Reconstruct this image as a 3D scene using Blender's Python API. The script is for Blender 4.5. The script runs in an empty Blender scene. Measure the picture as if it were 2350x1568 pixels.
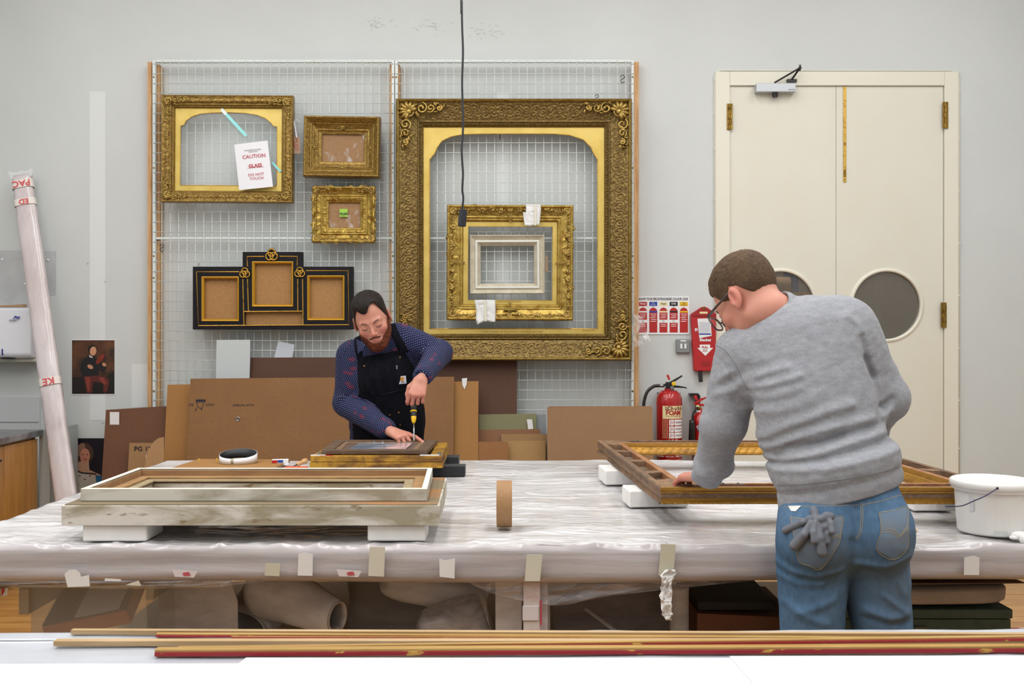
import bpy, math, random
import numpy as np
from mathutils import Matrix, Vector
from math import pi, sin, cos, radians, sqrt, atan2
SC = bpy.context.scene
COL = SC.collection
random.seed(7); RNG = np.random.default_rng(7)

# ---------------------------------------------------------------- camera, light, exposure
F = 2285.0                      # focal length in photo pixels (2350 wide)
CX, HY, EYE = 1175.0, 765.0, 1.5
def P(px, py, D):               # photo pixel + distance -> point in the room
    return (( px-CX)*D/F, D, EYE-(py-HY)*D/F)
def S(D): return F/D
cam = bpy.data.cameras.new('camera'); cam.sensor_width = 36.0; cam.sensor_fit = 'HORIZONTAL'
cam.lens = 36.0*F/2350.0; cam.shift_y = -(784-HY)/2350.0
cam.dof.use_dof = True; cam.dof.focus_distance = 3.9; cam.dof.aperture_fstop = 9.0
cam.clip_start = .05; cam.clip_end = 60
camo = bpy.data.objects.new('camera', cam); COL.objects.link(camo)
camo.location = (0, 0, EYE); camo.rotation_euler = (pi/2, 0, 0); SC.camera = camo
SC.view_settings.view_transform = 'Standard'; SC.view_settings.look = 'None'
SC.view_settings.gamma = 1; SC.view_settings.use_curve_mapping = False
SC.view_settings.exposure = 0.0
w = bpy.data.worlds.new('world'); SC.world = w; w.use_nodes = True
w.node_tree.nodes['Background'].inputs[0].default_value = (.80, .86, .92, 1)
w.node_tree.nodes['Background'].inputs[1].default_value = .5
def area(name, loc, rot, sx, sy, power, col):
    l = bpy.data.lights.new(name, 'AREA'); l.shape = 'RECTANGLE'; l.size = sx; l.size_y = sy
    l.energy = power; l.color = col
    o = bpy.data.objects.new(name, l); COL.objects.link(o); o.location = loc; o.rotation_euler = rot
    return o
for i, x in enumerate((-2.7, -.9, .9, 2.7)):
    area('ceiling_lamp', (x, 2.3, 4.5), (0, 0, 0), .35, 6.2, 90, (1, .997, .985))
area('window_daylight', (-3.6, .2, 2.9), (0, radians(-68), 0), 2.2, 3.6, 62, (.90, .96, 1))
SC.cycles.max_bounces = 7; SC.cycles.diffuse_bounces = 4; SC.cycles.glossy_bounces = 3
SC.cycles.transparent_max_bounces = 12; SC.cycles.transmission_bounces = 5
SC.cycles.caustics_reflective = False; SC.cycles.caustics_refractive = False
SC.cycles.sample_clamp_indirect = 4.0

# ---------------------------------------------------------------- materials
def lin(c):
    if isinstance(c, str):
        c = [int(c[i:i+2], 16)/255 for i in (0, 2, 4)]
    return tuple((v/12.92 if v <= .04045 else ((v+.055)/1.055)**2.4) for v in c[:3])+(1.0,)
MATS = {}
class NT:
    def __init__(s, m): s.t = m.node_tree; s.n = s.t.nodes; s.l = s.t.links
    def new(s, typ, **kw):
        n = s.n.new(typ)
        for k, v in kw.items():
            if k.startswith('i_'):
                key = k[2:]; key = int(key) if key.isdigit() else key.replace('_', ' ')
                n.inputs[key].default_value = v
            else: setattr(n, k, v)
        return n
    def link(s, a, b): s.l.new(a, b)
    def coords(s, stretch=(1, 1, 1), rot=(0, 0, 0), attr=None):
        if attr: src = s.new('ShaderNodeAttribute', attribute_name=attr).outputs['Vector']
        else: src = s.new('ShaderNodeTexCoord').outputs['Object']
        mp = s.new('ShaderNodeMapping'); mp.inputs['Scale'].default_value = stretch
        mp.inputs['Rotation'].default_value = rot
        s.link(src, mp.inputs[0]); return mp.outputs[0]
    def noise(s, vec, scale, detail=4, rough=.55, dist=0):
        n = s.new('ShaderNodeTexNoise'); s.link(vec, n.inputs['Vector'])
        n.inputs['Scale'].default_value = scale; n.inputs['Detail'].default_value = detail
        n.inputs['Roughness'].default_value = rough; n.inputs['Distortion'].default_value = dist
        return n.outputs[0]
    def ramp(s, fac, stops, interp='LINEAR'):
        r = s.new('ShaderNodeValToRGB'); cr = r.color_ramp; cr.interpolation = interp
        while len(cr.elements) < len(stops): cr.elements.new(.5)
        for e, (p, c) in zip(cr.elements, stops):
            e.position = p; e.color = (c, c, c, 1) if isinstance(c, (int, float)) else lin(c)
        s.link(fac, r.inputs[0]); return r.outputs[0]
    def mix(s, fac, a, b, mode='MIX'):
        m = s.new('ShaderNodeMix', data_type='RGBA', blend_type=mode)
        for v, i in ((fac, 0), (a, 6), (b, 7)):
            if hasattr(v, 'links'): s.link(v, m.inputs[i])
            elif isinstance(v, str): m.inputs[i].default_value = lin(v)
            else: m.inputs[i].default_value = v
        return m.outputs[2]
def mat(name, col, rough=.6, metal=0.0, spec=.5, mix=None, bump=None, coat=0, alpha=1, trans=0,
        emit=0, sss=0, sheen=0, attr=None, ior=None, aniso=0, fine=None, coatr=.12):
    """mix / fine = (colour2, scale, stretch, low, high); bump = (scale, strength, stretch, distance)"""
    if name in MATS: return MATS[name]
    m = bpy.data.materials.new(name); m.use_nodes = True; MATS[name] = m
    t = NT(m); b = t.n['Principled BSDF']
    b.inputs['Roughness'].default_value = rough; b.inputs['Metallic'].default_value = metal
    b.inputs['Specular IOR Level'].default_value = spec
    b.inputs['Coat Weight'].default_value = coat; b.inputs['Coat Roughness'].default_value = coatr
    b.inputs['Alpha'].default_value = alpha; b.inputs['Transmission Weight'].default_value = trans
    b.inputs['Sheen Weight'].default_value = sheen
    if ior: b.inputs['IOR'].default_value = ior
    if sss:
        b.inputs['Subsurface Weight'].default_value = sss
        b.inputs['Subsurface Radius'].default_value = (.9, .35, .2); b.inputs['Subsurface Scale'].default_value = .008
    c = None
    if attr:
        c = t.new('ShaderNodeAttribute', attribute_name=attr).outputs['Color']
    for k, mx in enumerate((mix, fine)):
        if mx:
            c2, sc, st, lo, hi = mx[:5]
            f = t.noise(t.coords(st), sc, 5, .6, mx[5] if len(mx) > 5 else 0)
            f = t.ramp(f, [(lo, 0.0), (hi, 1.0)])
            c = t.mix(f, c if c is not None else col, c2)
    if c is not None: t.link(c, b.inputs['Base Color'])
    else: b.inputs['Base Color'].default_value = lin(col)
    if bump:
        sc, strg, st = bump[:3]
        f = t.noise(t.coords(st), sc, 4, .6)
        bn = t.new('ShaderNodeBump'); bn.inputs['Strength'].default_value = strg
        bn.inputs['Distance'].default_value = bump[3] if len(bump) > 3 else .002
        t.link(f, bn.inputs['Height']); t.link(bn.outputs[0], b.inputs['Normal'])
    if emit:
        b.inputs['Emission Color'].default_value = lin(col); b.inputs['Emission Strength'].default_value = emit
    return m
U = (1, 1, 1)

# ---------------------------------------------------------------- objects
MW = {}
def thing(name, label, cat, loc=(0, 0, 0), group=None, M=None, kind=None):
    o = bpy.data.objects.new(name, None); COL.objects.link(o); o.empty_display_size = .05
    Mx = M if M is not None else Matrix.Translation(loc)
    o.matrix_world = Mx; MW[o.name] = Mx
    o['label'] = label; o['category'] = cat
    if group: o['group'] = group
    if kind: o['kind'] = kind
    return o
def tag(o, label, cat, group=None, kind=None):
    o['label'] = label; o['category'] = cat
    if group: o['group'] = group
    if kind: o['kind'] = kind
    return o
def link_mesh(name, me, m, parent=None, loc=None, world=True, smooth=False, label=None):
    """world=True: verts are in room coordinates; they are re-expressed relative to the thing"""
    o = bpy.data.objects.new(name, me); COL.objects.link(o)
    if m is not None and not me.materials: me.materials.append(m)
    if parent is not None:
        o.parent = parent; MW[o.name] = MW[parent.name]
        if world: me.transform(MW[parent.name].inverted())
    else:
        if world and len(me.vertices):
            co = np.empty(len(me.vertices)*3, 'f'); me.vertices.foreach_get('co', co); co = co.reshape(-1, 3)
            c = (co.min(0)+co.max(0))/2; c[2] = co[:, 2].min()
            if loc is not None: c = np.array(loc)
            Mx = Matrix.Translation(Vector([float(v) for v in c])); me.transform(Mx.inverted()); o.matrix_world = Mx; MW[o.name] = Mx
        else: MW[o.name] = Matrix.Identity(4)
    if smooth: me.shade_smooth()
    else: me.shade_flat()
    if label: o['label'] = label
    return o
class MB:
    def __init__(s, xf=None): s.v = []; s.f = []; s.xf = xf; s.n = 0
    def add(s, vs, fs, xf=None):
        vs = np.asarray(vs, float).reshape(-1, 3)
        for M in (xf, s.xf):
            if M is not None:
                A = np.array(M); vs = vs@A[:3, :3].T+A[:3, 3]
        s.v.append(vs); s.f += [tuple(i+s.n for i in f) for f in fs]; s.n += len(vs); return s
    def box(s, x0, x1, y0, y1, z0, z1, xf=None):
        v = [(x, y, z) for z in (z0, z1) for y in (y0, y1) for x in (x0, x1)]
        return s.add(v, [(0, 2, 3, 1), (4, 5, 7, 6), (0, 1, 5, 4), (2, 6, 7, 3), (0, 4, 6, 2), (1, 3, 7, 5)], xf)
    def hexa(s, lo, hi):        # two quads (4 pts each), bottom and top, same winding (ccw from above)
        return s.add(list(lo)+list(hi), [(3, 2, 1, 0), (4, 5, 6, 7), (0, 1, 5, 4), (1, 2, 6, 5), (2, 3, 7, 6), (3, 0, 4, 7)])
    def slab(s, pts, dv):       # planar polygon extruded by vector dv
        n = len(pts); pts = [tuple(p) for p in pts]; q = [tuple(np.array(p)+np.array(dv)) for p in pts]
        return s.add(pts+q, [tuple(range(n))[::-1], tuple(range(n, 2*n))]+[(i, (i+1) % n, n+(i+1) % n, n+i) for i in range(n)])
    def tube(s, pts, r, n=10, closed=False, caps=True, flat=1.0, up=None):
        pts = np.asarray(pts, float); k = len(pts)
        rs = np.full(k, r) if np.isscalar(r) else np.asarray(r, float)
        T = np.gradient(pts, axis=0) if not closed else np.roll(pts, -1, 0)-np.roll(pts, 1, 0)
        T /= np.linalg.norm(T, axis=1)[:, None]+1e-12
        u = np.array(up if up is not None else ((0, 0, 1) if abs(T[0][2]) < .9 else (0, 1, 0)), float)
        V = []
        for i in range(k):
            a = u-T[i]*(u@T[i])
            if np.linalg.norm(a) < 1e-6: a = np.array((1., 0, 0))-T[i]*T[i][0]
            a /= np.linalg.norm(a); b = np.cross(T[i], a)
            if up is None: u = a
            for j in range(n):
                t = 2*pi*j/n; V.append(pts[i]+rs[i]*(cos(t)*a*flat+sin(t)*b))
        Fc = []
        for i in range(k if closed else k-1):
            i2 = (i+1) % k
            for j in range(n):
                Fc.append((i*n+j, i*n+(j+1) % n, i2*n+(j+1) % n, i2*n+j))
        if caps and not closed:
            Fc += [tuple(range(n))[::-1], tuple((k-1)*n+j for j in range(n))]
        return s.add(V, Fc)
    def lathe(s, prof, c=(0, 0, 0), n=32, axis='z', xf=None):
        V = []; Fc = []
        for r, h in prof:
            for j in range(n):
                t = 2*pi*j/n; q = (r*cos(t), r*sin(t), h)
                if axis == 'y': q = (r*cos(t), -h, r*sin(t))
                if axis == 'x': q = (h, r*cos(t), r*sin(t))
                V.append((q[0]+c[0], q[1]+c[1], q[2]+c[2]))
        for i in range(len(prof)-1):
            for j in range(n):
                Fc.append((i*n+j, i*n+(j+1) % n, (i+1)*n+(j+1) % n, (i+1)*n+j))
        ring = tuple(prof[0]) == tuple(prof[-1])
        if prof[0][0] > 1e-5 and not ring: Fc.append(tuple(range(n))[::-1])
        if prof[-1][0] > 1e-5 and not ring: Fc.append(tuple((len(prof)-1)*n+j for j in range(n)))
        return s.add(V, Fc, xf)
    def ball(s, c, r, n=12, sc=(1, 1, 1)):
        V = []; Fc = []; m = n//2
        for i in range(m+1):
            a = pi*i/m
            for j in range(n):
                b = 2*pi*j/n
                V.append((c[0]+r*sc[0]*sin(a)*cos(b), c[1]+r*sc[1]*sin(a)*sin(b), c[2]+r*sc[2]*cos(a)))
        for i in range(m):
            for j in range(n): Fc.append((i*n+j, (i+1)*n+j, (i+1)*n+(j+1) % n, i*n+(j+1) % n))
        return s.add(V, Fc)
    def grid(s, G):             # G: array (a,b,3)
        G = np.asarray(G, float); a, b = G.shape[:2]
        return s.add(G.reshape(-1, 3), [(i*b+j, i*b+j+1, (i+1)*b+j+1, (i+1)*b+j) for i in range(a-1) for j in range(b-1)])
    def mesh(s, name='m'):
        me = bpy.data.meshes.new(name)
        V = np.concatenate(s.v) if s.v else np.zeros((0, 3))
        if s.f and all(len(f) == 4 for f in s.f):
            q = np.array(s.f, 'i'); me.vertices.add(len(V)); me.vertices.foreach_set('co', V.astype('f').ravel())
            me.loops.add(q.size); me.loops.foreach_set('vertex_index', q.ravel())
            me.polygons.add(len(q)); me.polygons.foreach_set('loop_start', np.arange(0, q.size, 4, dtype='i'))
            me.polygons.foreach_set('loop_total', np.full(len(q), 4, 'i')); me.update(calc_edges=True)
        else: me.from_pydata(V.tolist(), [], s.f)
        me.validate(); return me
    def build(s, name, m, parent=None, world=True, smooth=False, bevel=0, label=None, solid=0, seg=2, auto=None):
        me = s.mesh(name)
        import bmesh
        bm = bmesh.new(); bm.from_mesh(me); bmesh.ops.recalc_face_normals(bm, faces=bm.faces); bm.to_mesh(me); bm.free()
        o = link_mesh(name, me, m, parent, world=world, smooth=smooth or bevel > 0, label=label)
        if solid:
            md = o.modifiers.new('solid', 'SOLIDIFY'); md.thickness = solid; md.offset = 0
        if bevel:
            md = o.modifiers.new('bevel', 'BEVEL'); md.width = bevel; md.segments = seg; md.limit_method = 'ANGLE'
            md.angle_limit = radians(35); md.harden_normals = True
        return o
def curve_pts(ctrl, n=24):      # Catmull-Rom through control points
    c = np.asarray(ctrl, float); c = np.vstack([2*c[0]-c[1], c, 2*c[-1]-c[-2]]); out = []
    for i in range(1, len(c)-2):
        for t in np.linspace(0, 1, n, endpoint=False):
            p0, p1, p2, p3 = c[i-1:i+3]
            out.append(.5*((2*p1)+(-p0+p2)*t+(2*p0-5*p1+4*p2-p3)*t*t+(-p0+3*p1-3*p2+p3)*t**3))
    out.append(c[-2]); return np.array(out)
def arc(cx, cz, rx, rz, a0, a1, n=16, y=0):
    return [(cx+rx*cos(t), y, cz+rz*sin(t)) for t in np.linspace(radians(a0), radians(a1), n)]
def text(s, size, M, m, parent, name='lettering', align='CENTER', ext=.0004, wide=1.0, world=True, bold=0, shear=0):
    cu = bpy.data.curves.new(name, 'FONT'); cu.body = s; cu.size = size; cu.align_x = align; cu.align_y = 'CENTER'
    cu.extrude = ext; cu.offset = bold; cu.resolution_u = 2; cu.shear = shear
    tmp = bpy.data.objects.new('tmp', cu); me = bpy.data.meshes.new_from_object(tmp)
    bpy.data.objects.remove(tmp); bpy.data.curves.remove(cu)
    me.materials.clear(); me.materials.append(m); o = bpy.data.objects.new(name, me); COL.objects.link(o)
    o.parent = parent; A = M@Matrix.Diagonal((wide, 1, 1, 1))
    o.matrix_local = (MW[parent.name].inverted()@A) if world else A
    MW[o.name] = MW[parent.name]; return o
RX90 = Matrix.Rotation(pi/2, 4, 'X')      # text facing the camera (-y)
def TM(x, y, z, roll=0): return Matrix.Translation((x, y, z))@Matrix.Rotation(radians(roll), 4, 'Y')@RX90

# ---------------------------------------------------------------- numpy noise
_perm = RNG.permutation(4096)
def _h(i, j, k): return _perm[(_perm[(_perm[i & 4095]+j) & 4095]+k) & 4095]
def noise3(p, seed=0):
    p = np.asarray(p, float)+seed*17.31; i = np.floor(p).astype(np.int64); f = p-i; u = f*f*(3-2*f); r = 0
    for dx in (0, 1):
        for dy in (0, 1):
            for dz in (0, 1):
                h = _h(i[..., 0]+dx, i[..., 1]+dy, i[..., 2]+dz)/2047.5-1
                r = r+h*(u[..., 0] if dx else 1-u[..., 0])*(u[..., 1] if dy else 1-u[..., 1])*(u[..., 2] if dz else 1-u[..., 2])
    return r
def fbm(p, o=3, seed=0):
    p = np.asarray(p, float); r = 0; a = 1.0; t = 0
    for k in range(o): r = r+a*noise3(p*2**k, seed+k); t += a; a *= .5
    return r/t
def ridge(p, o=3, seed=0):
    p = np.asarray(p, float); r = 0; a = 1.0; t = 0
    for k in range(o): r = r+a*(1-2*np.abs(noise3(p*2**k, seed+k))); t += a; a *= .5
    return r/t
# ---------------------------------------------------------------- common materials
m_wall = mat('wall_paint', 'CFD3D3', .75, mix=('C9CDCD', 1.3, U, .3, .7), bump=(90, .08, U, .001))
m_patch = mat('wall_patch_light', 'DADEDF', .7)
m_gpatch = mat('wall_patch_grey', 'BDC0C2', .7, mix=('B4B7BA', 6, U, .4, .6))
m_ceil = mat('ceiling_paint', 'E6E6E2', .8)
m_white = mat('white_metal_paint', 'D3DAD8', .35, spec=.5)
m_pine = mat('pine_wood', 'D2A878', .55, mix=('B98754', 9, (8, 8, .5), .42, .62), fine=('9C6A40', 30, (6, 6, .25), .62, .8))
m_door = mat('door_paint', 'DCDBD0', .5, mix=('DAD7C9', 2, U, .35, .65))
m_trimp = mat('door_trim_paint', 'E0DDCF', .45)
m_brass = mat('brass', '9A7B3A', .38, .85, mix=('6E5526', 30, U, .4, .65))
m_brassb = mat('brass_bright', 'D9AF57', .3, .8, mix=('9C7630', 22, (1, 1, 3), .5, .7))
m_grey = mat('grey_enamel', 'B9BEC4', .35, .3)
m_black = mat('black_plastic', '17171A', .4)
m_dark = mat('dark_metal', '26262B', .35, .6)
m_steel = mat('steel', 'B9BBBC', .28, .95, mix=('8E9092', 14, (1, 8, 1), .4, .6))
m_glass = mat('clear_glass', 'E8F0F0', .03, alpha=.10, spec=.8)
m_paper = mat('white_paper', 'E9EAF0', .8)
m_ink = mat('dark_ink', '1E2230', .7)
m_redink = mat('red_ink', 'C23A4E', .7)
m_brownink = mat('faded_ink', '6C5526', .7)
m_floor = mat('floor_boards', 'C99A5C', .42, mix=('B07F42', 6, (1, 9, 1), .35, .65), coat=.3)

def floorboards():
    m = m_floor; t = NT(m); b = t.n['Principled BSDF']; src = b.inputs['Base Color'].links[0].from_socket
    br = t.new('ShaderNodeTexBrick', i_Scale=1.0, i_Mortar_Size=.003, i_Brick_Width=1.6, i_Row_Height=.11)
    t.link(t.coords(), br.inputs[0]); br.inputs['Color1'].default_value = (1, 1, 1, 1)
    br.inputs['Color2'].default_value = (.80, .74, .66, 1); br.inputs['Mortar'].default_value = (.4, .28, .18, 1)
    t.link(t.mix(1.0, src, br.outputs[0], 'MULTIPLY'), b.inputs['Base Color'])
floorboards()

# ---------------------------------------------------------------- room shell
DW = 6.585
def WX(px): return (px-CX)*DW/F
def WZ(py): return EYE-(py-HY)*DW/F
XL, XR, YB, ZC = -3.62, 3.75, -2.6, 4.6
def struct(name, mb, m, parent=None, **k):
    o = mb.build(name, m, parent, **k); o['kind'] = 'structure'; return o
struct('floor', MB().box(XL-.2, XR+.2, YB-.2, DW+1.7, -.1, 0), m_floor)
struct('ceiling', MB().box(XL-.2, XR+.2, YB-.2, DW+1.7, ZC, ZC+.1), m_ceil)
struct('wall_left', MB().box(XL-.15, XL, YB, DW+1.6, 0, ZC), m_wall)
struct('wall_right', MB().box(XR, XR+.15, YB, DW+1.6, 0, ZC), m_wall)
struct('wall_behind_camera', MB().box(XL-.15, XR+.15, YB-.15, YB, 0, ZC), m_wall)
m_corr = mat('corridor_paint', '8F877B', .85)
struct('wall_corridor', MB().box(XL-.15, XR+.15, DW+1.5, DW+1.62, 0, ZC), m_corr)
dx0, dx1, dz1 = WX(1669.5), WX(2169), WZ(194)
wb = MB().box(XL-.1, dx0, DW, DW+.16, 0, ZC).box(dx1, XR+.1, DW, DW+.16, 0, ZC).box(dx0, dx1, DW, DW+.16, dz1, ZC)
wallb = struct('wall_back', wb, m_wall)
def patch(x0, y0, x1, y1, m, nm='paint_patch', t=.0015):
    return MB().box(WX(x0), WX(x1), DW-t, DW-.0002, WZ(y1), WZ(y0)).build(nm, m, wallb)
patch(206, 210, 242, 965, m_patch); patch(1140, 212, 1168, 690, m_patch); patch(302, 836, 340, 935, m_patch)
MB().slab([(WX(a), DW-.002, WZ(b)) for a, b in ((-20, 574), (129, 577), (128, 676), (108, 682), (100, 757), (-20, 757))], (0, .0015, 0)).build('old_paint_patch', m_gpatch, wallb)
sm = MB()
for k in range(90):
    g = RNG.random(); px = RNG.normal((860, 985, 1115)[k % 3], (14, 22, 28)[k % 3]); py = RNG.normal((52, 58, 72)[k % 3], 9)
    L = RNG.uniform(.006, .03); a = RNG.uniform(-.7, .7); x, z = WX(px), WZ(py)
    d = np.array((cos(a)*L, sin(a)*L)); nn = np.array((-d[1], d[0]))/L*.0012
    q = [(x, z), (x+d[0], z+d[1])]
    sm.slab([(q[0][0], DW-.0012, q[0][1]), (q[1][0], DW-.0012, q[1][1]), (q[1][0]+nn[0], DW-.0012, q[1][1]+nn[1]), (q[0][0]+nn[0], DW-.0012, q[0][1]+nn[1])], (0, .001, 0))
for px, py in ((235, 972), (200, 606), (240, 648), (63, 612), (44, 596), (8, 597)):
    x, z = WX(px), WZ(py); sm.box(x, x+.008, DW-.003, DW-.0002, z, z+.008)
sm.build('scuff_marks', mat('scuff', 'A9ACAC', .8), wallb)
for px, py in ((6, 596), (111, 597), (58, 652)):
    MB().ball((WX(px), DW-.002, WZ(py)), .009, 10).build('wall_plug', mat('plaster', 'E8E8E8', .7), wallb)

o = bpy.data.lights.new('corridor_fill','AREA'); o.shape='RECTANGLE'; o.size=3; o.size_y=1; o.energy=75  # added fill light, unseen, keeps the view through the portholes from going black
cl_ = bpy.data.objects.new('corridor_fill', o); COL.objects.link(cl_); cl_.location=(2.2, DW+.85, 4.3)
# ---- double door
def plate(mb, x0, x1, z0, z1, inner, yf, yb, c=None):
    """flat plate with a star-shaped hole; yf front (smaller y), yb back"""
    inner = np.asarray(inner, float); c = np.array(c) if c is not None else inner.mean(0); n = len(inner)
    out = []
    for p in inner:
        d = p-c; ts = []
        for k, lo, hi in ((0, x0, x1), (1, z0, z1)):
            if d[k] > 1e-9: ts.append((hi-c[k])/d[k])
            elif d[k] < -1e-9: ts.append((lo-c[k])/d[k])
        out.append(c+d*min(ts))
    out = np.array(out)
    for cr in ((x0, z0), (x1, z0), (x1, z1), (x0, z1)):
        out[np.argmin(np.linalg.norm(out-np.array(cr), axis=1))] = cr
    V = [(p[0], y, p[1]) for y in (yf, yb) for ring in (inner, out) for p in ring]; Fc = []
    for i in range(n):
        j = (i+1) % n
        Fc += [(i, j, n+j, n+i), (2*n+j, 2*n+i, 3*n+i, 3*n+j), (j, i, 2*n+i, 2*n+j), (n+i, n+j, 3*n+j, 3*n+i)]
    return mb.add(V, Fc)
def circ(cx, cz, r, n=64): return [(cx+r*cos(2*pi*i/n), cz+r*sin(2*pi*i/n)) for i in range(n)]
fr = MB()
a0, a1, az = WX(1641), WX(2197), WZ(166)
fr.box(a0, dx0+.012, DW-.022, DW+.02, 0, az).box(dx1-.012, a1, DW-.022, DW+.02, 0, az).box(dx0+.012, dx1-.012, DW-.022, DW+.02, dz1-.012, az)
fr.box(dx0+.012, dx0+.03, DW+.0, DW+.14, 0, dz1-.012).box(dx1-.03, dx1-.012, DW+.0, DW+.14, 0, dz1-.012).box(dx0+.03, dx1-.03, DW, DW+.14, dz1-.03, dz1-.012)
struct('trim_1', fr, m_trimp, bevel=.004)
seam = WX(1917.7); lx0, lx1 = WX(1671.5), WX(2158.5); lz = WZ(199)
hr = 78*DW/F; hz = WZ(701)
for k, (x0, x1, hx) in enumerate(((lx0, seam-.0015, WX(1791)), (seam+.0015, lx1+.014, WX(2034)))):
    mb = MB(); plate(mb, x0, x1, .006, lz, circ(hx, hz, hr), DW-.006, DW+.04)
    dr = struct(f'door_{k+1}', mb, m_door)
    ring = MB().lathe([(hr-.002, .03), (hr-.002, .052), (hr+.006, .056), (hr+.018, .052), (hr+.026, .04), (hr+.028, .034), (hr-.002, .03)], (hx, DW+.04, hz), 64, 'y')
    ring.build('porthole_ring', m_trimp, dr, smooth=True)
    gl = MB().lathe([(0, 0), (hr, 0), (hr, .006), (0, .006)], (hx, DW+.02, hz), 64, 'y').build('porthole_glass', mat('porthole_glass', '6F6A62', .06, alpha=.42, spec=.7), dr)
    wm = MB(); g = .0125
    for i in range(-17, 18):
        q = i*g; h = sqrt(max(hr*hr-q*q, 0)) if abs(q) < hr else 0
        if h > .01:
            wm.box(hx+q-.0004, hx+q+.0004, DW+.0165, DW+.0173, hz-h, hz+h); wm.box(hx-h, hx+h, DW+.0165, DW+.0173, hz+q-.0004, hz+q+.0004)
    wm.build('safety_wire', m_dark, gl)
    for zt, zb in (((240, 300), (700, 759)) if k == 0 else ((236, 297), (694.6, 752))):
        hxx = WX(1672.7) if k == 0 else WX((2159+2172.5)/2 if zt < 400 else 2162)
        h = MB(); z0, z1 = WZ(zb), WZ(zt)
        h.box(hxx-.019, hxx-.004, DW-.027, DW-.0235, z0, z1).box(hxx+.004, hxx+.019, DW-.027, DW-.0235, z0, z1)
        for i in range(5):
            h.lathe([(.0075, z0+(z1-z0)*(i+.04)/5), (.0075, z0+(z1-z0)*(i+.96)/5)], (hxx+(.002 if i % 2 else -.002), DW-.03, 0), 12)
        h.build('hinge', m_brass, dr, bevel=.001)
    if k == 0:
        x0c, x1c = WX(1730), WX(1820); cl = MB().box(x0c, x1c, DW-.07, DW-.0065, WZ(216.5), WZ(197)).build('door_closer', m_grey, dr, bevel=.004)
        MB().lathe([(.016, -.028), (.019, 0)], (WX(1775), DW-.04, WZ(217)), 16).build('closer_cap', m_black, cl)
        am = MB(); A = (WX(1773), DW-.045, WZ(194)); Bp = (WX(1826), DW-.10, WZ(165)); Cp = (WX(1812), DW-.03, WZ(188))
        am.tube([A, Bp], .006, 8); am.tube([Bp, Cp], .0065, 8); am.ball(Bp, .011, 10)
        am.box(WX(1803), WX(1825), DW-.04, DW-.022, WZ(191), WZ(185)); am.lathe([(.006, -.02), (.006, .02)], Bp, 10)
        am.build('closer_arm', m_black, cl)
        text('BRITON', .012, TM(WX(1810), DW-.0705, WZ(212)), m_ink, cl)
    else:
        bl = MB().box(WX(1934), WX(1941), DW-.0105, DW-.0062, WZ(419), WZ(200)).build('flush_bolt', m_brassb, dr)
        kn = MB().box(WX(1935.5), WX(1939.5), DW-.016, DW-.0105, WZ(407), WZ(390)).build('bolt_slide', m_brass, bl)
        for py in (245, 330, 413): MB().ball((WX(1937.5), DW-.0105, WZ(py)), .004, 8).build('screw', m_dark, bl)
pts = [(WX(1640), DW-.012, 0), (WX(1640), DW-.012, WZ(178))]+[(WX(1640)+.045-.045*cos(t), DW-.012, WZ(178)+.045*sin(t)) for t in np.linspace(.2, pi/2, 6)]
pts += [(WX(1900), DW-.012, WZ(163)), (WX(2180), DW-.012, WZ(163)), (WX(2194), DW-.012, WZ(168)), (WX(2199), DW-.012, WZ(182)), (WX(2199), DW-.012, 0)]
cb = MB().tube(pts, .0042, 8).build('surface_cable', m_trimp, smooth=True)
tag(cb, 'thin cream cable clipped around the outside of the double door frame', 'cable')
for py in (185, 265, 345, 460, 575): MB().box(WX(1640)-.006, WX(1640)+.006, DW-.018, DW-.001, WZ(py), WZ(py)+.008).build('clip', m_trimp, cb)
for py in (210, 320, 440, 560, 680, 800, 920, 1030): MB().box(WX(2199)-.006, WX(2199)+.006, DW-.018, DW-.001, WZ(py), WZ(py)+.008).build('clip', m_trimp, cb)
# things seen through the left porthole: corridor shelf with a cardboard tube
sh = thing('corridor_shelf', 'shelf in the corridor seen through the porthole half hidden by the bending person', 'shelf', (2.05, 7.7, 0))
MB().box(1.6, 2.5, 7.55, 7.95, 1.78, 1.81).build('shelf_board', m_pine, sh)
for x in (1.62, 2.48): MB().box(x-.02, x+.02, 7.55, 7.95, 0, 2.1).build('upright', m_grey, sh)
t_ = MB().lathe([(.06, 0), (.06, .62), (.052, .62), (.052, 0)], (1.50, 7.62, 1.8705), 24, 'x').build('cardboard_tube', mat('tube_card', 'B08A63', .8), smooth=False)
tag(t_, 'brown cardboard tube lying on the corridor shelf behind the porthole', 'tube')
b_ = MB().box(2.14, 2.19, 7.6, 7.85, 1.812, 2.0).build('box_file', mat('file_blue', '2E4E8C', .6), bevel=.003)
tag(b_, 'blue box file standing on the corridor shelf behind the porthole', 'file')

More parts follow.
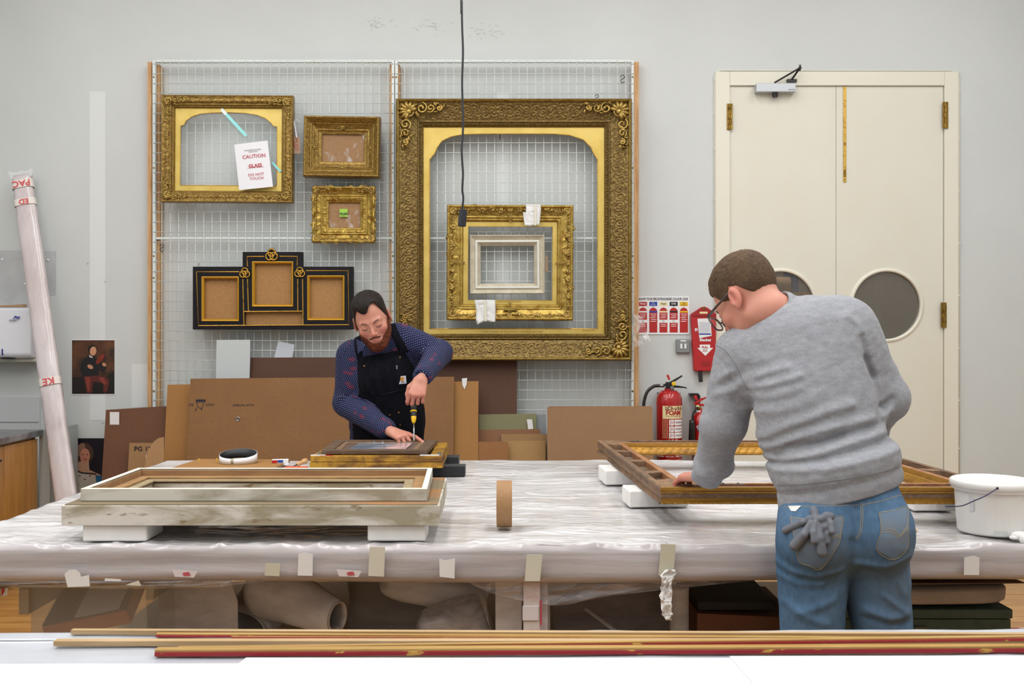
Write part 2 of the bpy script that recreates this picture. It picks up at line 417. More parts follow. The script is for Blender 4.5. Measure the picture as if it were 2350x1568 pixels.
# ---------------------------------------------------------------- wire display screen
DM = 6.50
def X_(px, D=DM): return (px-CX)*D/F
def Z_(py, D=DM): return EYE-(py-HY)*D/F
def screen(xa, xb, first, step, pair, label, ends):
    t = thing('mesh_screen', label, 'display screen', (X_((xa+xb)/2), DM, 0), 'white wire mesh screens on the back wall')
    zt, zb = Z_(141), .05
    for x0, x1 in ends: 
        MB().box(X_(x0), X_(x1), DM-.012, DM+.02, 0.0, Z_(138.5)).build('post', m_white, t, bevel=.002)
        for py in (178, 386, 588, 638, 898): MB().lathe([(.006, -.002), (.006, .002), (.003, .0035), (0, .0035)], (X_((x0+x1)/2), DM-.012, Z_(py)), 10, 'y').build('screw', m_brass, t)
    i0, i1 = X_(ends[0][1]), X_(ends[1][0])
    MB().box(i0, i1, DM-.008, DM+.018, Z_(143.5), Z_(137.5)).build('top_rail', m_white, t, bevel=.002)
    MB().box(i0, i1, DM-.004, DM+.014, Z_(549.5), Z_(544.5)).build('middle_rail', m_white, t, bevel=.002)
    MB().box(i0, i1, DM-.008, DM+.018, .05, .08).build('bottom_rail', m_white, t, bevel=.002)
    w_ = MB(); px = first
    while px < xb-8:
        x = X_(px); w_.tube([(x, DM-.011, .06), (x, DM-.011, Z_(140))], .0024, 6); px += step
    py = 147.7
    while Z_(py) > .1:
        z = Z_(py); w_.tube([(i0-.012, DM-.016, z), (i1+.012, DM-.016, z)], .0022, 6); py += 22.65
    w_.build('wire_grid', m_white, t, smooth=True)
    return t
screen(350, 905, 373, 19.17, 0, 'white wire mesh screen behind the black triple frame and three gilt frames', ((351, 358), (899, 905.5)))
screen(906, 1455, 929, 18.75, 0, 'white wire mesh screen behind the very large gilt frame', ((907, 913.5), (1448.5, 1454)))
for k, (a, b, lab) in enumerate(((341.5, 351, 'pale pine batten outside the outer post beside the violin print'), (359.5, 369, 'pine batten on the wall behind the mesh edge nearest the violin print'),
                     (895, 904, 'pine batten behind the mesh just before the middle posts'), (909.5, 918, 'pine batten on the door side of the middle posts'),
                     (1452, 1465, 'pale pine batten outside the mesh post nearest the fire sign'))):
    D = 6.545; o = MB().box(X_(a, D), X_(b, D), DM+.022, DW-.001, 0, Z_(140 if k in (0, 4) else 146)).build('timber_batten', m_pine, bevel=.001)
    tag(o, lab, 'batten', 'pine battens carrying the mesh screens')
def s_hook(px, py, h, lab, D=6.475, r=.0022):
    x, z = X_(px, D), Z_(py, D); q = h/4
    p = [(x+q*cos(t), D, z+q+q*sin(t)) for t in np.linspace(radians(200), radians(-90), 14)]
    p += [(x-q*cos(t)*1., D, z-q+q*sin(t)) for t in np.linspace(radians(90), radians(-160), 14)]
    o = MB().tube(p, r, 8).build('s_hook', m_dark, smooth=True); tag(o, lab, 'hook', 's hooks on the mesh')
s_hook(1429, 181, .05, 'black s hook on the mesh above the top corner of the very large gilt frame')
s_hook(371, 569, .045, 'black s hook on the mesh edge below the arched gilt frame')
s_hook(1370, 224, .04, 'black s hook carrying the top rail of the very large gilt frame')
o = MB().tube([(X_(1147.5, 6.47), 6.47, Z_(305)), (X_(1147.5, 6.47), 6.47, Z_(323))], .0028, 8).build('hanging_pin', m_dark)
tag(o, 'short black pin hanging at the arch top inside the very large gilt frame', 'pin')
# ---------------------------------------------------------------- picture frames on the screen
m_gold = mat('gilded_relief', 'A68C4A', .38, .62, mix=('74592C', 60, U, .38, .62), fine=('8F6E30', 140, U, .45, .65), bump=(150, .4, U, .002))
m_goldd = mat('gilded_relief_dark', '8C7742', .40, .6, mix=('524024', 70, U, .38, .62), fine=('7A5E2C', 150, U, .45, .65), bump=(150, .4, U, .002))
m_goldo = mat('gilded_ornament', 'AE9350', .32, .72, mix=('6E4E22', 40, U, .50, .66))
m_goldf = mat('gilded_flat', 'D6BC6A', .42, .5, mix=('C8AC56', 7, U, .4, .65), bump=(40, .08, U, .001))
m_goldb = mat('gilded_bright', 'B69B4E', .35, .68, mix=('94702C', 25, (1, 1, 1), .45, .65), fine=('6E5022', 70, U, .58, .72))
m_card = mat('brown_board', '9C754C', .85, mix=('946E46', 40, U, .4, .6))
def film_mat(name='clear_film', lo=.03, hi=.55, scale=9, stretch=(1, 1, 1), rot=(0, .6, 0), a=.55, b=.78, tint='F2F4F6'):
    m = mat(name, tint, .12, spec=.8)
    t = NT(m); bs = t.n['Principled BSDF']
    f = t.noise(t.coords(stretch, rot), scale, 3, .55, 1.2); r = t.ramp(f, [(a, lo), (b, hi)])
    t.link(r, bs.inputs['Alpha'])
    bn = t.new('ShaderNodeBump', i_Strength=.6, i_Distance=.004); t.link(f, bn.inputs['Height']); t.link(bn.outputs[0], bs.inputs['Normal'])
    return m
m_film = film_mat()
def dens(prof, step):
    out = [prof[0]]
    for a, b in zip(prof[:-1], prof[1:]):
        n = max(1, int(math.hypot(b[0]-a[0], b[1]-a[1])/step))
        out += [(a[0]+(b[0]-a[0])*i/n, a[1]+(b[1]-a[1])*i/n) for i in range(1, n+1)]
    return np.array(out)
def smoothprof(ctrl, n=6):
    c = curve_pts([(a, b, 0) for a, b in ctrl], n); return [(p[0], p[1]) for p in c]
def rails(W, H, prof, orn=None, step=.004, flat=False):
    """sweep profile (u inwards, d forwards) around a W x H rectangle, mitred; local x,z plane, forward -y"""
    pr = dens(prof, step); u = pr[:, 0]; d = pr[:, 1]; cs = [(-1, 1), (1, 1), (1, -1), (-1, -1)]; rows = []; Ss = []
    for k in range(4):
        a, b = cs[k], cs[(k+1) % 4]; L = W if k % 2 == 0 else H; n = max(2, int(L/step)) if orn else 1
        for i in range(n):
            t = i/n; ax = a[0]*(W/2-u)*(1-t)+b[0]*(W/2-u)*t; az = a[1]*(H/2-u)*(1-t)+b[1]*(H/2-u)*t
            rows.append(np.stack([ax, -d, az], 1)); Ss.append((t-.5)*L+k*7.1)
    G = np.array(rows); 
    if orn:
        Sg, Ug = np.meshgrid(np.array(Ss), u, indexing='ij'); dd = orn(Sg, Ug, G)
        G[..., 1] -= dd
    n, m = G.shape[:2]; mb = MB()
    mb.add(G.reshape(-1, 3), [(i*m+j, i*m+j+1, ((i+1) % n)*m+j+1, ((i+1) % n)*m+j) for i in range(n) for j in range(m-1)])
    return mb
def win(u, a, b, f=.004): return np.clip((u-a)/f, 0, 1)*np.clip((b-u)/f, 0, 1)
def spirals(s, u, u0, u1, cell, amp, lam=.011):
    i = np.floor(s/cell); x = s-(i+.5)*cell; sg = np.where(i % 2 == 0, 1., -1.); y = (u-(u0+u1)/2)*sg
    r = np.hypot(x, y); th = np.arctan2(y, x)
    h = .5+.5*np.cos(2*pi*r/lam-th*1.0)
    q = np.stack([s*42, u*42, s*0], -1); h = h*.65+.5*ridge(q, 2)
    return amp*h*win(u, u0, u1)
def beads(s, u, u0, u1, p, amp): return amp*np.abs(np.sin(pi*s/p))*np.sin(pi*np.clip((u-u0)/(u1-u0), 0, 1))
def cluster(mb, cx, cz, dx, dz, sz, y, seed=0, arms=1.0):
    """shell-and-scroll corner cartouche; dx,dz point to the outer corner"""
    r = random.Random(seed); base = atan2(dz, dx)
    for k in range(9):                                          # shell ribs fanning to the corner
        a = base+radians(-112+28*k); L = sz*(.44-.10*abs(k-4)/4)
        p = [(cx+cos(a)*L*t, y-sz*.10*sin(pi*min(t*1.1, 1))-sz*.02, cz+sin(a)*L*t) for t in np.linspace(.12, 1, 7)]
        mb.tube(p, [sz*.03, sz*.045, sz*.058, sz*.066, sz*.07, sz*.06, sz*.03], 7)
    mb.ball((cx, y-sz*.06, cz), sz*.12, 10, (1, .8, 1))
    mb.tube([(cx+sz*.17*cos(t), y-sz*.10, cz+sz*.17*sin(t)) for t in np.linspace(0, 2*pi, 16)], sz*.035, 6)
    for sx, sz_ in ((-dx, 0), (0, -dz)):                        # a C scroll and leaves running along each rail
        for lv in range(3):
            off = sz*(.52+.36*lv)*arms; rr = sz*(.20-.045*lv); ox = cx+sx*off+(dx*sz*.12 if sx == 0 else 0); oz = cz+sz_*off+(dz*sz*.12 if sz_ == 0 else 0)
            sg = 1 if (lv % 2) ^ (sx == 0) ^ (dx*dz > 0) else -1; ph = r.uniform(0, 6.28)
            p = [(ox+rr*(1-t*.75)*cos(ph+sg*t*7.6), y-sz*.09*(1-.3*t), oz+rr*(1-t*.75)*sin(ph+sg*t*7.6)) for t in np.linspace(0, 1, 22)]
            mb.tube(p, np.linspace(sz*.03, sz*.05, 22), 6); mb.ball(p[-1], sz*.06, 8)
            for q in range(3):
                a = r.uniform(0, 6.28); L = sz*.17
                p = [(ox+cos(a+t*.9)*(rr*.9+L*t), y-sz*.05*sin(pi*t)-sz*.015, oz+sin(a+t*.9)*(rr*.9+L*t)) for t in np.linspace(0, 1, 6)]
                mb.tube(p, [sz*.02, sz*.04, sz*.045, sz*.038, sz*.025, sz*.008], 6, flat=.7)
    return mb
def sprig(mb, p0, p1, y, r, n=5, seed=0, amp=.02):
    """undulating stem with scroll leaves between two local (x,z) points"""
    rr = random.Random(seed); p0 = np.array(p0); p1 = np.array(p1); d = p1-p0; L = np.linalg.norm(d); e = d/L; nrm = np.array((-e[1], e[0]))
    pts = [(*(p0+d*t+nrm*amp*sin(t*n*pi)),) for t in np.linspace(0, 1, n*8)]
    mb.tube([(a, y, b) for a, b in pts], [r*(.5+.5*sin(pi*i/(len(pts)-1))) for i in range(len(pts))], 6)
    for k in range(n):
        c = p0+d*((k+.5)/n); sg = 1 if k % 2 else -1; c = c-nrm*amp*sg*.3; R_ = amp*.9; ph = atan2(e[1], e[0])
        p = [(c[0]+R_*(1-t*.8)*cos(ph+sg*t*6.5), y-r*.8, c[1]+R_*(1-t*.8)*sin(ph+sg*t*6.5)) for t in np.linspace(0, 1, 14)]
        mb.tube(p, np.linspace(r*.4, r*.9, 14), 6); mb.ball(p[-1], r*1.15, 7)
        for q in range(2):
            a = rr.uniform(0, 6.28); mb.tube([(c[0]+cos(a+t*.8)*amp*(.5+t), y-r*.5, c[1]+sin(a+t*.8)*amp*(.5+t)) for t in np.linspace(0, 1, 5)], [r*.5, r, r*.9, r*.6, r*.15], 6)
def frame_thing(name, label, x0, x1, y0, y1, D=6.465, tilt=0, s=357.0, group=None, cat='picture frame'):
    cx, cy = (x0+x1)/2, (y0+y1)/2
    Mx = Matrix.Translation(((cx-CX)/s, D, EYE-(cy-HY)/s))@Matrix.Rotation(radians(tilt), 4, 'Y')
    t = thing(name, label, cat, M=Mx, group=group)
    return t, (x1-x0)/s, (y1-y0)/s, (lambda px, py: ((px-cx)/s, -(py-cy)/s))

# --- very large frame
t, W, H, L = frame_thing('picture_frame', 'very large gilt frame with shell corners and arched gold spandrel', 908.5, 1450, 227, 828.5)
pr = [(0, 0), (0, .075)]+smoothprof([(.002, .078), (.006, .092), (.012, .094), (.017, .086), (.028, .072), (.06, .058), (.10, .046), (.135, .036)], 5)+[(.140, .046), (.146, .046), (.149, .034), (.158, .040), (.163, .034), (.168, .03), (.174, .026), (.174, .012)]
rails(W, H, pr, lambda s, u, G: spirals(s, u, .026, .132, .060, .0065, .0175)+beads(s, u, .0, .005, .012, .003)+beads(s, u, .151, .166, .022, .006), .0036).build('moulding', m_goldd, t, world=False, smooth=True)
rails(W, H, [(.0125, .0955), (.0165, .0905), (.0205, .087)]).build('sight_bead', m_goldb, t, world=False)
inn = [(984.6, 754.5), (984.6, 620), (984.6, 500), (984.6, 420), (984.6, 362), (988.3, 361.5), (988.5, 358), (994.7, 352), (1002.3, 335.3), (1012.5, 321.3), (1033, 311), (1063.6, 305.4), (1107, 304.4), (1180, 304.2), (1273, 304.4), (1308.7, 307.4), (1339.3, 317.6), (1357.2, 335.3), (1365, 352), (1370, 358), (1370, 361.5), (1372.6, 362), (1372.6, 420), (1372.6, 500), (1372.6, 620), (1372.6, 754.5), (1300, 754.5), (1180, 754.5), (1060, 754.5)]
def slip(t, L, inn, x0, x1, y0, y1, d, m=None, lipw=.003):
    pts = [L(*p) for p in inn]; a = L(x0, y1); b = L(x1, y0)
    sl = plate(MB(), a[0], b[0], a[1], b[1], pts, -d, -d+.006).build('slip', m or m_goldf, t, world=False)
    q = [(p[0], -d-.001, p[1]) for p in pts]
    MB().tube(q, lipw, 6, closed=True, up=(0, 1, 0)).build('slip_edge', m_brassb, sl, world=False)
    return sl
sl = slip(t, L, inn, 968, 1390, 287, 771, .02)
text('THE CHANCEL OF THE CHURCH OF ST PAUL ANTWERP', .0135, TM(*[L(1178, 762)[0], -.0205, L(1178, 762)[1]]), m_brownink, sl, world=False, wide=1.12)
text('D. Roberts R.A.', .013, TM(L(1352, 759)[0], -.0205, L(1352, 759)[1]), m_brownink, sl, world=False, shear=.4)
for k, (sx, sz) in enumerate(((-1, 1), (1, 1), (1, -1), (-1, -1))):
    c = MB(); cluster(c, sx*(W/2-.085), sz*(H/2-.085), sx, sz, .185, -.066, k+3, .85)
    c.build('corner_ornament', m_goldo, t, world=False, smooth=True)

# --- arched gilt frame with glass
t, W, H, L = frame_thing('picture_frame', 'wide gilt frame with arched gold slip, glass and caution paper', 368, 671, 217, 464, tilt=.35)
pr = [(0, 0), (0, .05)]+smoothprof([(.002, .055), (.007, .06), (.012, .056), (.022, .05), (.04, .052), (.054, .04)], 5)+[(.057, .044), (.062, .044), (.064, .032), (.070, .036), (.076, .030), (.078, .026), (.08, .01)]
rails(W, H, pr, lambda s, u, G: spirals(s, u, .012, .054, .036, .0075, .010)+beads(s, u, 0, .007, .011, .003)+beads(s, u, .064, .074, .009, .003), .0036).build('moulding', m_gold, t, world=False, smooth=True)
def z3(a, b): return (340+a/3.92, 190+b/3.92)
inn = [z3(*p) for p in ((267, 915), (267, 780), (267, 640), (267, 500), (267, 376), (295, 372), (320, 330), (370, 292), (450, 266), (560, 256), (700, 253), (850, 258), (960, 275), (1040, 305), (1090, 345), (1112, 376), (1143, 378), (1143, 500), (1143, 640), (1143, 780), (1143, 915), (980, 915), (700, 915), (430, 915))]
sl = slip(t, L, inn, 394, 643, 244.5, 436, .016, lipw=.002)
a, b = L(400, 432), L(636, 250)
gl = MB().box(a[0], b[0], -.009, -.006, a[1], b[1]).build('glass_pane', m_glass, t, world=False)
m_cyan = mat('cyan_glint', '9FEFF0', .3, alpha=.85)  # blue-white reflection on the glass, painted as thin coloured strips
def strip(pp, wd, y, m, par, nm='glint_strip'):
    p0, p1 = [np.array(L(*q)) for q in pp]; e = (p1-p0)/np.linalg.norm(p1-p0); n = np.array((-e[1], e[0]))*wd/2
    q = [p0-n, p1-n, p1+n, p0+n]; return MB().slab([(v[0], y, v[1]) for v in q], (0, .0005, 0)).build(nm, m, par, world=False)
strip(((503, 247), (561, 309)), .020, -.0235, m_cyan, gl); strip(((620.5, 369), (641, 391)), .014, -.0235, m_cyan, gl)
strip(((503, 247), (514, 259)), .021, -.0238, mat('white_streak', 'E9EEF0', .5), gl)
for k, (sx, sz) in enumerate(((-1, 1), (1, 1), (1, -1), (-1, -1))):
    c = MB(); cluster(c, sx*(W/2-.046), sz*(H/2-.046), sx, sz, .10, -.050, k+13, .85)
    c.build('corner_ornament', m_goldo, t, world=False, smooth=True)
# caution paper taped over its lower corner
D = 6.405; s = S(D); cpts = [(537.5, 332), (614, 322.5), (626.5, 428.5), (549, 436.5)]
g = MB(); G = []
for i in range(9):
    row = []
    for j in range(7):
        u_, v_ = j/6, i/8; a = np.array(cpts[0])*(1-u_)+np.array(cpts[1])*u_; b = np.array(cpts[3])*(1-u_)+np.array(cpts[2])*u_; q = a*(1-v_)+b*v_
        row.append(P(q[0], q[1], D-.004*sin(pi*u_)*v_))
    G.append(row)
pp = g.grid(G).build('caution_notice', m_paper, solid=.0006); tag(pp, 'white paper notice reading caution glass do not touch on the arched gilt frame', 'notice')
def cp(px, py): return TM((px-CX)/s, D-.0046, EYE-(py-HY)/s, 5.5*-1)
for sx_, px, py, zz, bd in (('CAUTION', 583, 359, .046, 0), ('GLASS', 586, 380.5, .043, .0006), ('DO NOT', 588, 401, .035, 0), ('TOUCH', 589.5, 410, .035, 0)):
    text(sx_, zz*.72, cp(px, py), m_redink, pp, bold=bd)
text('_______', .03, cp(586.5, 380.5), m_redink, pp, name='underline')
text('National Galleries of Scotland', .009, cp(580.5, 344), m_ink, pp); text('A National Charity', .008, cp(581, 348), m_ink, pp)

# --- string tag hanging beside it
D = 6.45; s = S(D); tg = thing('paper_tag', 'brown paper tag with red writing hanging between the arched frame and the small gilt frame', 'tag', P(681, 330, D))
MB().slab([P(a, b, D) for a, b in ((672.5, 353), (673, 316), (677, 312), (683, 312), (688, 317), (689.5, 352))], (0, .0008, 0)).build('card', mat('tag_card', 'B99C80', .8), tg)
MB().tube(curve_pts([P(674, 278, D), P(680, 275, D), P(688, 279, D)], 6), .002, 6).build('string', m_paper, tg)
MB().tube([P(675, 279, D-.01), P(681, 316, D-.01)], .005, 6, flat=.5).build('ribbon', m_paper, tg)
text('N. 2172', .022, Matrix.Translation(P(682, 333, D-.001))@Matrix.Rotation(radians(84), 4, 'Y')@RX90, m_redink, tg); text('Roberts', .014, Matrix.Translation(P(676, 333, D-.001))@Matrix.Rotation(radians(84), 4, 'Y')@RX90, m_redink, tg)

# --- small gilt frame with sprig centres
t, W, H, L = frame_thing('picture_frame', 'small gilt frame hung crooked with brown board and clear film in its opening', 695.5, 870.5, 265.5, 406, tilt=.9, s=358)
op = (L(734, 304), L(834, 369)); uo = W/2-abs(op[0][0])
pr = [(0, 0), (0, .07), (.004, .082), (.012, .086), (.018, .08), (.026, .07), (.036, .06), (.042, .052), (.046, .054), (.05, .048), (.075, .028), (.082, .03), (.086, .026), (.088, .022), (uo, .016), (uo, .004)]
rails(W, H, pr, lambda s, u, G: beads(s, u, .002, .014, .011, .003)+spirals(s, u, .018, .042, .02, .003, .008)+beads(s, u, .042, .050, .007, .002)+beads(s, u, .08, .087, .006, .0015), .0032).build('moulding', m_gold, t, world=False, smooth=True)
MB().box(op[0][0]-.01, op[1][0]+.01, -.004, 0, op[1][1]-.01, op[0][1]+.01).build('backing_board', m_card, t, world=False)
def film(t, op, y, seed):
    g = []; n = 22
    for i in range(n):
        for_j = []
        for j in range(n):
            x = op[0][0]+(op[1][0]-op[0][0])*j/(n-1); z = op[1][1]+(op[0][1]-op[1][1])*i/(n-1)
            for_j.append((x, y-.004*float(ridge(np.array([x*16+z*9, seed, z*6-x*3]), 2)), z))
        g.append(for_j)
    return MB().grid(g).build('film', m_film, t, world=False, smooth=True)
film(t, op, -.010, 3)
hw, hh = W/2-.064, H/2-.064
for sx, sz, vx in ((0, 1, 1), (0, -1, 1), (1, 0, 0), (-1, 0, 0)):
    cx, cz = sx*hw, sz*hh; y = -.042; orn = MB()
    orn.ball((cx, y, cz), .010, 10, (1, .7, 1))
    for k in range(8): orn.ball((cx+.014*cos(k*pi/4), y, cz+.014*sin(k*pi/4)), .0055, 6)
    for sg in (-1, 1):
        for k in range(7):
            o1 = sg*(.024+.011*k); r1 = .0052-.0004*k
            for w_ in (-.005, .005): orn.ball((cx+(o1 if vx else w_), y+.003, cz+(w_ if vx else o1)), r1, 6)
    orn.build('sprig_ornament', m_goldo, t, world=False, smooth=True)

# --- small rococo frame with sticky note
t, W, H, L = frame_thing('picture_frame', 'small square rococo gilt frame with green sticky note in its opening', 714, 859, 426, 556, tilt=.2, s=358)
op = (L(750, 465), L(824.5, 521.3)); uo = W/2-abs(op[0][0])
pr = [(0, 0), (0, .05), (.004, .06), (.010, .062), (.016, .055), (.03, .036), (.05, .026), (.056, .034), (.062, .034), (.066, .026), (.072, .03), (.084, .024), (.09, .02), (uo, .014), (uo, .004)]
rails(W, H, pr, lambda s, u, G: .006*win(u, .066, .088)*ridge(np.stack([s*80, u*80, s*0], -1), 2)+.006*win(u, -1, .02)*np.sin(s*70)+.004*win(u, .02, .05)*np.clip(ridge(np.stack([s*30, u*30, s*0], -1), 1), 0, 1), .0032).build('moulding', m_goldb, t, world=False, smooth=True)
for k, (sx, sz) in enumerate(((-1, 1), (1, 1), (1, -1), (-1, -1))):
    c = MB(); cluster(c, sx*(W/2-.026), sz*(H/2-.026), sx, sz, .086, -.045, k+23, .75)
    c.build('corner_ornament', m_goldo, t, world=False, smooth=True)
def spr(*a): o_ = MB(); sprig(o_, *a); o_.build('edge_scroll', m_goldo, t, world=False, smooth=True)
for sg in (-1, 1):
    for q in (-1, 1):
        spr((q*.03, sg*(H/2-.006)), (q*.13, sg*(H/2-.004)), -.05, .004, 3, 5, .010); spr((sg*(W/2-.006), q*.02), (sg*(W/2-.004), q*.11), -.05, .004, 3, 6, .010)
        spr((q*.035, sg*(H/2-.038)), (q*.11, sg*(H/2-.036)), -.033, .0028, 3, 7, .009)
MB().box(op[0][0]-.01, op[1][0]+.01, -.004, 0, op[1][1]-.01, op[0][1]+.01).build('backing_board', m_card, t, world=False)
film(t, op, -.010, 8)
D = 6.448; st = MB().slab([P(779.3, 479.5, D), P(797.6, 479.5, D), P(797.6, 498, D), P(779.3, 498, D)], (0, .0006, 0)).build('sticky_note', mat('note_green', '9CCB4F', .8))
tag(st, 'green sticky note reading glass in the small rococo frame', 'note')
text('GLASS', .0175, TM(*P(788.5, 491, D-.001)[:1], D-.001, P(788.5, 491, D)[2]), m_ink, st, bold=.0007); MB().box(P(783.5, 0, D)[0], P(793, 0, D)[0], D-.001, D-.0002, P(0, 496, D)[2], P(0, 495.2, D)[2]).build('underline', m_ink, st)

# --- black triple frame
t, W, H, L = frame_thing('triple_picture_frame', 'black and gold triple frame with interlaced gilt rings', 441, 810, 578, 758, s=356)
m_blk = mat('ebonised_wood', '100E12', .55, spec=.22, mix=('16141A', 20, U, .4, .6)); m_gl = mat('gold_line', 'C4973B', .35, .6, mix=('6B4C1C', 40, U, .55, .7)); m_gl2 = mat('gold_slip', 'C9992F', .38, .6)
m_mdf = mat('mdf_board', 'A97F50', .85, mix=('A0774A', 60, U, .4, .6))
def Lz(a, b): return L(420+a/4.48, 550+b/4.48)
dpt = .045
def poly(pts, y0, y1, m, nm, par=t): return MB().slab([(*((p[0], -y1, p[1])),) for p in [Lz(*q) for q in pts]], (0, y1-y0, 0)).build(nm, m, par, world=False, bevel=.002)
body = MB()
def slabz(x0, z0, x1, z1, y0, y1, mb):
    a = Lz(x0, z1); b = Lz(x1, z0); mb.box(a[0], b[0], -y1, -y0, a[1], b[1])
# rails of the black carcase, leaving the four openings
for q in ((100, 280, 1748, 928),): pass
ops = [(205, 395, 560, 825), (725, 240, 1118, 675), (1292, 385, 1645, 815), (632, 745, 1230, 875)]
xs = [100, 205, 560, 612, 632, 725, 1118, 1225, 1230, 1292, 1645, 1748]; zs = [127, 240, 278, 385, 395, 675, 745, 815, 825, 875, 926]
for i in range(len(xs)-1):
    for j in range(len(zs)-1):
        mx, mz = (xs[i]+xs[i+1])/2, (zs[j]+zs[j+1])/2
        if mz < 278 and not (612 < mx < 1225): continue
        if any(a < mx < c and b < mz < d for a, b, c, d in ops): continue
        slabz(xs[i], zs[j], xs[i+1], zs[j+1], 0, dpt, body)
me = body.mesh('triple_body')
import bmesh
bm = bmesh.new(); bm.from_mesh(me); bmesh.ops.remove_doubles(bm, verts=bm.verts, dist=1e-5)
cent = {}
for f in bm.faces: cent.setdefault(tuple(round(v, 4) for v in f.calc_center_median()), []).append(f)
bmesh.ops.delete(bm, geom=[f for l in cent.values() if len(l) > 1 for f in l], context='FACES'); bm.to_mesh(me); bm.free()
link_mesh('carcase', me, m_blk, t, world=False)
for k, (x0, z0, x1, z1) in enumerate(ops):
    bb = MB(); slabz(x0-8, z0-8, x1+8, z1+8, .008, .014, bb); bb.build('backing_board', m_mdf, t, world=False)
    if k < 3:
        a = Lz(x0-14, z1+14); b = Lz(x1+14, z0-14); w_, h_ = b[0]-a[0], b[1]-a[1]
        Mo = Matrix.Translation(((a[0]+b[0])/2, 0, (a[1]+b[1])/2)); q = rails(w_, h_, [(0, dpt-.004), (0, dpt+.004), (.003, dpt+.005), (.006, dpt+.004), (.0125, dpt-.004), (.0145, dpt-.006), (.0145, .014)]); q.xf = None
        v = q.v[0]+np.array(((a[0]+b[0])/2, 0, (a[1]+b[1])/2)); MB().add(v, q.f).build('gilt_slip', m_gl2, t, world=False)
ln = MB()
for pl in (((577, 332), (138, 332), (158, 886), (1705, 876), (1697, 320), (1265, 320)), ((662, 275), (658, 175), (832, 174)), ((992, 172), (1175, 174), (1173, 272)),
           ((614, 405), (626, 886)), ((662, 405), (672, 738)), ((1178, 405), (1180, 735)), ((1228, 405), (1234, 878)), ((628, 741), (1230, 737))):
    ln.tube([(p[0], -dpt, p[1]) for p in [Lz(*q) for q in pl]], .0034, 6, up=(0, 1, 0))
ln.build('gold_line', m_gl, t, world=False)
for cx, cz, r in ((913, 158, 1.5), (637, 344, 1.27), (1202, 338, 1.27)):
    bk = MB(); c0 = Lz(cx, cz+4); R_ = .0165*r*.95
    rg = MB()
    for a in (90, 210, 330):
        ox, oz = c0[0]+.0105*r*cos(radians(a)), c0[1]+.0105*r*sin(radians(a))+.001
        bk.lathe([(R_+.004*r, -.0), (R_+.004*r, .006), (0, .006)], (ox, -dpt+.0, oz), 28, 'y')
        rg.tube([(ox+R_*cos(q), -dpt-.008, oz+R_*sin(q)) for q in np.linspace(0, 2*pi, 28, endpoint=False)], .003*r, 8, closed=True)
    b2 = bk.build('ring_backing', m_blk, t, world=False); rg.build('ring', m_gl, b2, world=False, smooth=True)
for px in (451, 805):
    q = L(px, 611); MB().box(q[0]-.006, q[0]+.006, -.004, -.001, q[1]-.01, q[1]+.02).tube([(q[0], -.002, q[1]+.02), (q[0], .012, q[1]+.024), (q[0], .02, q[1]+.014)], .002, 6).build('hanging_plate', m_steel, t, world=False)

# --- rococo frame hanging inside the very large frame
t, W, H, L = frame_thing('picture_frame', 'ornate rococo gilt frame hanging inside the very large frame', 1025, 1316, 469.5, 735.5, D=6.46, s=358, tilt=.25)
op = (L(1073.5, 518), L(1268.5, 688)); uo = W/2-abs(op[0][0])
pr = [(0, 0), (0, .06), (.004, .072), (.012, .076), (.02, .068), (.04, .045), (.068, .034), (.076, .038), (.082, .036), (.086, .028), (.093, .032), (.1, .028), (.104, .02)]
rails(W, H, pr, lambda s, u, G: beads(s, u, .084, .096, .010, .003)+.004*win(u, .02, .07)*np.clip(ridge(np.stack([s*22, u*22, s*0], -1), 2), 0, 1)+.003*win(u, -1, .006)*np.sin(s*300), .0036).build('moulding', m_goldb, t, world=False, smooth=True)
a, b = L(1062, 698.5), L(1280, 507.5)
inn = [(1073.5, 688.4), (1073.5, 603), (1073.5, 518), (1170, 518), (1268.5, 518), (1268.5, 603), (1268.5, 688.4), (1170, 688.4)]
sl = slip(t, L, inn, 1062, 1280, 507.5, 698.5, .018, lipw=.0015)
text('SKETCH FOR THE DAUGHTER OF HEROD', .008, TM(L(1170, 692)[0], -.0186, L(1170, 692)[1]), m_brownink, sl, world=False)
for k, (sx, sz) in enumerate(((-1, 1), (1, 1), (1, -1), (-1, -1))):
    c = MB(); cluster(c, sx*(W/2-.042), sz*(H/2-.042), sx, sz, .092, -.055, k+33, .85); c.build('corner_ornament', m_goldo, t, world=False, smooth=True)
for sg in (-1, 1):
    for q in (-1, 1):
        spr((q*.03, sg*(H/2-.03)), (q*.27, sg*(H/2-.02)), -.056, .0095, 4, 5, .019); spr((sg*(W/2-.03), q*.03), (sg*(W/2-.02), q*.25), -.056, .0095, 4, 9, .019)
    for a_ in ((0, sg*(H/2-.034), .01, sg), (sg*(W/2-.034), 0, sg, .01)):
        o_ = MB(); cluster(o_, *a_, .06, -.055, 50+sg); o_.build('centre_ornament', m_goldo, t, world=False, smooth=True)
q = L(1172, 709); pq = MB().slab([(q[0]+a*.046/1.0, -.062, q[1]+b*.0095) for a, b in ((-1, 0), (-.93, .8), (-.85, 1), (.85, 1), (.93, .8), (1, 0), (.93, -.8), (.85, -1), (-.85, -1), (-.93, -.8))], (0, .03, 0)).build('name_plaque', m_goldb, t, world=False, bevel=.001)
text('Sir D.WILKIE R.A.', .011, TM(q[0], -.0625, q[1]), m_brownink, pq, world=False)
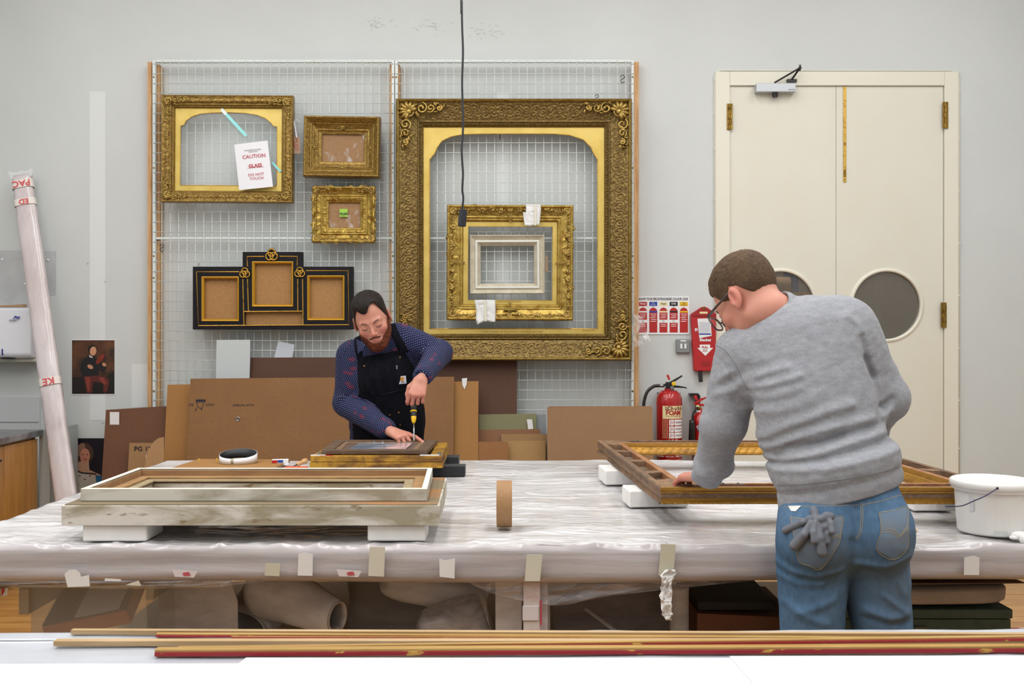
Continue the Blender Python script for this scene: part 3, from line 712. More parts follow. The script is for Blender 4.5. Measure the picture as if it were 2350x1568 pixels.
def tissue(pts, px0, D, lab, tape):
    """folded white tissue wrapped over a rail; pts outline in photo px"""
    T = thing('tissue_wrap', lab, 'tissue', P(*px0, D), 'white tissues taped to the rococo frame')
    cx = np.mean([p[0] for p in pts]); cy = np.mean([p[1] for p in pts]); n = len(pts); g = MB()
    for layer in range(3):
        V = []; Fc = []; K = 6
        for k in range(K+1):
            for i, p in enumerate(pts):
                f = k/K; sh = 1-.05*layer; x = cx+(p[0]-cx)*f*sh; y = cy+(p[1]-cy)*f*sh
                dd = D-.004*layer-.006*float(ridge(np.array([x*.09, layer*3., y*.07]), 2)); V.append(P(x, y, dd))
        for k in range(K):
            for i in range(n): Fc.append((k*n+i, k*n+(i+1) % n, (k+1)*n+(i+1) % n, (k+1)*n+i))
        g.add(V, Fc)
    g.build('tissue', mat('tissue', 'E3E4E4', .9), T, smooth=False)
    MB().slab([P(p[0], p[1], D-.021) for p in tape], (0, .0005, 0)).build('tape', mat('masking_tape', 'DCD9C6', .6), T)
tissue([(1207, 469), (1240, 469), (1241.5, 480), (1238, 516), (1216, 519), (1204, 517), (1201, 498), (1200, 487), (1206.5, 487)], (1220, 470), 6.385, 'white folded tissue taped over the top rail of the hanging rococo frame', ((1226, 469), (1230.5, 469), (1231, 517), (1227, 518)))
tissue([(1089, 689), (1112, 688.4), (1136.5, 688.5), (1137.5, 712), (1137, 722), (1136.5, 739), (1125, 739), (1114, 737), (1096, 745), (1091.5, 733), (1093, 715)], (1113, 740), 6.385, 'white crumpled tissue taped over the bottom rail of the hanging rococo frame', ((1111, 688.4), (1115.5, 688.4), (1117, 738), (1112, 737)))

# --- pale frame inside that one
t, W, H, L = frame_thing('picture_frame', 'small cream painted frame hanging inside the rococo frame', 1078.5, 1250, 539, 674.5, s=356, tilt=-.2)
m_cream = mat('cream_paint', 'C6BDA9', .55, mix=('B9AF9A', 20, U, .4, .6)); uo = W/2-abs(L(1102.5, 600)[0])
rails(W, H, [(0, 0), (0, .035), (.003, .04), (.007, .04), (.010, .034), (.03, .022), (.034, .026)]).build('moulding', m_cream, t, world=False)
rails(W-.068, H-.068, [(0, .026), (.002, .03), (.008, .032), (.0125, .03), (.014, .026)]).build('white_step', mat('white_gesso', 'DCDCD6', .5), t, world=False)
rails(W-.096, H-.096, [(0, .026), (uo-.048, .008), (uo-.048, .002), (0, .002)]).build('sight_edge', m_cream, t, world=False)
D = 6.47; tg = thing('paper_tag', 'faded brown tag hanging on the mesh beside the small cream frame', 'tag', P(1254, 612, D))
MB().slab([P(a, b, D) for a, b in ((1251, 625), (1251.5, 590), (1254, 585), (1256.5, 590), (1257.5, 624))], (0, .0008, 0)).build('card', mat('tag_card', 'B99C80', .8), tg)
# ---------------------------------------------------------------- boards leaning against the screens
def board(px, D, m, label, name='hardboard_sheet', th=.006, lean=None, zb=0.0, kind='board', group='boards leaning against the screens', cat='board', bevel=0):
    """px: visible top outline in photo px (left-top ... right-top); goes down to the floor with a lean"""
    top = [np.array(P(a, b, D)) for a, b in px]
    h = top[0][2]; lean = .15*(h-zb)
    base = [np.array((p[0], D-lean*(p[2]-zb)/h, zb)) for p in (top[-1], top[0])]
    o = MB().slab(top+base, (0, th, 0)).build(name, m, bevel=bevel)
    return tag(o, label, cat, group)
def bm_(n, c, c2, c3=None): return mat(n, c, .7, mix=(c2, 3.2, U, .3, .7), fine=(c3 or c2, 130, U, .45, .6), bump=(160, .05, U, .001))
m_b1 = bm_('hardboard_brown', '6E4830', '64402A'); m_b2 = bm_('hardboard_tan', '8A633C', '7E5832'); m_b3 = bm_('hardboard_ochre', 'A4763F', '986C38')
m_b4 = bm_('hardboard_dark', '583726', '4E3020'); m_b5 = bm_('hardboard_pale', '9A7650', '927048'); m_b6 = bm_('board_green', '7F7D5C', '787655'); m_b7 = bm_('board_rust', '8A5F42', '82583A')
m_label = mat('label_white', 'E4E4E6', .6)
board(((575, 821), (1186, 819)), 6.474, m_b4, 'dark brown board highest behind the bearded person', lean=.12)
b1 = board(((243, 941), (381, 932.5), (520, 926)), 6.40, m_b1, 'brown board with white label leaning beside the lady print')
MB().box(X_(251.5, 6.38), X_(273, 6.38), 6.383, 6.3845, Z_(975, 6.38), Z_(946, 6.38)).build('paper_label', m_label, b1)
b1b = board(((297, 1017), (372, 1017)), 6.33, m_b5, 'small brown board stencilled PG 128 in front of the labelled brown board', lean=.1)
D = 6.325; text('PG 128', .044, TM(P(332, 1031, D)[0], D-.003, P(332, 1031, D)[2]), m_ink, b1b, bold=.0006, wide=1.0)
MB().box(X_(336, 6.31), X_(345, 6.31), 6.3, 6.302, Z_(1065, 6.3), Z_(1045, 6.3)).build('paper_label', m_label, b1b)
board(((497, 780.5), (574, 780)), 6.44, mat('mount_card', 'BFC6C8', .8), 'pale grey mount card standing behind the brown boards under the black triple frame', 'mount_card', lean=.1, zb=.9, th=.004)
o = MB().slab([P(a, b, 6.4812) for a, b in ((638.5, 783), (676, 791), (668, 835), (626, 835))], (0, .004, 0)).build('mount_card', mat('mount_card2', 'C0C7D2', .8))
tag(o, 'small tilted grey mount card poking up behind the dark brown board', 'board', 'boards leaning against the screens')
board(((384.5, 883), (470, 882)), 6.36, m_b3, 'ochre board standing just behind the wide stencilled board', lean=.2)
b2 = board(((437, 869.5), (700, 867), (1042, 865)), 6.30, m_b2, 'wide tan board with black stencil marks and an eyelet', lean=.2)
def on2(px, py, dd=-.003):
    z = EYE-(py-HY)*6.25/F; D_ = 6.30-.15*(1.2-z); p = P(px, py, D_); return (p[0], D_+dd, p[2])
MB().lathe([(.006, 0), (.0155, .002), (.0155, .005), (.012, .007), (.006, .005), (.006, 0)], on2(546, 962, 0), 20, 'y').build('eyelet', m_steel, b2, smooth=True)
MB().lathe([(0, .0), (.007, .0008)], on2(546, 962, -.001), 12, 'y').build('eyelet_hole', m_black, b2)
q = on2(551, 931); text('SNEDSN JETM', .022, Matrix.Translation((q[0]+.02, q[1], q[2]))@RX90, m_ink, b2)
q = on2(439, 930); text('OE', .024, TM(*q), m_ink, b2); q = on2(482, 930); text('NTM', .024, TM(*q), m_ink, b2)
sn = MB(); 
for x0, y0, x1, y1 in ((450, 917, 472, 922), (450, 922, 453, 925), (468, 922, 471, 924.5), (449, 937, 451, 943), (461, 937, 464, 941)):
    a = on2(x0, y1); b = on2(x1, y0); sn.box(a[0], b[0], a[1], a[1]+.001, a[2], b[2])
for k in range(10):
    a = k*.63; c = on2(460+7*cos(a), 930+7*sin(a)); sn.box(c[0]-.004, c[0]+.004, c[1], c[1]+.001, c[2]-.0025, c[2]+.0025)
sn.build('stencil_mark', m_ink, b2)
for px in (441, 526, 612, 697, 1022): q = on2(px, 873, -.001); MB().ball(q, .003, 6).build('nail_hole', m_ink, b2)
b3 = board(((1036, 876), (1098, 875)), 6.33, m_b3, 'ochre board to the door side of the wide stencilled board with torn tape on top', lean=.2)
MB().slab([(*P(a, b, 6.32),) for a, b in ((1060, 869), (1072, 867.5), (1071, 882), (1066, 894), (1061, 884))], (0, .001, 0)).build('torn_tape', mat('tissue', 'E3E4E4', .9), b3)
board(((1187, 951), (1253, 951)), 6.42, mat('grey_board', '7F8588', .6), 'grey board glimpsed behind the greenish board', lean=.05)
b6 = board(((1099, 951.5), (1231, 950)), 6.40, m_b6, 'greenish board with a narrow white label', lean=.1)
MB().slab([P(a, b, 6.375) for a, b in ((1209, 963), (1221, 962.5), (1224, 984.5), (1212, 985.5))], (0, .001, 0)).build('paper_label', m_label, b6)
board(((1094, 987), (1240, 985.5)), 6.37, m_b7, 'rust brown board in front of the greenish board', lean=.1)
board(((1150, 997), (1255.5, 996)), 6.35, m_b5, 'tan board edge showing behind the pale chipboard sheet', lean=.05)
board(((1160, 1012.5), (1252, 1012)), 6.32, bm_('chipboard_sheet_mat', 'A98657', 'A07C4E'), 'pale chipboard sheet lowest among the small boards', lean=.08)
board(((1090, 1014.5), (1166, 1014)), 6.28, bm_('hardboard_orange', '94673B', '8C5E34'), 'orange brown board in front of the pale chipboard sheet', lean=.08)
board(((1256, 935.5), (1262, 933), (1495, 932.5), (1497, 936)), 6.24, bm_('cardboard_sheet', '957352', '8E6C4B'), 'pale brown sheet leaning between the small boards and the foam extinguisher', lean=.15)
cc = [P(376, 1003, 6.07)]+[P(376-44*sin(t), 1078-75*cos(t)**1.0, 6.07) for t in np.linspace(.25, 1.57, 10)]+[(P(332, 0, 6.07)[0], 6.07, 0), (P(376, 0, 6.07)[0], 6.07, 0)]
o = MB().slab(cc, (0, .004, 0)).build('card_sheet', bm_('card_pale', 'B08C66', 'A8845E')); tag(o, 'pale rounded card sheet against the ochre board edge', 'board', 'boards leaning against the screens')

# ---------------------------------------------------------------- prints on the wall (plain generic stand-ins)
def blob(c, rx, rz, rot=0, n=20): return [(c[0]+rx*cos(t)*cos(rot)-rz*sin(t)*sin(rot), c[1]+rx*cos(t)*sin(rot)+rz*sin(t)*cos(rot)) for t in np.linspace(0, 2*pi, n, endpoint=False)]
def paint(par, y, items):
    for k, (nm, pts, col) in enumerate(items):
        V = [(WX(a)*1.0, y-.00025*(k+1), WZ(b)) for a, b in pts]
        MB().add(V, [tuple(range(len(V)))]).build(nm, mat('print_'+col, col, .45), par)
m_pr1 = mat('print_ground', '3A241A', .4, mix=('6F4424', 3.2, U, .42, .66), fine=('1B1512', 4.5, U, .5, .62))
p1 = MB().box(WX(164.5), WX(264.5), DW-.003, DW-.0003, WZ(906.5), WZ(780)).build('portrait_print', m_paper)
tag(p1, 'portrait print of a seated player in tartan trousers on the white wall', 'print')
MB().box(WX(165.6), WX(263.4), DW-.0034, DW-.003, WZ(904.5), WZ(781)).build('image_area', m_pr1, p1)
paint(p1, DW-.0035, [('dark_ground', [(166, 868), (200, 862), (235, 872), (263, 850), (263, 904), (166, 904)], '16100F'),
    ('coat', [(187, 832), (196, 822), (206, 815), (216, 817), (226, 826), (238, 836), (246, 846), (236, 854), (226, 850), (228, 866), (190, 866), (184, 850)], '181419'),
    ('trousers', [(192, 864), (226, 862), (246, 866), (252, 876), (246, 900), (238, 902), (238, 880), (214, 876), (212, 902), (200, 902), (196, 880)], '5A2420'),
    ('trousers_check', [(196, 866), (208, 866), (206, 898), (202, 898)], '84382C'), ('trousers_check', [(226, 868), (238, 866), (246, 880), (240, 884)], '84382C'),
    ('hair', blob((213, 803), 10.5, 12), '1A1210'), ('face', blob((214.5, 806), 7.5, 10.5, .15), 'C99170'), ('collar', [(205, 815), (212, 818), (214, 822), (206, 820)], 'C9C2BE'),
    ('fiddle', blob((231, 824), 15, 5.5, -.9), '7A2A1C'), ('hand', blob((208, 842), 7, 4.5, .5), 'C08A68'), ('hand', blob((240, 837), 5, 4, .5), 'C08A68')])
p2 = MB().box(WX(92.5), WX(243.5), DW-.006, DW-.0003, 0, WZ(1006)).build('portrait_print', mat('print_navy', '140E1C', .35))
tag(p2, 'large dark portrait print of a short-haired sitter low on the wall behind the wrapped pole', 'print')
paint(p2, DW-.0062, [('hair', blob((194, 1040), 22, 24), '4A3328'), ('hair_light', blob((186, 1032), 9, 16, .4), '8C6A55'), ('neck', [(187, 1058), (205, 1058), (206, 1078), (232, 1090), (236, 1112), (170, 1112), (166, 1068)], 'B88E74'),
    ('face', blob((196, 1046), 11.5, 17), 'BE7F68'), ('dress', [(168, 1076), (186, 1086), (220, 1092), (222, 1118), (222, 1180), (178, 1180), (174, 1120)], 'B9B0A2'), ('strap', [(170, 1060), (174, 1060), (172, 1076), (190, 1084), (222, 1086), (222, 1089), (188, 1087), (168, 1078)], '15121E'),
    ('blue_sleeve', [(220, 1090), (236, 1092), (238, 1108), (224, 1116)], '1E5F8C'), ('floral_sprig', blob((184, 1092), 2.5, 1.6), '8F4668'), ('floral_sprig', blob((196, 1100), 2.5, 1.6), '8F4668'), ('floral_sprig', blob((208, 1092), 2.5, 1.6), '8F4668'), ('floral_sprig', blob((180, 1112), 2.5, 1.6), '8F4668'), ('floral_sprig', blob((204, 1116), 2.5, 1.6), '8F4668'),
    ('mouth', blob((197, 1054), 3.4, 1.3), '9C3A3C'), ('eye', blob((191, 1043), 1.8, .9), '2A1C1C'), ('eye', blob((202, 1043), 1.8, .9), '2A1C1C'), ('cloth', blob((122, 1160), 14, 22), '6C6258')])

# ---------------------------------------------------------------- wrapped pole leaning at the wall
m_wrap = mat('white_wrap', 'CFC6C9', .32, spec=.6, mix=('BFB2B2', 5, (1, 1, .3), .4, .65), coat=.6, bump=(12, .9, (1, 1, .35), .008))
pts_ = [(P(51, 407, 6.45), .058), (P(58, 470, 6.42), .060), (P(80, 640, 6.34), .062), (P(112, 860, 6.2), .062), (P(150, 1120, 6.02), .064)]
top, bot = np.array(P(50, 404, 6.47)), np.array(P(153, 1148, 6.02)); bot2 = top+(bot-top)*(top[2]/(top[2]-bot[2])); 
T = thing('wrapped_pole', 'long flat pole wrapped in pale plastic leaning against the wall beside the towel dispenser', 'pole', tuple(bot2))
g = MB(); K = 90; ax = (bot2-top)/np.linalg.norm(bot2-top); V = []; NN = 20
sx_ = np.array((cos(.1), .12, 0)); sx_ = sx_-ax*(sx_@ax); sx_ /= np.linalg.norm(sx_); sy_ = np.cross(ax, sx_)
for i in range(K+1):
    c = top+(bot2-top)*i/K; w_ = .056+.006*min(1, i/12)
    for j in range(NN):
        t = 2*pi*j/NN; ex = abs(cos(t))**.55*np.sign(cos(t))*w_; ey = abs(sin(t))**.6*np.sign(sin(t))*.028
        dd = .004*float(ridge(np.array([i*.35, j*.5+3, 1.]), 2)); f = 1+dd/.06
        V.append(c+sx_*ex*f+sy_*ey*f)
g.add(V, [(i*NN+j, i*NN+(j+1) % NN, (i+1)*NN+(j+1) % NN, (i+1)*NN+j) for i in range(K) for j in range(NN)]+[tuple(range(NN)), tuple(K*NN+j for j in range(NN))])
g.build('wrapping', m_wrap, T, smooth=True)
fl = MB()
for sgn in (-1, 1):
    q = [top+sx_*(a*.065)-ax*b+sy_*sgn*.02 for a, b in ((-1, -.02), (-1.15, .035), (-.4, .022), (.1, .030), (.5, .020), (1.2, .034), (1, -.02))]
    fl.slab(q, sy_*.001)
fl.build('plastic_end', mat('clear_plastic_end', 'DDE0E2', .2, alpha=.6), T)
m_tape = mat('printed_tape', 'E2DAD4', .4); m_tred = mat('tape_red', 'D04A50', .5)
def band(py, wd, letters, size):
    f = (P(0, py, 6.4)[2]-top[2])/(bot2[2]-top[2]); c = top+(bot2-top)*f; b_ = MB()
    V = []
    for e in (-wd/2, wd/2):
        for j in range(NN):
            t = 2*pi*j/NN; V.append(c+ax*e+sx_*abs(cos(t))**.55*np.sign(cos(t))*.0655+sy_*abs(sin(t))**.6*np.sign(sin(t))*.0345)
    b_.add(V, [(j, (j+1) % NN, NN+(j+1) % NN, NN+j) for j in range(NN)])
    o = b_.build('printed_tape', m_tape, T, smooth=True)
    yy = sy_ if sy_[1] < 0 else -sy_
    p = c+yy*.0365
    # letters upside down
    M_ = Matrix(((sx_[0]*-1, ax[0], yy[0], p[0]), (sx_[1]*-1, ax[1], yy[1], p[1]), (sx_[2]*-1, ax[2], yy[2], p[2]), (0, 0, 0, 1)))
    text(letters, size, M_, m_tred, o, bold=.001)
band(422, .055, 'PAC', .06); band(465, .045, 'ED', .05); band(873, .05, 'KE', .062)

# ---------------------------------------------------------------- towel dispenser, counter, bowl
D = 6.44
T = thing('towel_dispenser', 'white plastic paper towel dispenser on the wall at the picture edge', 'dispenser', P(20, 828, 6.5))
x0, x1 = P(-75, 0, D)[0], P(76, 0, D)[0]; zt, zb = P(0, 704, D)[2], P(0, 824, D)[2]
MB().add([(x0, D-.03, zt-.01), (x1, D-.03, zt-.01), (x1+.008, D-.05, zb+.03), (x0-.008, D-.05, zb+.03), (x0, DW-.001, zt), (x1, DW-.001, zt), (x1+.01, DW-.001, zb), (x0-.01, DW-.001, zb), (x0-.008, D-.03, zb+.005), (x1+.008, D-.03, zb+.005)],
    [(0, 1, 2, 3), (4, 5, 1, 0), (1, 5, 6, 9, 2), (0, 3, 8, 7, 4), (3, 2, 9, 8), (8, 9, 6, 7), (5, 4, 7, 6)]).build('housing', mat('gloss_white', 'E4E6EE', .25, coat=.3), T, bevel=.014, seg=4)
MB().box(x0-.01, x1+.02, D+.0, DW-.001, zb-.02, zb+.004).build('back_plate', mat('beige_plastic', 'BFBFB2', .5), T, bevel=.004)
MB().ball((P(23, 0, D)[0], D-.026, zb+.006), .03, 14, (1.8, .5, .25)).build('towel_slot', m_black, T)
MB().box(P(13.7, 0, D)[0], P(15.7, 0, D)[0], D-.056, D-.046, P(0, 815, D)[2], P(0, 801, D)[2]).build('level_window', mat('ink_blue', '2B2F86', .5), T)
lg = MB()
for k in range(3):
    q = curve_pts([P(29+k*2, 732.5-k*2.2, D-.046), P(35, 728.5-k*1.5, D-.046), P(40, 731.5-k*2, D-.046), P(45, 729-k*1.0, D-.046)], 5); lg.tube(q, .0022, 6)
lg.build('swoosh_logo', mat('logo_purple', '4E5AA8', .5), T); MB().box(P(29, 0, D)[0], P(44.5, 0, D)[0], D-.0475, D-.042, P(0, 736, D)[2], P(0, 734, D)[2]).build('logo_text', mat('logo_grey', '9A9AB4', .5), T)
o = MB().slab([P(a, b, 6.47) for a, b in ((-20, 701), (20, 700.5), (53, 698.5), (54, 704.5), (-20, 704.5))], (0, .05, 0)).build('card_scrap', bm_('card_pale', 'B08C66', 'A8845E')); tag(o, 'tan card scrap lying on top of the white towel dispenser', 'card')
T = thing('base_cabinet', 'light wood base cabinet under the steel worktop', 'cabinet', (-3.2, 5.6, 0))
m_ply = mat('cabinet_wood', 'BE8A44', .4, mix=('A87432', 5, (4, 4, .5), .38, .64), coat=.3)
yb0, yb1 = 5.0, 6.14
fx = lambda y: -2.955+.0*(y-5)
MB().box(-3.6, -2.94, yb0, yb1, .08, .86).build('body', m_ply, T)
MB().box(-2.94, -2.921, yb0, 5.72, .1, .85).build('door', m_ply, T, bevel=.002)
MB().box(-2.94, -2.921, 5.725, yb1-.01, .1, .85).build('door', m_ply, T, bevel=.002)
MB().tube([(-2.915, 5.38, .782), (-2.875, 5.40, .782), (-2.875, 5.60, .782), (-2.915, 5.62, .782)], .007, 8).build('handle', m_dark, T)
o = MB().box(-3.6, -2.90, yb0, yb1+.02, .866, .905).build('steel_worktop', m_steel, bevel=.004); tag(o, 'stainless steel worktop on the wood cabinet under the brown bowl', 'worktop')
o = MB().box(-2.925, -2.86, 6.16, 6.56, 0, .9).build('end_panel', mat('grey_panel', 'A9AFAE', .6)); tag(o, 'grey end panel between the cabinet and the lady print', 'panel')
sp = thing('splashback', 'white splashback panel on the wall behind the brown bowl', 'panel', (-3.3, 6.57, .9))
MB().box(-3.6, P(91, 0, 6.57)[0], 6.562, DW-.0005, P(0, 989, 6.57)[2], P(0, 911, 6.57)[2]).build('panel', mat('panel_white', 'CDD0D4', .4), sp, bevel=.002)
MB().box(-3.6, P(90, 0, 6.57)[0], 6.559, 6.562, P(0, 969.5, 6.57)[2], P(0, 967.5, 6.57)[2]).build('joint', mat('joint_grey', '9A9DA2', .6), sp)  # panel joint, a thin strip in a darker grey
T = thing('mixing_bowl', 'dark red brown plastic bowl standing on the steel worktop', 'bowl', (-3.135, 5.65, .906))
MB().lathe([(0, 0), (.135, 0), (.145, .01), (.175, .12), (.182, .15), (.20, .154), (.202, .162), (.18, .16), (.165, .12), (.135, .016), (0, .012)], (-3.135, 5.65, .907), 48).build('bowl', mat('bowl_brown', '3B1214', .22, coat=.4), T, smooth=True)
o = MB().box(-3.25, -2.99, 5.5, 5.74, 1.0705, 1.078).build('cloth_scrap', mat('cloth_grey', 'B9BABD', .8)); tag(o, 'folded grey cloth lying over the brown bowl', 'cloth')
o = MB().box(-2.918, -2.912, 5.05, 5.13, .40, .72).build('yellow_sticker', mat('yellow', 'E8D23A', .5)); tag(o, 'yellow sticker strip on the cabinet door at the picture edge', 'sticker')

# ---------------------------------------------------------------- fire point
m_red = mat('extinguisher_red', 'A81417', .22, coat=.5); m_sred = mat('sign_red', 'B3201F', .45); m_cream2 = mat('label_cream', 'E5D9A8', .5)
m_signw = mat('sign_white', 'EAEBEE', .4); m_sblue = mat('sign_blue', '1E3FA0', .45); m_syel = mat('sign_yellow', 'E0B422', .45); m_sblk = mat('sign_black', '1A1C22', .45)
T = thing('fire_sign', 'white sign explaining extinguisher colours beside the fire blanket', 'sign', (WX(1523), DW-.004, WZ(768)))
yb_ = DW-.006
def wbox(par, nm, m, a, b, c, d, lift=0): return MB().box(WX(a), WX(c), yb_-.0006-lift, yb_-.0001-lift, WZ(d), WZ(b)).build(nm, m, par)
pl_ = MB().box(WX(1463.6), WX(1582), yb_, DW-.001, WZ(768), WZ(681)).build('sign_plate', m_signw, T, bevel=.002)
text('KNOW YOUR FIRE EXTINGUISHER COLOUR CODE', .0235, TM(WX(1522), yb_-.0006, WZ(686.8)), m_ink, pl_, bold=.0006, wide=.60)
SX = [(1466, 1484.5, m_sred, 'Water', m_sred), (1489.8, 1508, m_sblue, 'Dry powder', m_sblue), (1513, 1531.3, m_cream2, 'Foam', m_cream2), (1536.3, 1555, m_sblk, 'CO2', m_sblk), (1559.5, 1578.3, m_syel, 'Wet chemical', m_syel)]
for k, (a, b, mm, tx, bd) in enumerate(SX):
    c = (a+b)/2
    MB().slab([(WX(x), yb_-.0006, WZ(y)) for x, y in ((a, 693), (b, 693), (b, 702.5), (c+2, 702.5), (c, 704.5), (c-2, 702.5), (a, 702.5))], (0, .0004, 0)).build('colour_flag', mm, pl_)
    tm = m_ink if k in (2, 4) else m_signw
    if ' ' in tx:
        text(tx.split()[0], .011, TM(WX(c), yb_-.0012, WZ(696)), tm, pl_); text(tx.split()[1], .0105, TM(WX(c), yb_-.0012, WZ(699.8)), tm, pl_)
    else: text(tx, .015, TM(WX(c), yb_-.0012, WZ(697.5)), tm, pl_, bold=.0003)
    top = [(c+9.3*cos(t), 716-9.8*sin(t)) for t in np.linspace(pi, 0, 14)]
    br = k not in (1, 4); yb2 = 734 if br else 763.5
    MB().slab([(WX(x), yb_-.0006, WZ(y)) for x, y in top+[(b, yb2), (a, yb2)]], (0, .0004, 0)).build('cylinder_picture', m_sred, pl_)
    wbox(pl_, 'colour_band', m_signw if k == 0 else bd, a, 714, b, 717.5, .0007)
    for q in range(3 if br else 5): wbox(pl_, 'small_print', m_signw, c-5 if q % 2 else c-7, 720.5+q*4.2, c+7-q % 3, 721.7+q*4.2, .0007)
    if br:
        MB().lathe([(.0046, 0), (.0046, .0006), (.0062, .0006), (.0062, 0), (.0046, 0)], (WX(c), yb_, WZ(737.5)), 16, 'y').build('prohibition_mark', m_ink, pl_)
        wbox(pl_, 'warning_panel', m_sred, a, 741, b, 763.5)
        for q in range(2): wbox(pl_, 'small_print', m_signw, c-6, 744+q*4, c+6, 745.2+q*4, .0007)
T = thing('switch_plate', 'grey metal double switch plate under the fire sign', 'switch', (WX(1566), DW-.01, WZ(809)))
sw = MB().box(WX(1550.3), WX(1581.4), DW-.03, DW-.001, WZ(809.5), WZ(778.5)).build('plate', mat('metalclad_grey', '8E9296', .4, .4), T, bevel=.004)
for a in (1561.5, 1570.8): MB().box(WX(a-2.4), WX(a+2.4), DW-.036, DW-.03, WZ(800), WZ(789)).build('rocker', m_signw, sw, bevel=.001)
MB().box(WX(1560), WX(1573), DW-.0308, DW-.03, WZ(784), WZ(781)).build('paper_label', m_label, sw)
for a in (1555, 1577): MB().ball((WX(a), DW-.03, WZ(794)), .003, 8).build('screw', m_steel, sw)
# blanket
T = thing('fire_blanket', 'red fire blanket pouch with pull arrow hanging beside the door frame', 'fire blanket', (WX(1612), DW-.03, WZ(852)))
ol = [(1612, 704), (1606, 706), (1583.5, 721), (1583, 727), (1589, 849), (1593, 851.5), (1634, 851.5), (1638, 848), (1641, 723), (1636, 719), (1618, 706)]
m_vinyl = mat('red_vinyl', 'B01820', .38, coat=.3, bump=(25, .3, U, .002))
pk = MB().slab([(WX(a), DW-.05, WZ(b)) for a, b in ol], (0, .048, 0)).build('pouch', m_vinyl, T, bevel=.008, seg=3)
MB().slab([(WX(a), DW-.056, WZ(b)) for a, b in ((1612, 704), (1606, 706), (1583.5, 721), (1584, 726), (1640, 726), (1640.5, 721), (1618, 706))], (0, .006, 0)).build('flap', mat('red_vinyl_dark', '9C161C', .38, coat=.3), pk, bevel=.001)
MB().lathe([(.004, 0), (.009, .001), (.009, .003), (0, .003)], (WX(1611.5), DW-.056, WZ(708)), 12, 'y').build('eyelet', m_brass, pk)
def bb_(nm, m, a, b, c, d, l=0, par=None): return MB().box(WX(a), WX(c), DW-.0512-l, DW-.0502-l, WZ(d), WZ(b)).build(nm, m, par or pk)
MB().box(WX(1602), WX(1620), DW-.0572, DW-.0562, WZ(720.5), WZ(716)).build('paper_label', m_cream2, pk)
doc = MB().slab([(WX(a), DW-.0535, WZ(b)) for a, b in ((1597, 732), (1627, 731), (1629.5, 771), (1601.5, 776.5))], (0, .0008, 0)).build('inspection_card', m_label, pk)
for k in range(9): MB().box(WX(1601), WX(1626), DW-.0542, DW-.0536, WZ(741.7+k*3), WZ(741+k*3)).build('small_print', mat('print_blue', '6A78A8', .6), doc)
MB().box(WX(1601), WX(1628), DW-.0542, DW-.0536, WZ(768.5), WZ(766)).build('blue_bar', m_sblue, doc)
text('Fi', .028, TM(WX(1594.5), DW-.052, WZ(757.5)), m_signw, pk, bold=.001); text('Blanket', .0245, TM(WX(1615), DW-.0525, WZ(780.5)), m_signw, pk, bold=.0008)
ar = [(1602.5, 791), (1626, 791), (1626, 798.5), (1633, 798.5), (1615.5, 816.5), (1597, 798.5), (1602.5, 798.5)]
MB().slab([(WX(a), DW-.0516, WZ(b)) for a, b in ar], (0, .001, 0)).build('arrow', m_signw, pk)
c_ = np.mean(ar, 0); 
text('PULL', .019, TM(WX(1614.5), DW-.0525, WZ(797)), m_sred, pk, bold=.0006); text('QUICK', .009, TM(WX(1614.5), DW-.0525, WZ(802)), m_sred, pk); text('RELEASE', .009, TM(WX(1614.5), DW-.0525, WZ(805.8)), m_sred, pk)
bb_('handle_slot', mat('red_vinyl_dark', '9C161C', .38), 1608, 829, 1625, 838, .004)
for a, b in ((1599, 1609), (1630, 1637)): MB().slab([(WX(a), DW-.04, WZ(849)), (WX(b), DW-.04, WZ(849)), (WX(b+1), DW-.045, WZ(876)), (WX(a+2), DW-.045, WZ(877))], (0, .004, 0)).build('pull_strap', m_black, T)
# foam extinguisher
DE = 6.45
def ex(px): return (px-CX)*DE/F
def ez(py): return EYE-(py-HY)*DE/F
T = thing('foam_extinguisher', 'large red foam fire extinguisher with black hose under the switch plate', 'fire extinguisher', (ex(1535.5), DE, ez(1066)))
cx, R = ex(1535.5), .0835; zb, zs, zn = ez(1066), ez(922), ez(899)
cy = MB().lathe([(0, zb+.02), (R-.015, zb+.02), (R, zb+.035), (R, zs), (R*.97, zs+.025), (R*.86, zs+.05), (R*.62, zs+.072), (.034, zn+.0), (.031, zn+.02), (.031, ez(894)), (0, ez(894))], (cx, DE, 0), 48).build('cylinder', m_red, T, smooth=True)
MB().lathe([(R-.002, zb+.03), (R+.002, zb+.028), (R+.002, zb), (R-.01, zb), (R-.01, zb+.03)], (cx, DE, 0), 48).build('skirt', m_black, T, smooth=True)
def wrap(par, nm, m, a0, a1, z0, z1, r, cx=cx, cy=DE):
    g = [[(cx+r*sin(radians(a)), cy-r*cos(radians(a)), z) for a in np.linspace(a0, a1, 14)] for z in (z0, z1)]
    return MB().grid(g).build(nm, m, par, smooth=True)
w1 = wrap(cy, 'name_label', m_cream2, -38, 68, ez(959), ez(930), R+.0008)
def ctext(s, size, a, z, m, par, r, bold=0, wide=1, cx=cx, cy=DE):
    """text bent round a cylinder: one letter after another"""
    adv = size*.67*wide; n = len(s)
    for i, ch in enumerate(s):
        if ch == ' ': continue
        ang = radians(a)+(i-(n-1)/2)*adv/r
        M_ = Matrix.Translation((cx+r*sin(ang), cy-r*cos(ang), z))@Matrix.Rotation(ang, 4, 'Z')@RX90
        text(ch, size, M_, m, par, bold=bold, wide=wide)
ctext('Chubb', .034, 20, ez(935.5), m_ink if False else mat('print_maroon', '6A1518', .5), w1, R+.0014, bold=.001)
o_ = MB(); 
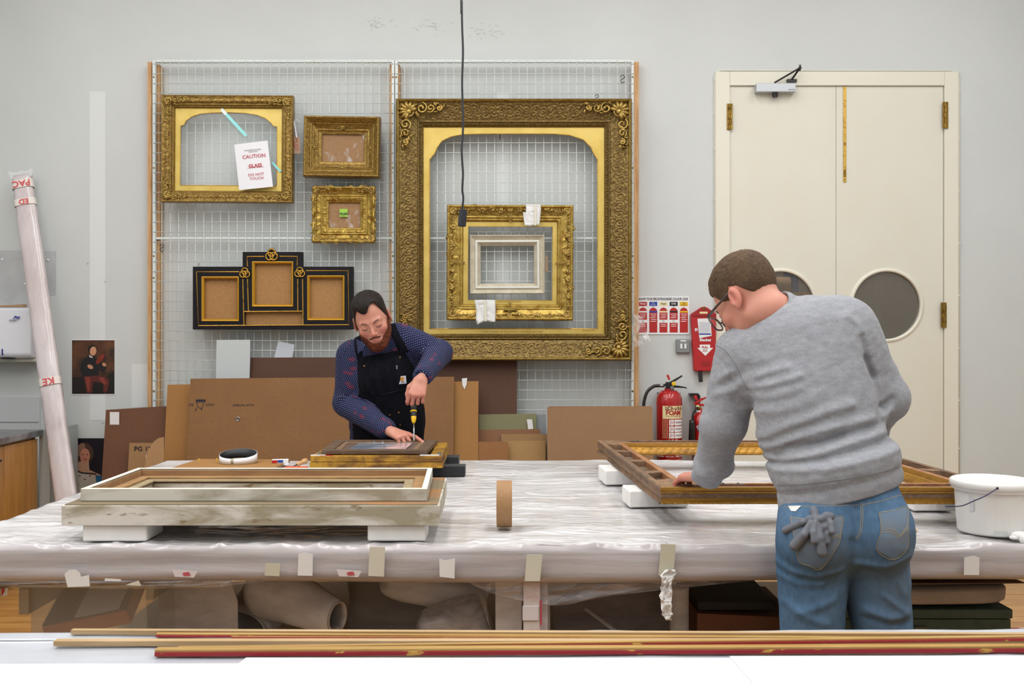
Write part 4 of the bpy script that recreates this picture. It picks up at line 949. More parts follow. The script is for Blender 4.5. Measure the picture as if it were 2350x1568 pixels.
a_ = radians(-18); o_.box(-.011, .011, -.0005, .0005, -.011, .011, Matrix.Translation((cx+(R+.0015)*sin(a_), DE-(R+.0015)*cos(a_), ez(935.5)))@Matrix.Rotation(a_, 4, 'Z')); lg_ = o_.build('logo', mat('print_maroon', '6A1518', .5), w1)
text('C', .022, Matrix.Translation((cx+(R+.003)*sin(a_), DE-(R+.003)*cos(a_), ez(935.5)))@Matrix.Rotation(a_, 4, 'Z')@RX90, m_cream2, lg_, bold=.001)
ctext('FOAM', .040, 10, ez(946), mat('print_red', 'A82020', .5), w1, R+.0014, bold=.0015); ctext('FIRE EXTINGUISHER', .0095, 14, ez(953.5), mat('print_red', 'A82020', .5), w1, R+.0014)
for k, (z0, z1, tx) in enumerate(((974, 961, 'HOLD UPRIGHT PULL PIN'), (989, 976, 'AIM AT BASE OF FIRE'), (1003.5, 990.5, 'SQUEEZE LEVER'))):
    w2 = wrap(cy, 'instruction_panel', m_signw, -9, 12, ez(z0), ez(z1), R+.0008); wrap(cy, 'instruction_panel', m_signw, 15, 66, ez(z0), ez(z1), R+.0008)
    ang = radians(1.5); q = (cx+(R+.0016)*sin(ang), DE-(R+.0016)*cos(ang))
    pc = MB().tube([(q[0]-.008, q[1], ez(z0)+.006), (q[0]-.002, q[1], ez(z0)+.02), (q[0]+.005, q[1], ez(z0)+.012), (q[0]+.009, q[1], ez(z0)+.028)], .0018, 5).ball((q[0]-.004, q[1], ez(z1)-.009), .004, 6).build('pictogram', m_sred, w2)
    wrap(cy, 'small_print', mat('print_grey', '8A5A60', .5), 19, 60, ez((z0+z1)/2+1.6), ez((z0+z1)/2+.5), R+.0012); wrap(cy, 'small_print', mat('print_grey', '8A5A60', .5), 19, 54, ez((z0+z1)/2-.4), ez((z0+z1)/2-1.5), R+.0012)
ctext('A B C', .018, 8, ez(1009), m_signw, cy, R+.001, bold=.001); ctext('Customer Service: 0800 32 16 66', .011, 8, ez(1044.5), m_signw, cy, R+.001, bold=.0003)
dots = MB()
for i in range(22):
    for j in range(4):
        ang = radians(-37+j*7); z = ez(932+i*3.35); dots.box(-.0022, .0022, -.0004, .0004, -.0022, .0022, Matrix.Translation((cx+(R+.0012)*sin(ang), DE-(R+.0012)*cos(ang), z))@Matrix.Rotation(ang, 4, 'Z'))
dots.build('dot_pattern', m_cream2, cy)
wrap(cy, 'paper_label', m_cream2, -12, 16, ez(907.5), ez(905.5), R*.5+.012)
v = MB().box(cx-.022, cx+.02, DE-.022, DE+.022, ez(892), ez(877)).build('valve_head', m_black, T, bevel=.004)
pz = lambda a, b, d=0: (ex(a), DE+d, ez(b))
MB().slab([pz(1524, 882, -.012), pz(1540, 875, -.012), pz(1565, 861, -.012), pz(1566, 864, -.012), pz(1542, 880, -.012), pz(1526, 886, -.012)], (0, .024, 0)).build('top_lever', m_black, v, bevel=.002)
MB().slab([pz(1530, 884, -.01), pz(1555, 885, -.01), pz(1574, 888.5, -.01), pz(1577, 893, -.01), pz(1572, 891, -.01), pz(1550, 890, -.01), pz(1530, 892, -.01)], (0, .02, 0)).build('carry_handle', m_black, v, bevel=.002)
MB().lathe([(.012, -.0), (.014, .006), (.009, .008), (0, .008)], pz(1545, 880.5, -.018), 16, 'y').build('yellow_seal', mat('seal_yellow', 'E6BE28', .4), v)
MB().slab([pz(1529, 862, -.008), pz(1533.5, 859, -.008), pz(1538, 871, -.008), pz(1534, 873, -.008)], (0, .006, 0)).build('safety_tag', m_sred, v)
MB().lathe([(.009, 0), (.014, .003), (.014, .012), (.01, .016), (0, .016)], pz(1541, 891, -.02), 16, 'y').build('pressure_gauge', m_steel, v)
MB().tube([pz(1525, 885.5), pz(1513, 885.5)], .0115, 14).build('hose_ferrule', m_steel, T, smooth=True)
MB().tube(curve_pts([pz(1514, 885.5), pz(1500, 887, -.005), pz(1486, 898, -.01), pz(1479, 915, -.012), pz(1476.5, 935, -.012), pz(1477, 985, .0), pz(1484, 1030, .0), pz(1497, 1045, .0)], 8), .0105, 12).build('hose', m_black, T, smooth=True)
MB().box(ex(1558), ex(1564.5), DE+.05, DW-.001, ez(910), ez(903)).box(ex(1515), ex(1558), DE+.088, DW-.001, ez(912), ez(903)).build('wall_bracket', m_dark, T)
# co2 extinguisher
DE2 = 6.47; cx2, R2 = (1606-CX)*DE2/F, .052
T = thing('co2_extinguisher', 'small red carbon dioxide extinguisher with black horn partly behind the grey sleeve', 'fire extinguisher', (cx2, DE2, ez(1068)))
c2 = MB().lathe([(0, ez(1066)), (R2, ez(1066)), (R2, ez(968)), (R2*.96, ez(962)), (R2*.8, ez(955)), (R2*.5, ez(948.5)), (.016, ez(945)), (.015, ez(938)), (0, ez(938))], (cx2, DE2, 0), 40).build('cylinder', m_red, T, smooth=True)
wrap(c2, 'black_label', m_sblk, -30, 75, ez(989), ez(974), R2+.0008, cx2, DE2); wrap(c2, 'small_print', m_signw, -24, 60, ez(986), ez(985), R2+.0014, cx2, DE2)
ctext('CO2', .026, -5, ez(979.5), m_signw, c2, R2+.0014, bold=.001, cx=cx2, cy=DE2)
for k in range(5): wrap(c2, 'small_print', mat('print_pink', 'D98A8A', .5), -20, 40+k*4, ez(994+k*5), ez(993+k*5), R2+.0008, cx2, DE2)
wrap(c2, 'instruction_panel', m_signw, -20, 70, ez(1050), ez(1047), R2+.0008, cx2, DE2); ctext('TO OPERATE', .013, 5, ez(1054), m_signw, c2, R2+.001, cx=cx2, cy=DE2)
MB().lathe([(.017, ez(948)), (.017, ez(942))], (cx2-.006, DE2, 0), 16).build('paper_label', m_label, c2)
v = MB().lathe([(.016, 0), (.018, .012), (.012, .02), (0, .02)], (cx2-.01, DE2-.005, ez(940)), 14).build('valve_head', m_brass, T, smooth=True)
q_ = lambda a, b, d=0: ((a-CX)*DE2/F, DE2+d, ez(b))
MB().slab([q_(1591, 926, -.008), q_(1605, 916, -.008), q_(1627, 909, -.008), q_(1628, 911.5, -.008), q_(1608, 921, -.008), q_(1594, 931, -.008)], (0, .016, 0)).build('top_lever', m_red, v, bevel=.001)
MB().slab([q_(1597, 925, -.008), q_(1626, 930, -.008), q_(1626, 934, -.008), q_(1596, 932, -.008)], (0, .016, 0)).build('carry_handle', m_red, v, bevel=.001)
MB().slab([q_(1591, 909, -.01), q_(1598, 907, -.01), q_(1601, 916, -.01), q_(1597, 921, -.01)], (0, .005, 0)).build('safety_tag', m_sred, v)
MB().lathe([(.006, 0), (.012, .004), (.006, .01), (0, .01)], q_(1600, 934, -.014), 14, 'y').build('yellow_seal', mat('seal_green', 'C8D29A', .4), v)
MB().tube(curve_pts([q_(1600, 935, -.02), q_(1592, 941, -.045), q_(1587, 952, -.05), q_(1586, 964, -.05)], 6), .0065, 10).build('hose', m_black, T, smooth=True)
MB().lathe([(0, ez(963)), (.016, ez(963)), (.019, ez(970)), (.026, ez(1040)), (.020, ez(1040)), (0, ez(1035))], (q_(1585, 0)[0], DE2-.05, 0), 24).build('horn', m_black, T, smooth=True)
MB().box((1587-CX)*DE2/F, (1607-CX)*DE2/F, DE2+.045, DW-.001, ez(909), ez(905)).box(cx2-.012, cx2+.012, DE2+.0525, DW-.001, ez(960), ez(909)).build('wall_bracket', m_dark, T)
# crumpled clear plastic caught on the batten
g = MB(); n = 14; G = []
for i in range(n):
    r_ = []
    for j in range(n):
        u_, v_ = j/(n-1), i/(n-1); a = np.array((1449, 722))*(1-u_)+np.array((1472, 724))*u_; b = np.array((1452, 800))*(1-u_)+np.array((1494, 783))*u_
        q = a*(1-v_)+b*v_; r_.append(P(q[0]+2*noise3(np.array((u_*6, v_*6, 1.))), q[1], 6.40-.03*float(ridge(np.array((u_*3, v_*3, 5.)), 2))))
    G.append(r_)
o = g.grid(G).build('plastic_scrap', film_mat('crumpled_film', .08, .7, 14, U, (0, .6, 0), .42, .66), smooth=True); tag(o, 'crumpled clear plastic caught between the very large gilt frame and the fire sign', 'plastic')
# ---------------------------------------------------------------- hanging cable over the table
D = 3.9
T = thing('hanging_cable', 'black cable with a connector hanging from above in front of the very large frame', 'cable', P(1060, 518, D))
cp_ = [P(a, b, D) for a, b in ((1059, -180), (1058.5, -60), (1059.5, 0), (1060.5, 60), (1062.5, 120), (1060.5, 190), (1062.5, 270), (1062, 310), (1059.5, 340), (1061, 375), (1062.5, 400), (1061, 435), (1063, 455), (1060.5, 482))]
cp_[0] = (cp_[0][0], D, ZC)
MB().tube(curve_pts(cp_, 10), .0042, 12).build('flex', mat('cable_black', '22242B', .4), T, smooth=True)
Mx = Matrix.Translation(P(1061.5, 500, D))@Matrix.Rotation(radians(5), 4, 'Y')@Matrix.Rotation(radians(30), 4, 'Z')
MB().box(-.0125, .0125, -.0125, .0125, -.033, .033, Mx).build('connector', mat('connector_black', '1E2029', .45), T, bevel=.002)
MB().box(-.0108, .0108, -.0108, .0108, -.0345, -.006, Mx@Matrix.Translation((0, 0, .0))).build('connector_socket', m_black, T, bevel=.001)
# ---------------------------------------------------------------- main work table under plastic
TZ = .9; TX0, TX1, TY0, TY1 = -1.66, 1.82, 2.80, 4.73
m_tbl = mat('table_board', 'A08C74', .7)
T = thing('work_table', 'long plastic covered work table between the two people', 'table', (0, 3.75, 0))
MB().box(TX0+.03, TX1-.03, TY0+.03, TY1-.03, .815, .885).build('table_top', m_tbl, T)
MB().box(TX0+.12, TX1-.1, TY0+.12, TY1-.12, .33, .35).build('shelf', m_tbl, T)
m_foamw = mat('foam_wrap', 'BDB6B8', .75, mix=('CFCACC', 5, (1, 1, 7), .4, .6)); 
for x in (TX0+.1, .075, TX1-.1):
    for y in (TY0+.09, TY1-.1): MB().box(x-.028, x+.028, y-.03, y+.03, 0, .815).build('leg', m_foamw, T, bevel=.004)
def plastic(name, tint, t2):
    m = mat(name, tint, .5, spec=.5, mix=(t2, 2.0, (.7, 2.6, 1), .38, .60, 1.2), fine=('A8A29F', 2.4, (.7, 4.2, 1), .50, .70, 1.4), coat=.75, coatr=.1)
    t = NT(m); b = t.n['Principled BSDF']
    f1 = t.noise(t.coords((.9, 2.8, 1.6)), 2.6, 2, .45, 1.6); f2 = t.noise(t.coords((1.4, 3.4, 3), (0, 0, .3)), 3.2, 2, .5, 1.2)
    r1 = t.ramp(f1, [(.36, 0.0), (.48, 1.0), (.52, .35), (.64, 0.0)]); ad = t.new('ShaderNodeMath', operation='ADD'); t.link(r1, ad.inputs[0]); t.link(f2, ad.inputs[1])
    bn = t.new('ShaderNodeBump', i_Strength=.7, i_Distance=.0065); t.link(ad.outputs[0], bn.inputs['Height'])
    t.link(bn.outputs[0], b.inputs['Coat Normal']); b2 = t.new('ShaderNodeBump', i_Strength=.4, i_Distance=.004); t.link(ad.outputs[0], b2.inputs['Height']); t.link(b2.outputs[0], b.inputs['Normal'])
    return m
m_plas = plastic('plastic_sheet', 'DEDEE2', 'BFBBBB')
m_apron = mat('foam_under_film', 'BDB8BB', .6, mix=('A09A9C', 3, (.35, 1, 9), .38, .62), coat=.7, coatr=.16, bump=(9, .3, (.6, 1, 3.0), .006))
nx = 420; xs = np.linspace(TX0, TX1, nx)
ys = np.concatenate([np.linspace(TY1, TY0+.018, 250)])
G = np.zeros((len(ys), nx, 3))
X, Y = np.meshgrid(xs, ys)
def wr(X, Y):
    q = np.stack([X*1.5+.5*noise3(np.stack([X*2, Y*2, X*0], -1)), Y*6.5+.9*noise3(np.stack([X*1.2, Y*1.5, X*0+4], -1)), X*0], -1)
    a = ridge(q, 3, 1); b = ridge(np.stack([X*4+Y*3, Y*5-X*2, X*0+3.], -1), 2, 5)
    edge = np.exp(-((Y-TY0)/.12)**2); c = ridge(np.stack([X*14, Y*9, X*0+9], -1), 2, 7)
    return .0095*np.clip(a-.35, 0, 1)+.004*np.clip(b-.45, 0, 1)+edge*.012*np.clip(c-.25, 0, 1)
Z = TZ-.0065+wr(X, Y)
x_side = np.clip((X-TX0)/.02, 0, 1)*np.clip((TX1-X)/.02, 0, 1)
Z -= (1-x_side)*.012
G = np.stack([X, Y, Z], -1)
sheet = MB().grid(G).build('plastic_sheet', m_plas, smooth=True)
tag(sheet, 'clear crinkled plastic sheeting over white foam covering the top of the long work table', 'plastic sheet')
# front and side aprons: rounded edge, hanging to z .80
ang = np.linspace(0, pi/2, 7); prof = [(TY0+.018-.016*sin(a), TZ-.020+.016*cos(a)) for a in ang]+[(TY0+.002, z) for z in np.linspace(.862, .822, 5)]+[(TY0+.006, .812), (TY0+.02, .802), (TY0+.06, .798)]
pr = np.array(prof); V = np.zeros((len(pr), nx, 3)); V[..., 0] = xs[None]
V[..., 1] = pr[:, 0][:, None]; V[..., 2] = pr[:, 1][:, None]
dn = fbm(np.stack([V[..., 0]*3.2, V[..., 1]*0, V[..., 2]*14], -1), 3, 3); k_ = np.linspace(0, 1, len(pr))[:, None]
V[..., 1] -= .006*dn*np.clip(k_*3, 0, 1); V[..., 2] += (.010*fbm(np.stack([V[..., 0]*1.1, V[..., 1]*0, V[..., 2]*0+2], -1), 2)-.004)*k_**2
V[..., 2] += wr(V[..., 0], V[..., 1]*0+TY0+.03)*np.clip(1-k_*3.2, 0, 1)
MB().grid(V[::-1]).build('front_apron', m_apron, sheet, smooth=True)
yy = np.linspace(TY0+.02, TY1, 90)
for nm, x0, sg in (('side_apron', TX0, 1), ('side_apron', TX1, -1)):
    A = [[(x0-sg*(.004*sin(y*9)+.01*k/5), y, TZ-.012-.095*k/5) for y in yy] for k in range(6)]
    MB().grid(A).build(nm, m_apron, sheet, smooth=True)
# loose clear film hanging below the apron
m_cfilm = film_mat('hanging_film', .22, .62, 5, (1, 1, 5), (0, .25, 0), .42, .72, 'D8D4D8')
def drape(top, bot, D, label=None, par=sheet, mm=None, nm='hanging_film', seed=2):
    a = curve_pts([(*p, 0) for p in top], 10)[:, :2]; b = curve_pts([(*p, 0) for p in bot], 10)[:, :2]; n = min(len(a), len(b))
    a = a[np.linspace(0, len(a)-1, 60).astype(int)]; b = b[np.linspace(0, len(b)-1, 60).astype(int)]
    G = [[P(*(p*(1-v)+q*v), D+.02*v-.012*float(ridge(np.array((i*.12+v, v*2.5, seed)), 2))) for i, (p, q) in enumerate(zip(a, b))] for v in np.linspace(0, 1, 12)]
    return MB().grid(G).build(nm, mm or m_cfilm, par, smooth=True)
drape([(1060, 1331), (1200, 1333), (1330, 1332), (1470, 1330), (1620, 1329), (1770, 1326)], [(1063, 1333), (1130, 1362), (1205, 1380), (1290, 1389), (1420, 1366), (1770, 1329)], 2.83)
drape([(-30, 1330), (120, 1332), (300, 1333), (420, 1333), (560, 1331), (660, 1325)], [(-30, 1346), (120, 1348), (300, 1352), (440, 1349), (520, 1346), (662, 1327)], 2.81, seed=6)
V_ = lambda *a: np.array(a, float)
# tape pieces on the apron
m_tw = mat('white_paper_tape', 'DEDDDC', .6); m_tc = mat('cream_tape', 'CDC9BA', .6); m_ty = mat('aged_tape', 'C4C0AC', .6); m_tr = mat('red_print', 'B84A58', .6)
DF = 2.782
def tp(pts, m, label, D=DF, nm='tape_piece', bend=0):
    pts = [np.array(p, float) for p in pts]; 
    o = MB().slab([P(p[0], p[1], D+(bend*(p[1]-pts[0][1])/60)) for p in pts], (0, .0008, 0)).build(nm, m); 
    return tag(o, label, 'tape', 'tape pieces on the table edge')
tp([(609, 1293), (643, 1294), (641, 1323), (607, 1321)], m_ty, 'yellowed tape square left of the tall white tape on the table edge')
tp([(685, 1271), (699, 1269), (718, 1272), (717, 1322), (683, 1321)], m_tw, 'tall white tape piece on the table edge beside the yellowed square')
tp([(848, 1256), (884, 1256), (881, 1324), (845, 1322)], m_tc, 'tall cream tape strip on the table edge below the second white block')
tp([(1008, 1283), (1022, 1286), (1044, 1282), (1043, 1328), (1009, 1324)], m_tw, 'white tape piece on the table edge between the cream strip and the wrapped leg')
tp([(1209, 1273), (1245, 1273), (1239, 1334), (1204, 1334)], m_tc, 'cream tape strip on the table edge directly above the wrapped leg')
o = tp([(1517, 1249), (1551, 1250), (1545, 1322), (1511, 1321)], m_ty, 'yellowish tape strip on the table edge beside the bending person with torn end hanging')
g = [[P(a+w_, b, DF-.01+.008*sin(k*1.3+w_*.08)) for w_ in (0, 12, 24, 34)] for k, (a, b) in enumerate(((1530, 1306), (1527, 1320), (1524, 1340), (1521, 1360), (1520, 1385), (1522, 1405), (1527, 1422)))]
g[0] = [P(1532, 1312, DF-.008), P(1540, 1305, DF-.008), P(1551, 1307, DF-.008), P(1562, 1315, DF-.008)]
for r_ in g[4:]: r_[2] = tuple(np.array(r_[2])+(-.004, 0, .004)); r_[3] = tuple(np.array(r_[3])+(-.012, 0, 0))
cl_ = curve_pts([(1538, 1306, 0), (1533, 1325, 0), (1529, 1350, 0), (1527, 1380, 0), (1530, 1405, 0), (1534, 1424, 0)], 7); W_ = np.interp(np.linspace(0, 1, len(cl_)), [0, .12, .3, .6, .85, 1], [26, 34, 26, 27, 24, 14])
g = [[P(c[0]+(u-.5)*w_+3*noise3(V_(i*.5, u*2, 3)), c[1]+(6*abs(u-.5) if i == 0 else 0), DF-.006-.012*float(ridge(V_(i*.22, u*2.2+i*.05, 7), 2))) for u in np.linspace(0, 1, 9)] for i, (c, w_) in enumerate(zip(cl_, W_))]
MB().grid(g).build('torn_end', m_tw, o, solid=.0006, smooth=False)
tp([(148, 1318), (158, 1309), (172, 1308), (183, 1315), (186, 1324), (200, 1321), (204, 1320), (206, 1346), (155, 1348)], m_tw, 'torn white tape lump on the table edge below the first white block')
tp([(241, 1328), (277, 1330), (278, 1334), (240, 1334)], m_tw, 'thin torn tape sliver on the lower table edge next to the torn white lump')
tp([(288, 1343), (305, 1337), (318, 1333), (324, 1345)], m_tc, 'torn tape corner hanging at the lower table edge above the plastic tub')
tp([(2213, 1280), (2235, 1276), (2248, 1280), (2247, 1320), (2212, 1320)], m_tw, 'white tape square on the table edge under the white bucket')
for a, b in ((395, 1308), (772, 1307)):
    o = tp([(a, b), (a+58, b+4), (a+50, b+18), (a+6, b+16)], mat('faint_tape', 'D3CACA', .6), 'faint printed tape with red mark on the table edge '+('below the pale frames' if a < 500 else 'left of the cream strip'))
    MB().slab([P(a+24, b+7, DF-.002), P(a+38, b+5, DF-.002), P(a+42, b+13, DF-.002), P(a+26, b+14, DF-.002)], (0, .001, 0)).build('red_mark', m_tr, o)
# wrapped leg covering
o = thing('leg_wrapping', 'white and reddish tape wrapped round the middle table leg', 'wrapping', P(1220, 1445, 2.85))
MB().box(*[P(1201, 0, 2.85)[0], P(1240, 0, 2.85)[0]], 2.832, 2.856, .60, .80).build('wrap', mat('wrap_white', 'CFC4C0', .6, mix=('C39A9A', 12, (1, 1, 3), .5, .7)), o, bevel=.004)
MB().box(P(1199, 0, 2.84)[0], P(1236, 0, 2.84)[0], 2.827, 2.834, .683, .725).build('tape_band', mat('wrap_white2', 'D6CED0', .6), o, bevel=.002)
MB().box(P(1240, 0, 2.83)[0], P(1244, 0, 2.83)[0], 2.83, 2.834, .67, .74).build('red_edge', m_tr, o)

# ---------------------------------------------------------------- frames lying on the left of the table
def frustum(corners, zb, zt, wd, m, nm, par, seg=None):
    """rectangular frame from four outer plan corners (NL, NR, FR, FL), rail width wd"""
    c = [np.array(p, float) for p in corners]; ctr = sum(c)/4; rails_ = []
    inn = []
    for i in range(4):
        a, b, d = c[i-1], c[i], c[(i+1) % 4]; e1 = (a-b)/np.linalg.norm(a-b); e2 = (d-b)/np.linalg.norm(d-b); sn = abs(e1[0]*e2[1]-e1[1]*e2[0])
        inn.append(b+(e1+e2)*wd/sn)
    out = []
    for i in range(4):
        j = (i+1) % 4; q = [c[i], c[j], inn[j], inn[i]]
        out.append(MB().hexa([(*p, zb) for p in q], [(*p, zt) for p in q]).build(nm, m, par, bevel=.0015))
    return inn, out
m_gess = mat('worn_gesso', 'D2D0CA', .7, mix=('9E9782', 3.6, (1, 1, 4), .42, .58, .7), fine=('7E6A4A', 12, (1, 1, 4), .60, .68), bump=(30, .35, (1, 1, 2), .002))
m_gess2 = mat('worn_gesso_upper', 'CBC8C1', .65, mix=('9C9584', 4, (1, 1, 4), .44, .62, .5), bump=(30, .2, U, .001))
m_rawp = mat('raw_pine_inside', '8E6A48', .65, mix=('A07C56', 7, (1, 7, 7), .4, .65))
m_creamedge = mat('cream_edge', 'E8E3CF', .6)
LT = thing('picture_frame', 'longer worn white gesso frame lying flat on the two white blocks', 'picture frame', (-.75, 3.1, .949))
zb, zt = .949, 1.009
cor = [(-1.29, 2.85), (-.208, 2.85), (-.222, 3.395), (-1.30, 3.395)]
inn, rr = frustum(cor, zb, zt-.003, .115, m_gess, 'rail', LT)
i2, _ = frustum([tuple(p+(.006 if p[0] < -.7 else -.006, .006 if p[1] < 3.1 else -.006)) for p in [np.array(q) for q in cor]], zt-.003, zt, .10, mat('grey_wood', '75684F', .75, mix=('96683F', 3, (1, 4, 1), .52, .66)), 'top_face', LT)
MB().box(-1.20, -.31, 2.953, 2.957, zb+.012, zt-.01).build('backing_strip', m_rawp, LT)
MB().box(-1.18, -.33, 2.96, 3.28, zb+.004, zb+.010).build('backing_board', mat('dusty_board', '8F6E50', .8), LT)
UT = thing('gesso_tray', 'smaller pale tray frame standing on top of the worn gesso frame', 'picture frame', (-.75, 3.13, zt+.0005))
zb2, zt2 = zt+.0008, 1.046
cor = [(-1.26, 2.907), (-.248, 2.907), (-.268, 3.36), (-1.262, 3.36)]
frustum(cor, zb2, zt2-.003, .014, m_gess2, 'side', UT); frustum(cor, zt2-.003, zt2, .0165, m_creamedge, 'top_edge', UT)
c3 = [(-1.245, 2.922), (-.263, 2.922), (-.283, 3.345), (-1.247, 3.345)]
frustum(c3, zb2+.001, zt2-.006, .004, m_rawp, 'lining', UT)
c4 = [(-1.240, 2.927), (-.268, 2.927), (-.288, 3.340), (-1.242, 3.340)]
frustum(c4, zb2, zb2+.012, .035, mat('pine_step', 'A07C50', .6, mix=('8E6C44', 9, (1, 8, 1), .4, .6)), 'inner_step', UT)
frustum([(-1.204, 2.963), (-.304, 2.963), (-.324, 3.304), (-1.206, 3.304)], zb2, zb2+.006, .03, mat('grey_step', '9F8E6E', .6, mix=('8B7B5E', 9, (1, 8, 1), .4, .6)), 'inner_step', UT)
m_foam = mat('white_foam_block', 'E6E4E0', .8, mix=('DAD8D6', 4, (1, 1, 2), .4, .6), bump=(60, .15, U, .001))
def block(x0, x1, y0, y1, h, lab, rot=0, m=m_foam, z=TZ, grp='white foam blocks under the frames', nm='foam_block', bv=.006):
    cx_, cy_ = (x0+x1)/2, (y0+y1)/2; Mx = Matrix.Translation((cx_, cy_, z+.001))@Matrix.Rotation(radians(rot), 4, 'Z')
    o = MB(Mx).box(-(x1-x0)/2, (x1-x0)/2, -(y1-y0)/2, (y1-y0)/2, 0, h-.002).build(nm, m, bevel=bv, seg=3); return tag(o, lab, 'block', grp)
def XD(px, D): return (px-CX)*D/F
block(XD(188, 2.86), XD(336, 2.86), 2.862, 3.0, .049, 'white foam block under the torn corner end of the worn gesso frame')
block(XD(843, 2.865), XD(977, 2.865), 2.865, 2.97, .049, 'white foam block under the end of the worn gesso frame near the brown tape roll')
block(-1.2, -1.05, 3.22, 3.34, .049, 'white foam block hidden under the back of the worn gesso frame'); block(-.45, -.3, 3.22, 3.34, .049, 'white foam block hidden under the back end of the worn gesso frame')
# brown tape roll
T = thing('tape_roll', 'brown paper tape roll standing on edge on the plastic sheet', 'tape roll', (XD(1157, 3.01), 3.08, TZ))
xr = XD(1157, 3.0); r = .0712
MB().lathe([(r*.55, -.0235), (r, -.0235), (r, .0235), (r*.55, .0235), (r*.55, -.0235)], (xr, 3.075, TZ+r+.002), 56, 'x').build('paper_tape', mat('kraft_tape', '9C7850', .65, mix=('946F48', 40, (9, 1, 1), .4, .6)), T)
MB().lathe([(r*.5, -.0238), (r*.55, -.0238), (r*.55, .0238), (r*.5, .0238), (r*.5, -.0238)], (xr, 3.075, TZ+r+.002), 56, 'x').build('core', bm_('card_pale', 'C29A6E', 'BB9266'), T)
# ---------------------------------------------------------------- gilt frame + backing frame being worked on
T = thing('picture_frame', 'distressed gilt frame lying face down on black blocks in front of the bearded person', 'picture frame', (-.57, 4.3, .945))
m_dgold = mat('distressed_gold', 'B98A2C', .5, .35, mix=('6F4A24', 4, (1.2, 1, 4), .44, .6, .7), fine=('8A6226', 40, U, .5, .7), bump=(60, .3, U, .001))
c5 = [(-.832, 4.09), (-.284, 4.09), (-.294, 4.60), (-.825, 4.60)]
frustum(c5, .9455, .969, .05, m_dgold, 'lower_rail', T); frustum([(-.826, 4.094), (-.290, 4.094), (-.300, 4.596), (-.819, 4.596)], .969, .971, .04, m_sblk, 'groove', T)
frustum([(-.828, 4.092), (-.288, 4.092), (-.298, 4.598), (-.821, 4.598)], .971, .995, .05, m_dgold, 'upper_rail', T)
for x, z in ((-.80, .995), (-.3, .995)):
    MB().lathe([(.012, 0), (.012, .002), (.005, .004), (.005, .008), (.009, .009), (.009, .012), (0, .012)], (x, 4.125, z), 14).build('fixing_screw', m_steel, T)
MB().box(-.83, -.77, 4.10, 4.12, .9952, .9975).build('white_pad', m_signw, T); MB().box(-.38, -.3, 4.10, 4.12, .9952, .9975).build('white_pad', m_signw, T)
MB().box(-.79, -.74, 4.098, 4.115, .9952, .9965).build('red_label', m_sred, T)
T = thing('picture_frame', 'dark wood frame back with clear film window under the bearded person hands', 'picture frame', (-.57, 4.35, .998))
m_dw = mat('dark_walnut', '64503E', .55, mix=('4E3A2C', 6, (1, 6, 6), .4, .6), fine=('7A6450', 20, (1, 6, 6), .55, .75)); m_mw = mat('mid_wood', '8A6A4C', .6, mix=('6E5238', 8, (6, 1, 6), .4, .6))
zz = .9985
c6 = [(XD(712, 4.13), 4.13), (XD(991, 4.13), 4.13), (XD(1006, 4.5), 4.52), (XD(764, 4.5), 4.52)]
c6 = [(-.79, 4.125), (-.352, 4.125), (-.338, 4.53), (-.802, 4.53)]
frustum(c6, zz, zz+.017, .045, m_dw, 'rail', T)
frustum([(-.748, 4.167), (-.394, 4.167), (-.38, 4.488), (-.760, 4.488)], zz, zz+.012, .028, m_mw, 'inner_strip', T)
MB().add([(-.722, 4.193, zz+.0085), (-.420, 4.193, zz+.0085), (-.406, 4.462, zz+.0085), (-.734, 4.462, zz+.0085)], [(0, 1, 2, 3)]).build('backing_board', mat('dark_backing', '5B4A40', .6), T)
g = [[(-.690+.24*j/20+(.01*i/12), 4.20+.25*i/12, zz+.0115+.0012*float(ridge(np.array((j*.2, i*.9, 2.)), 2))) for j in range(21)] for i in range(13)]
MB().grid(g).build('clear_film_window', mat('blue_grey_film', '9AA6BC', .1, mix=('E3E8F0', 5, (1, 4, 1), .42, .58), fine=('D9BCC0', 3, (2, 1, 1), .55, .7), coat=1, bump=(9, .4, (1, 4, 1), .004)), T, smooth=True)
for x, y in ((-.735, 4.30), (-.735, 4.42), (-.40, 4.30), (-.40, 4.42), (-.62, 4.475), (-.58, 4.475)): MB().lathe([(.006, 0), (.005, .003), (0, .004)], (x, y, zz+.0125), 10).build('screw', m_steel, T)
m_bfoam = mat('black_foam', '202126', .8, bump=(90, .2, U, .001), sheen=.1)
block(XD(925, 4.16), XD(1067, 4.16), 4.165, 4.245, .0445, 'black foam block poking out under the gilt box frame nearer the camera', m=m_bfoam, grp='black foam blocks under the gilt box frame', bv=.003)
block(XD(960, 4.45), XD(1052, 4.45), 4.47, 4.56, .0445, 'black foam block poking out under the back of the gilt box frame', m=m_bfoam, grp='black foam blocks under the gilt box frame', bv=.003)
block(-.84, -.7, 4.2, 4.3, .0445, 'black foam block tucked under the near end of the gilt box frame', m=m_bfoam, grp='black foam blocks under the gilt box frame', bv=.003)
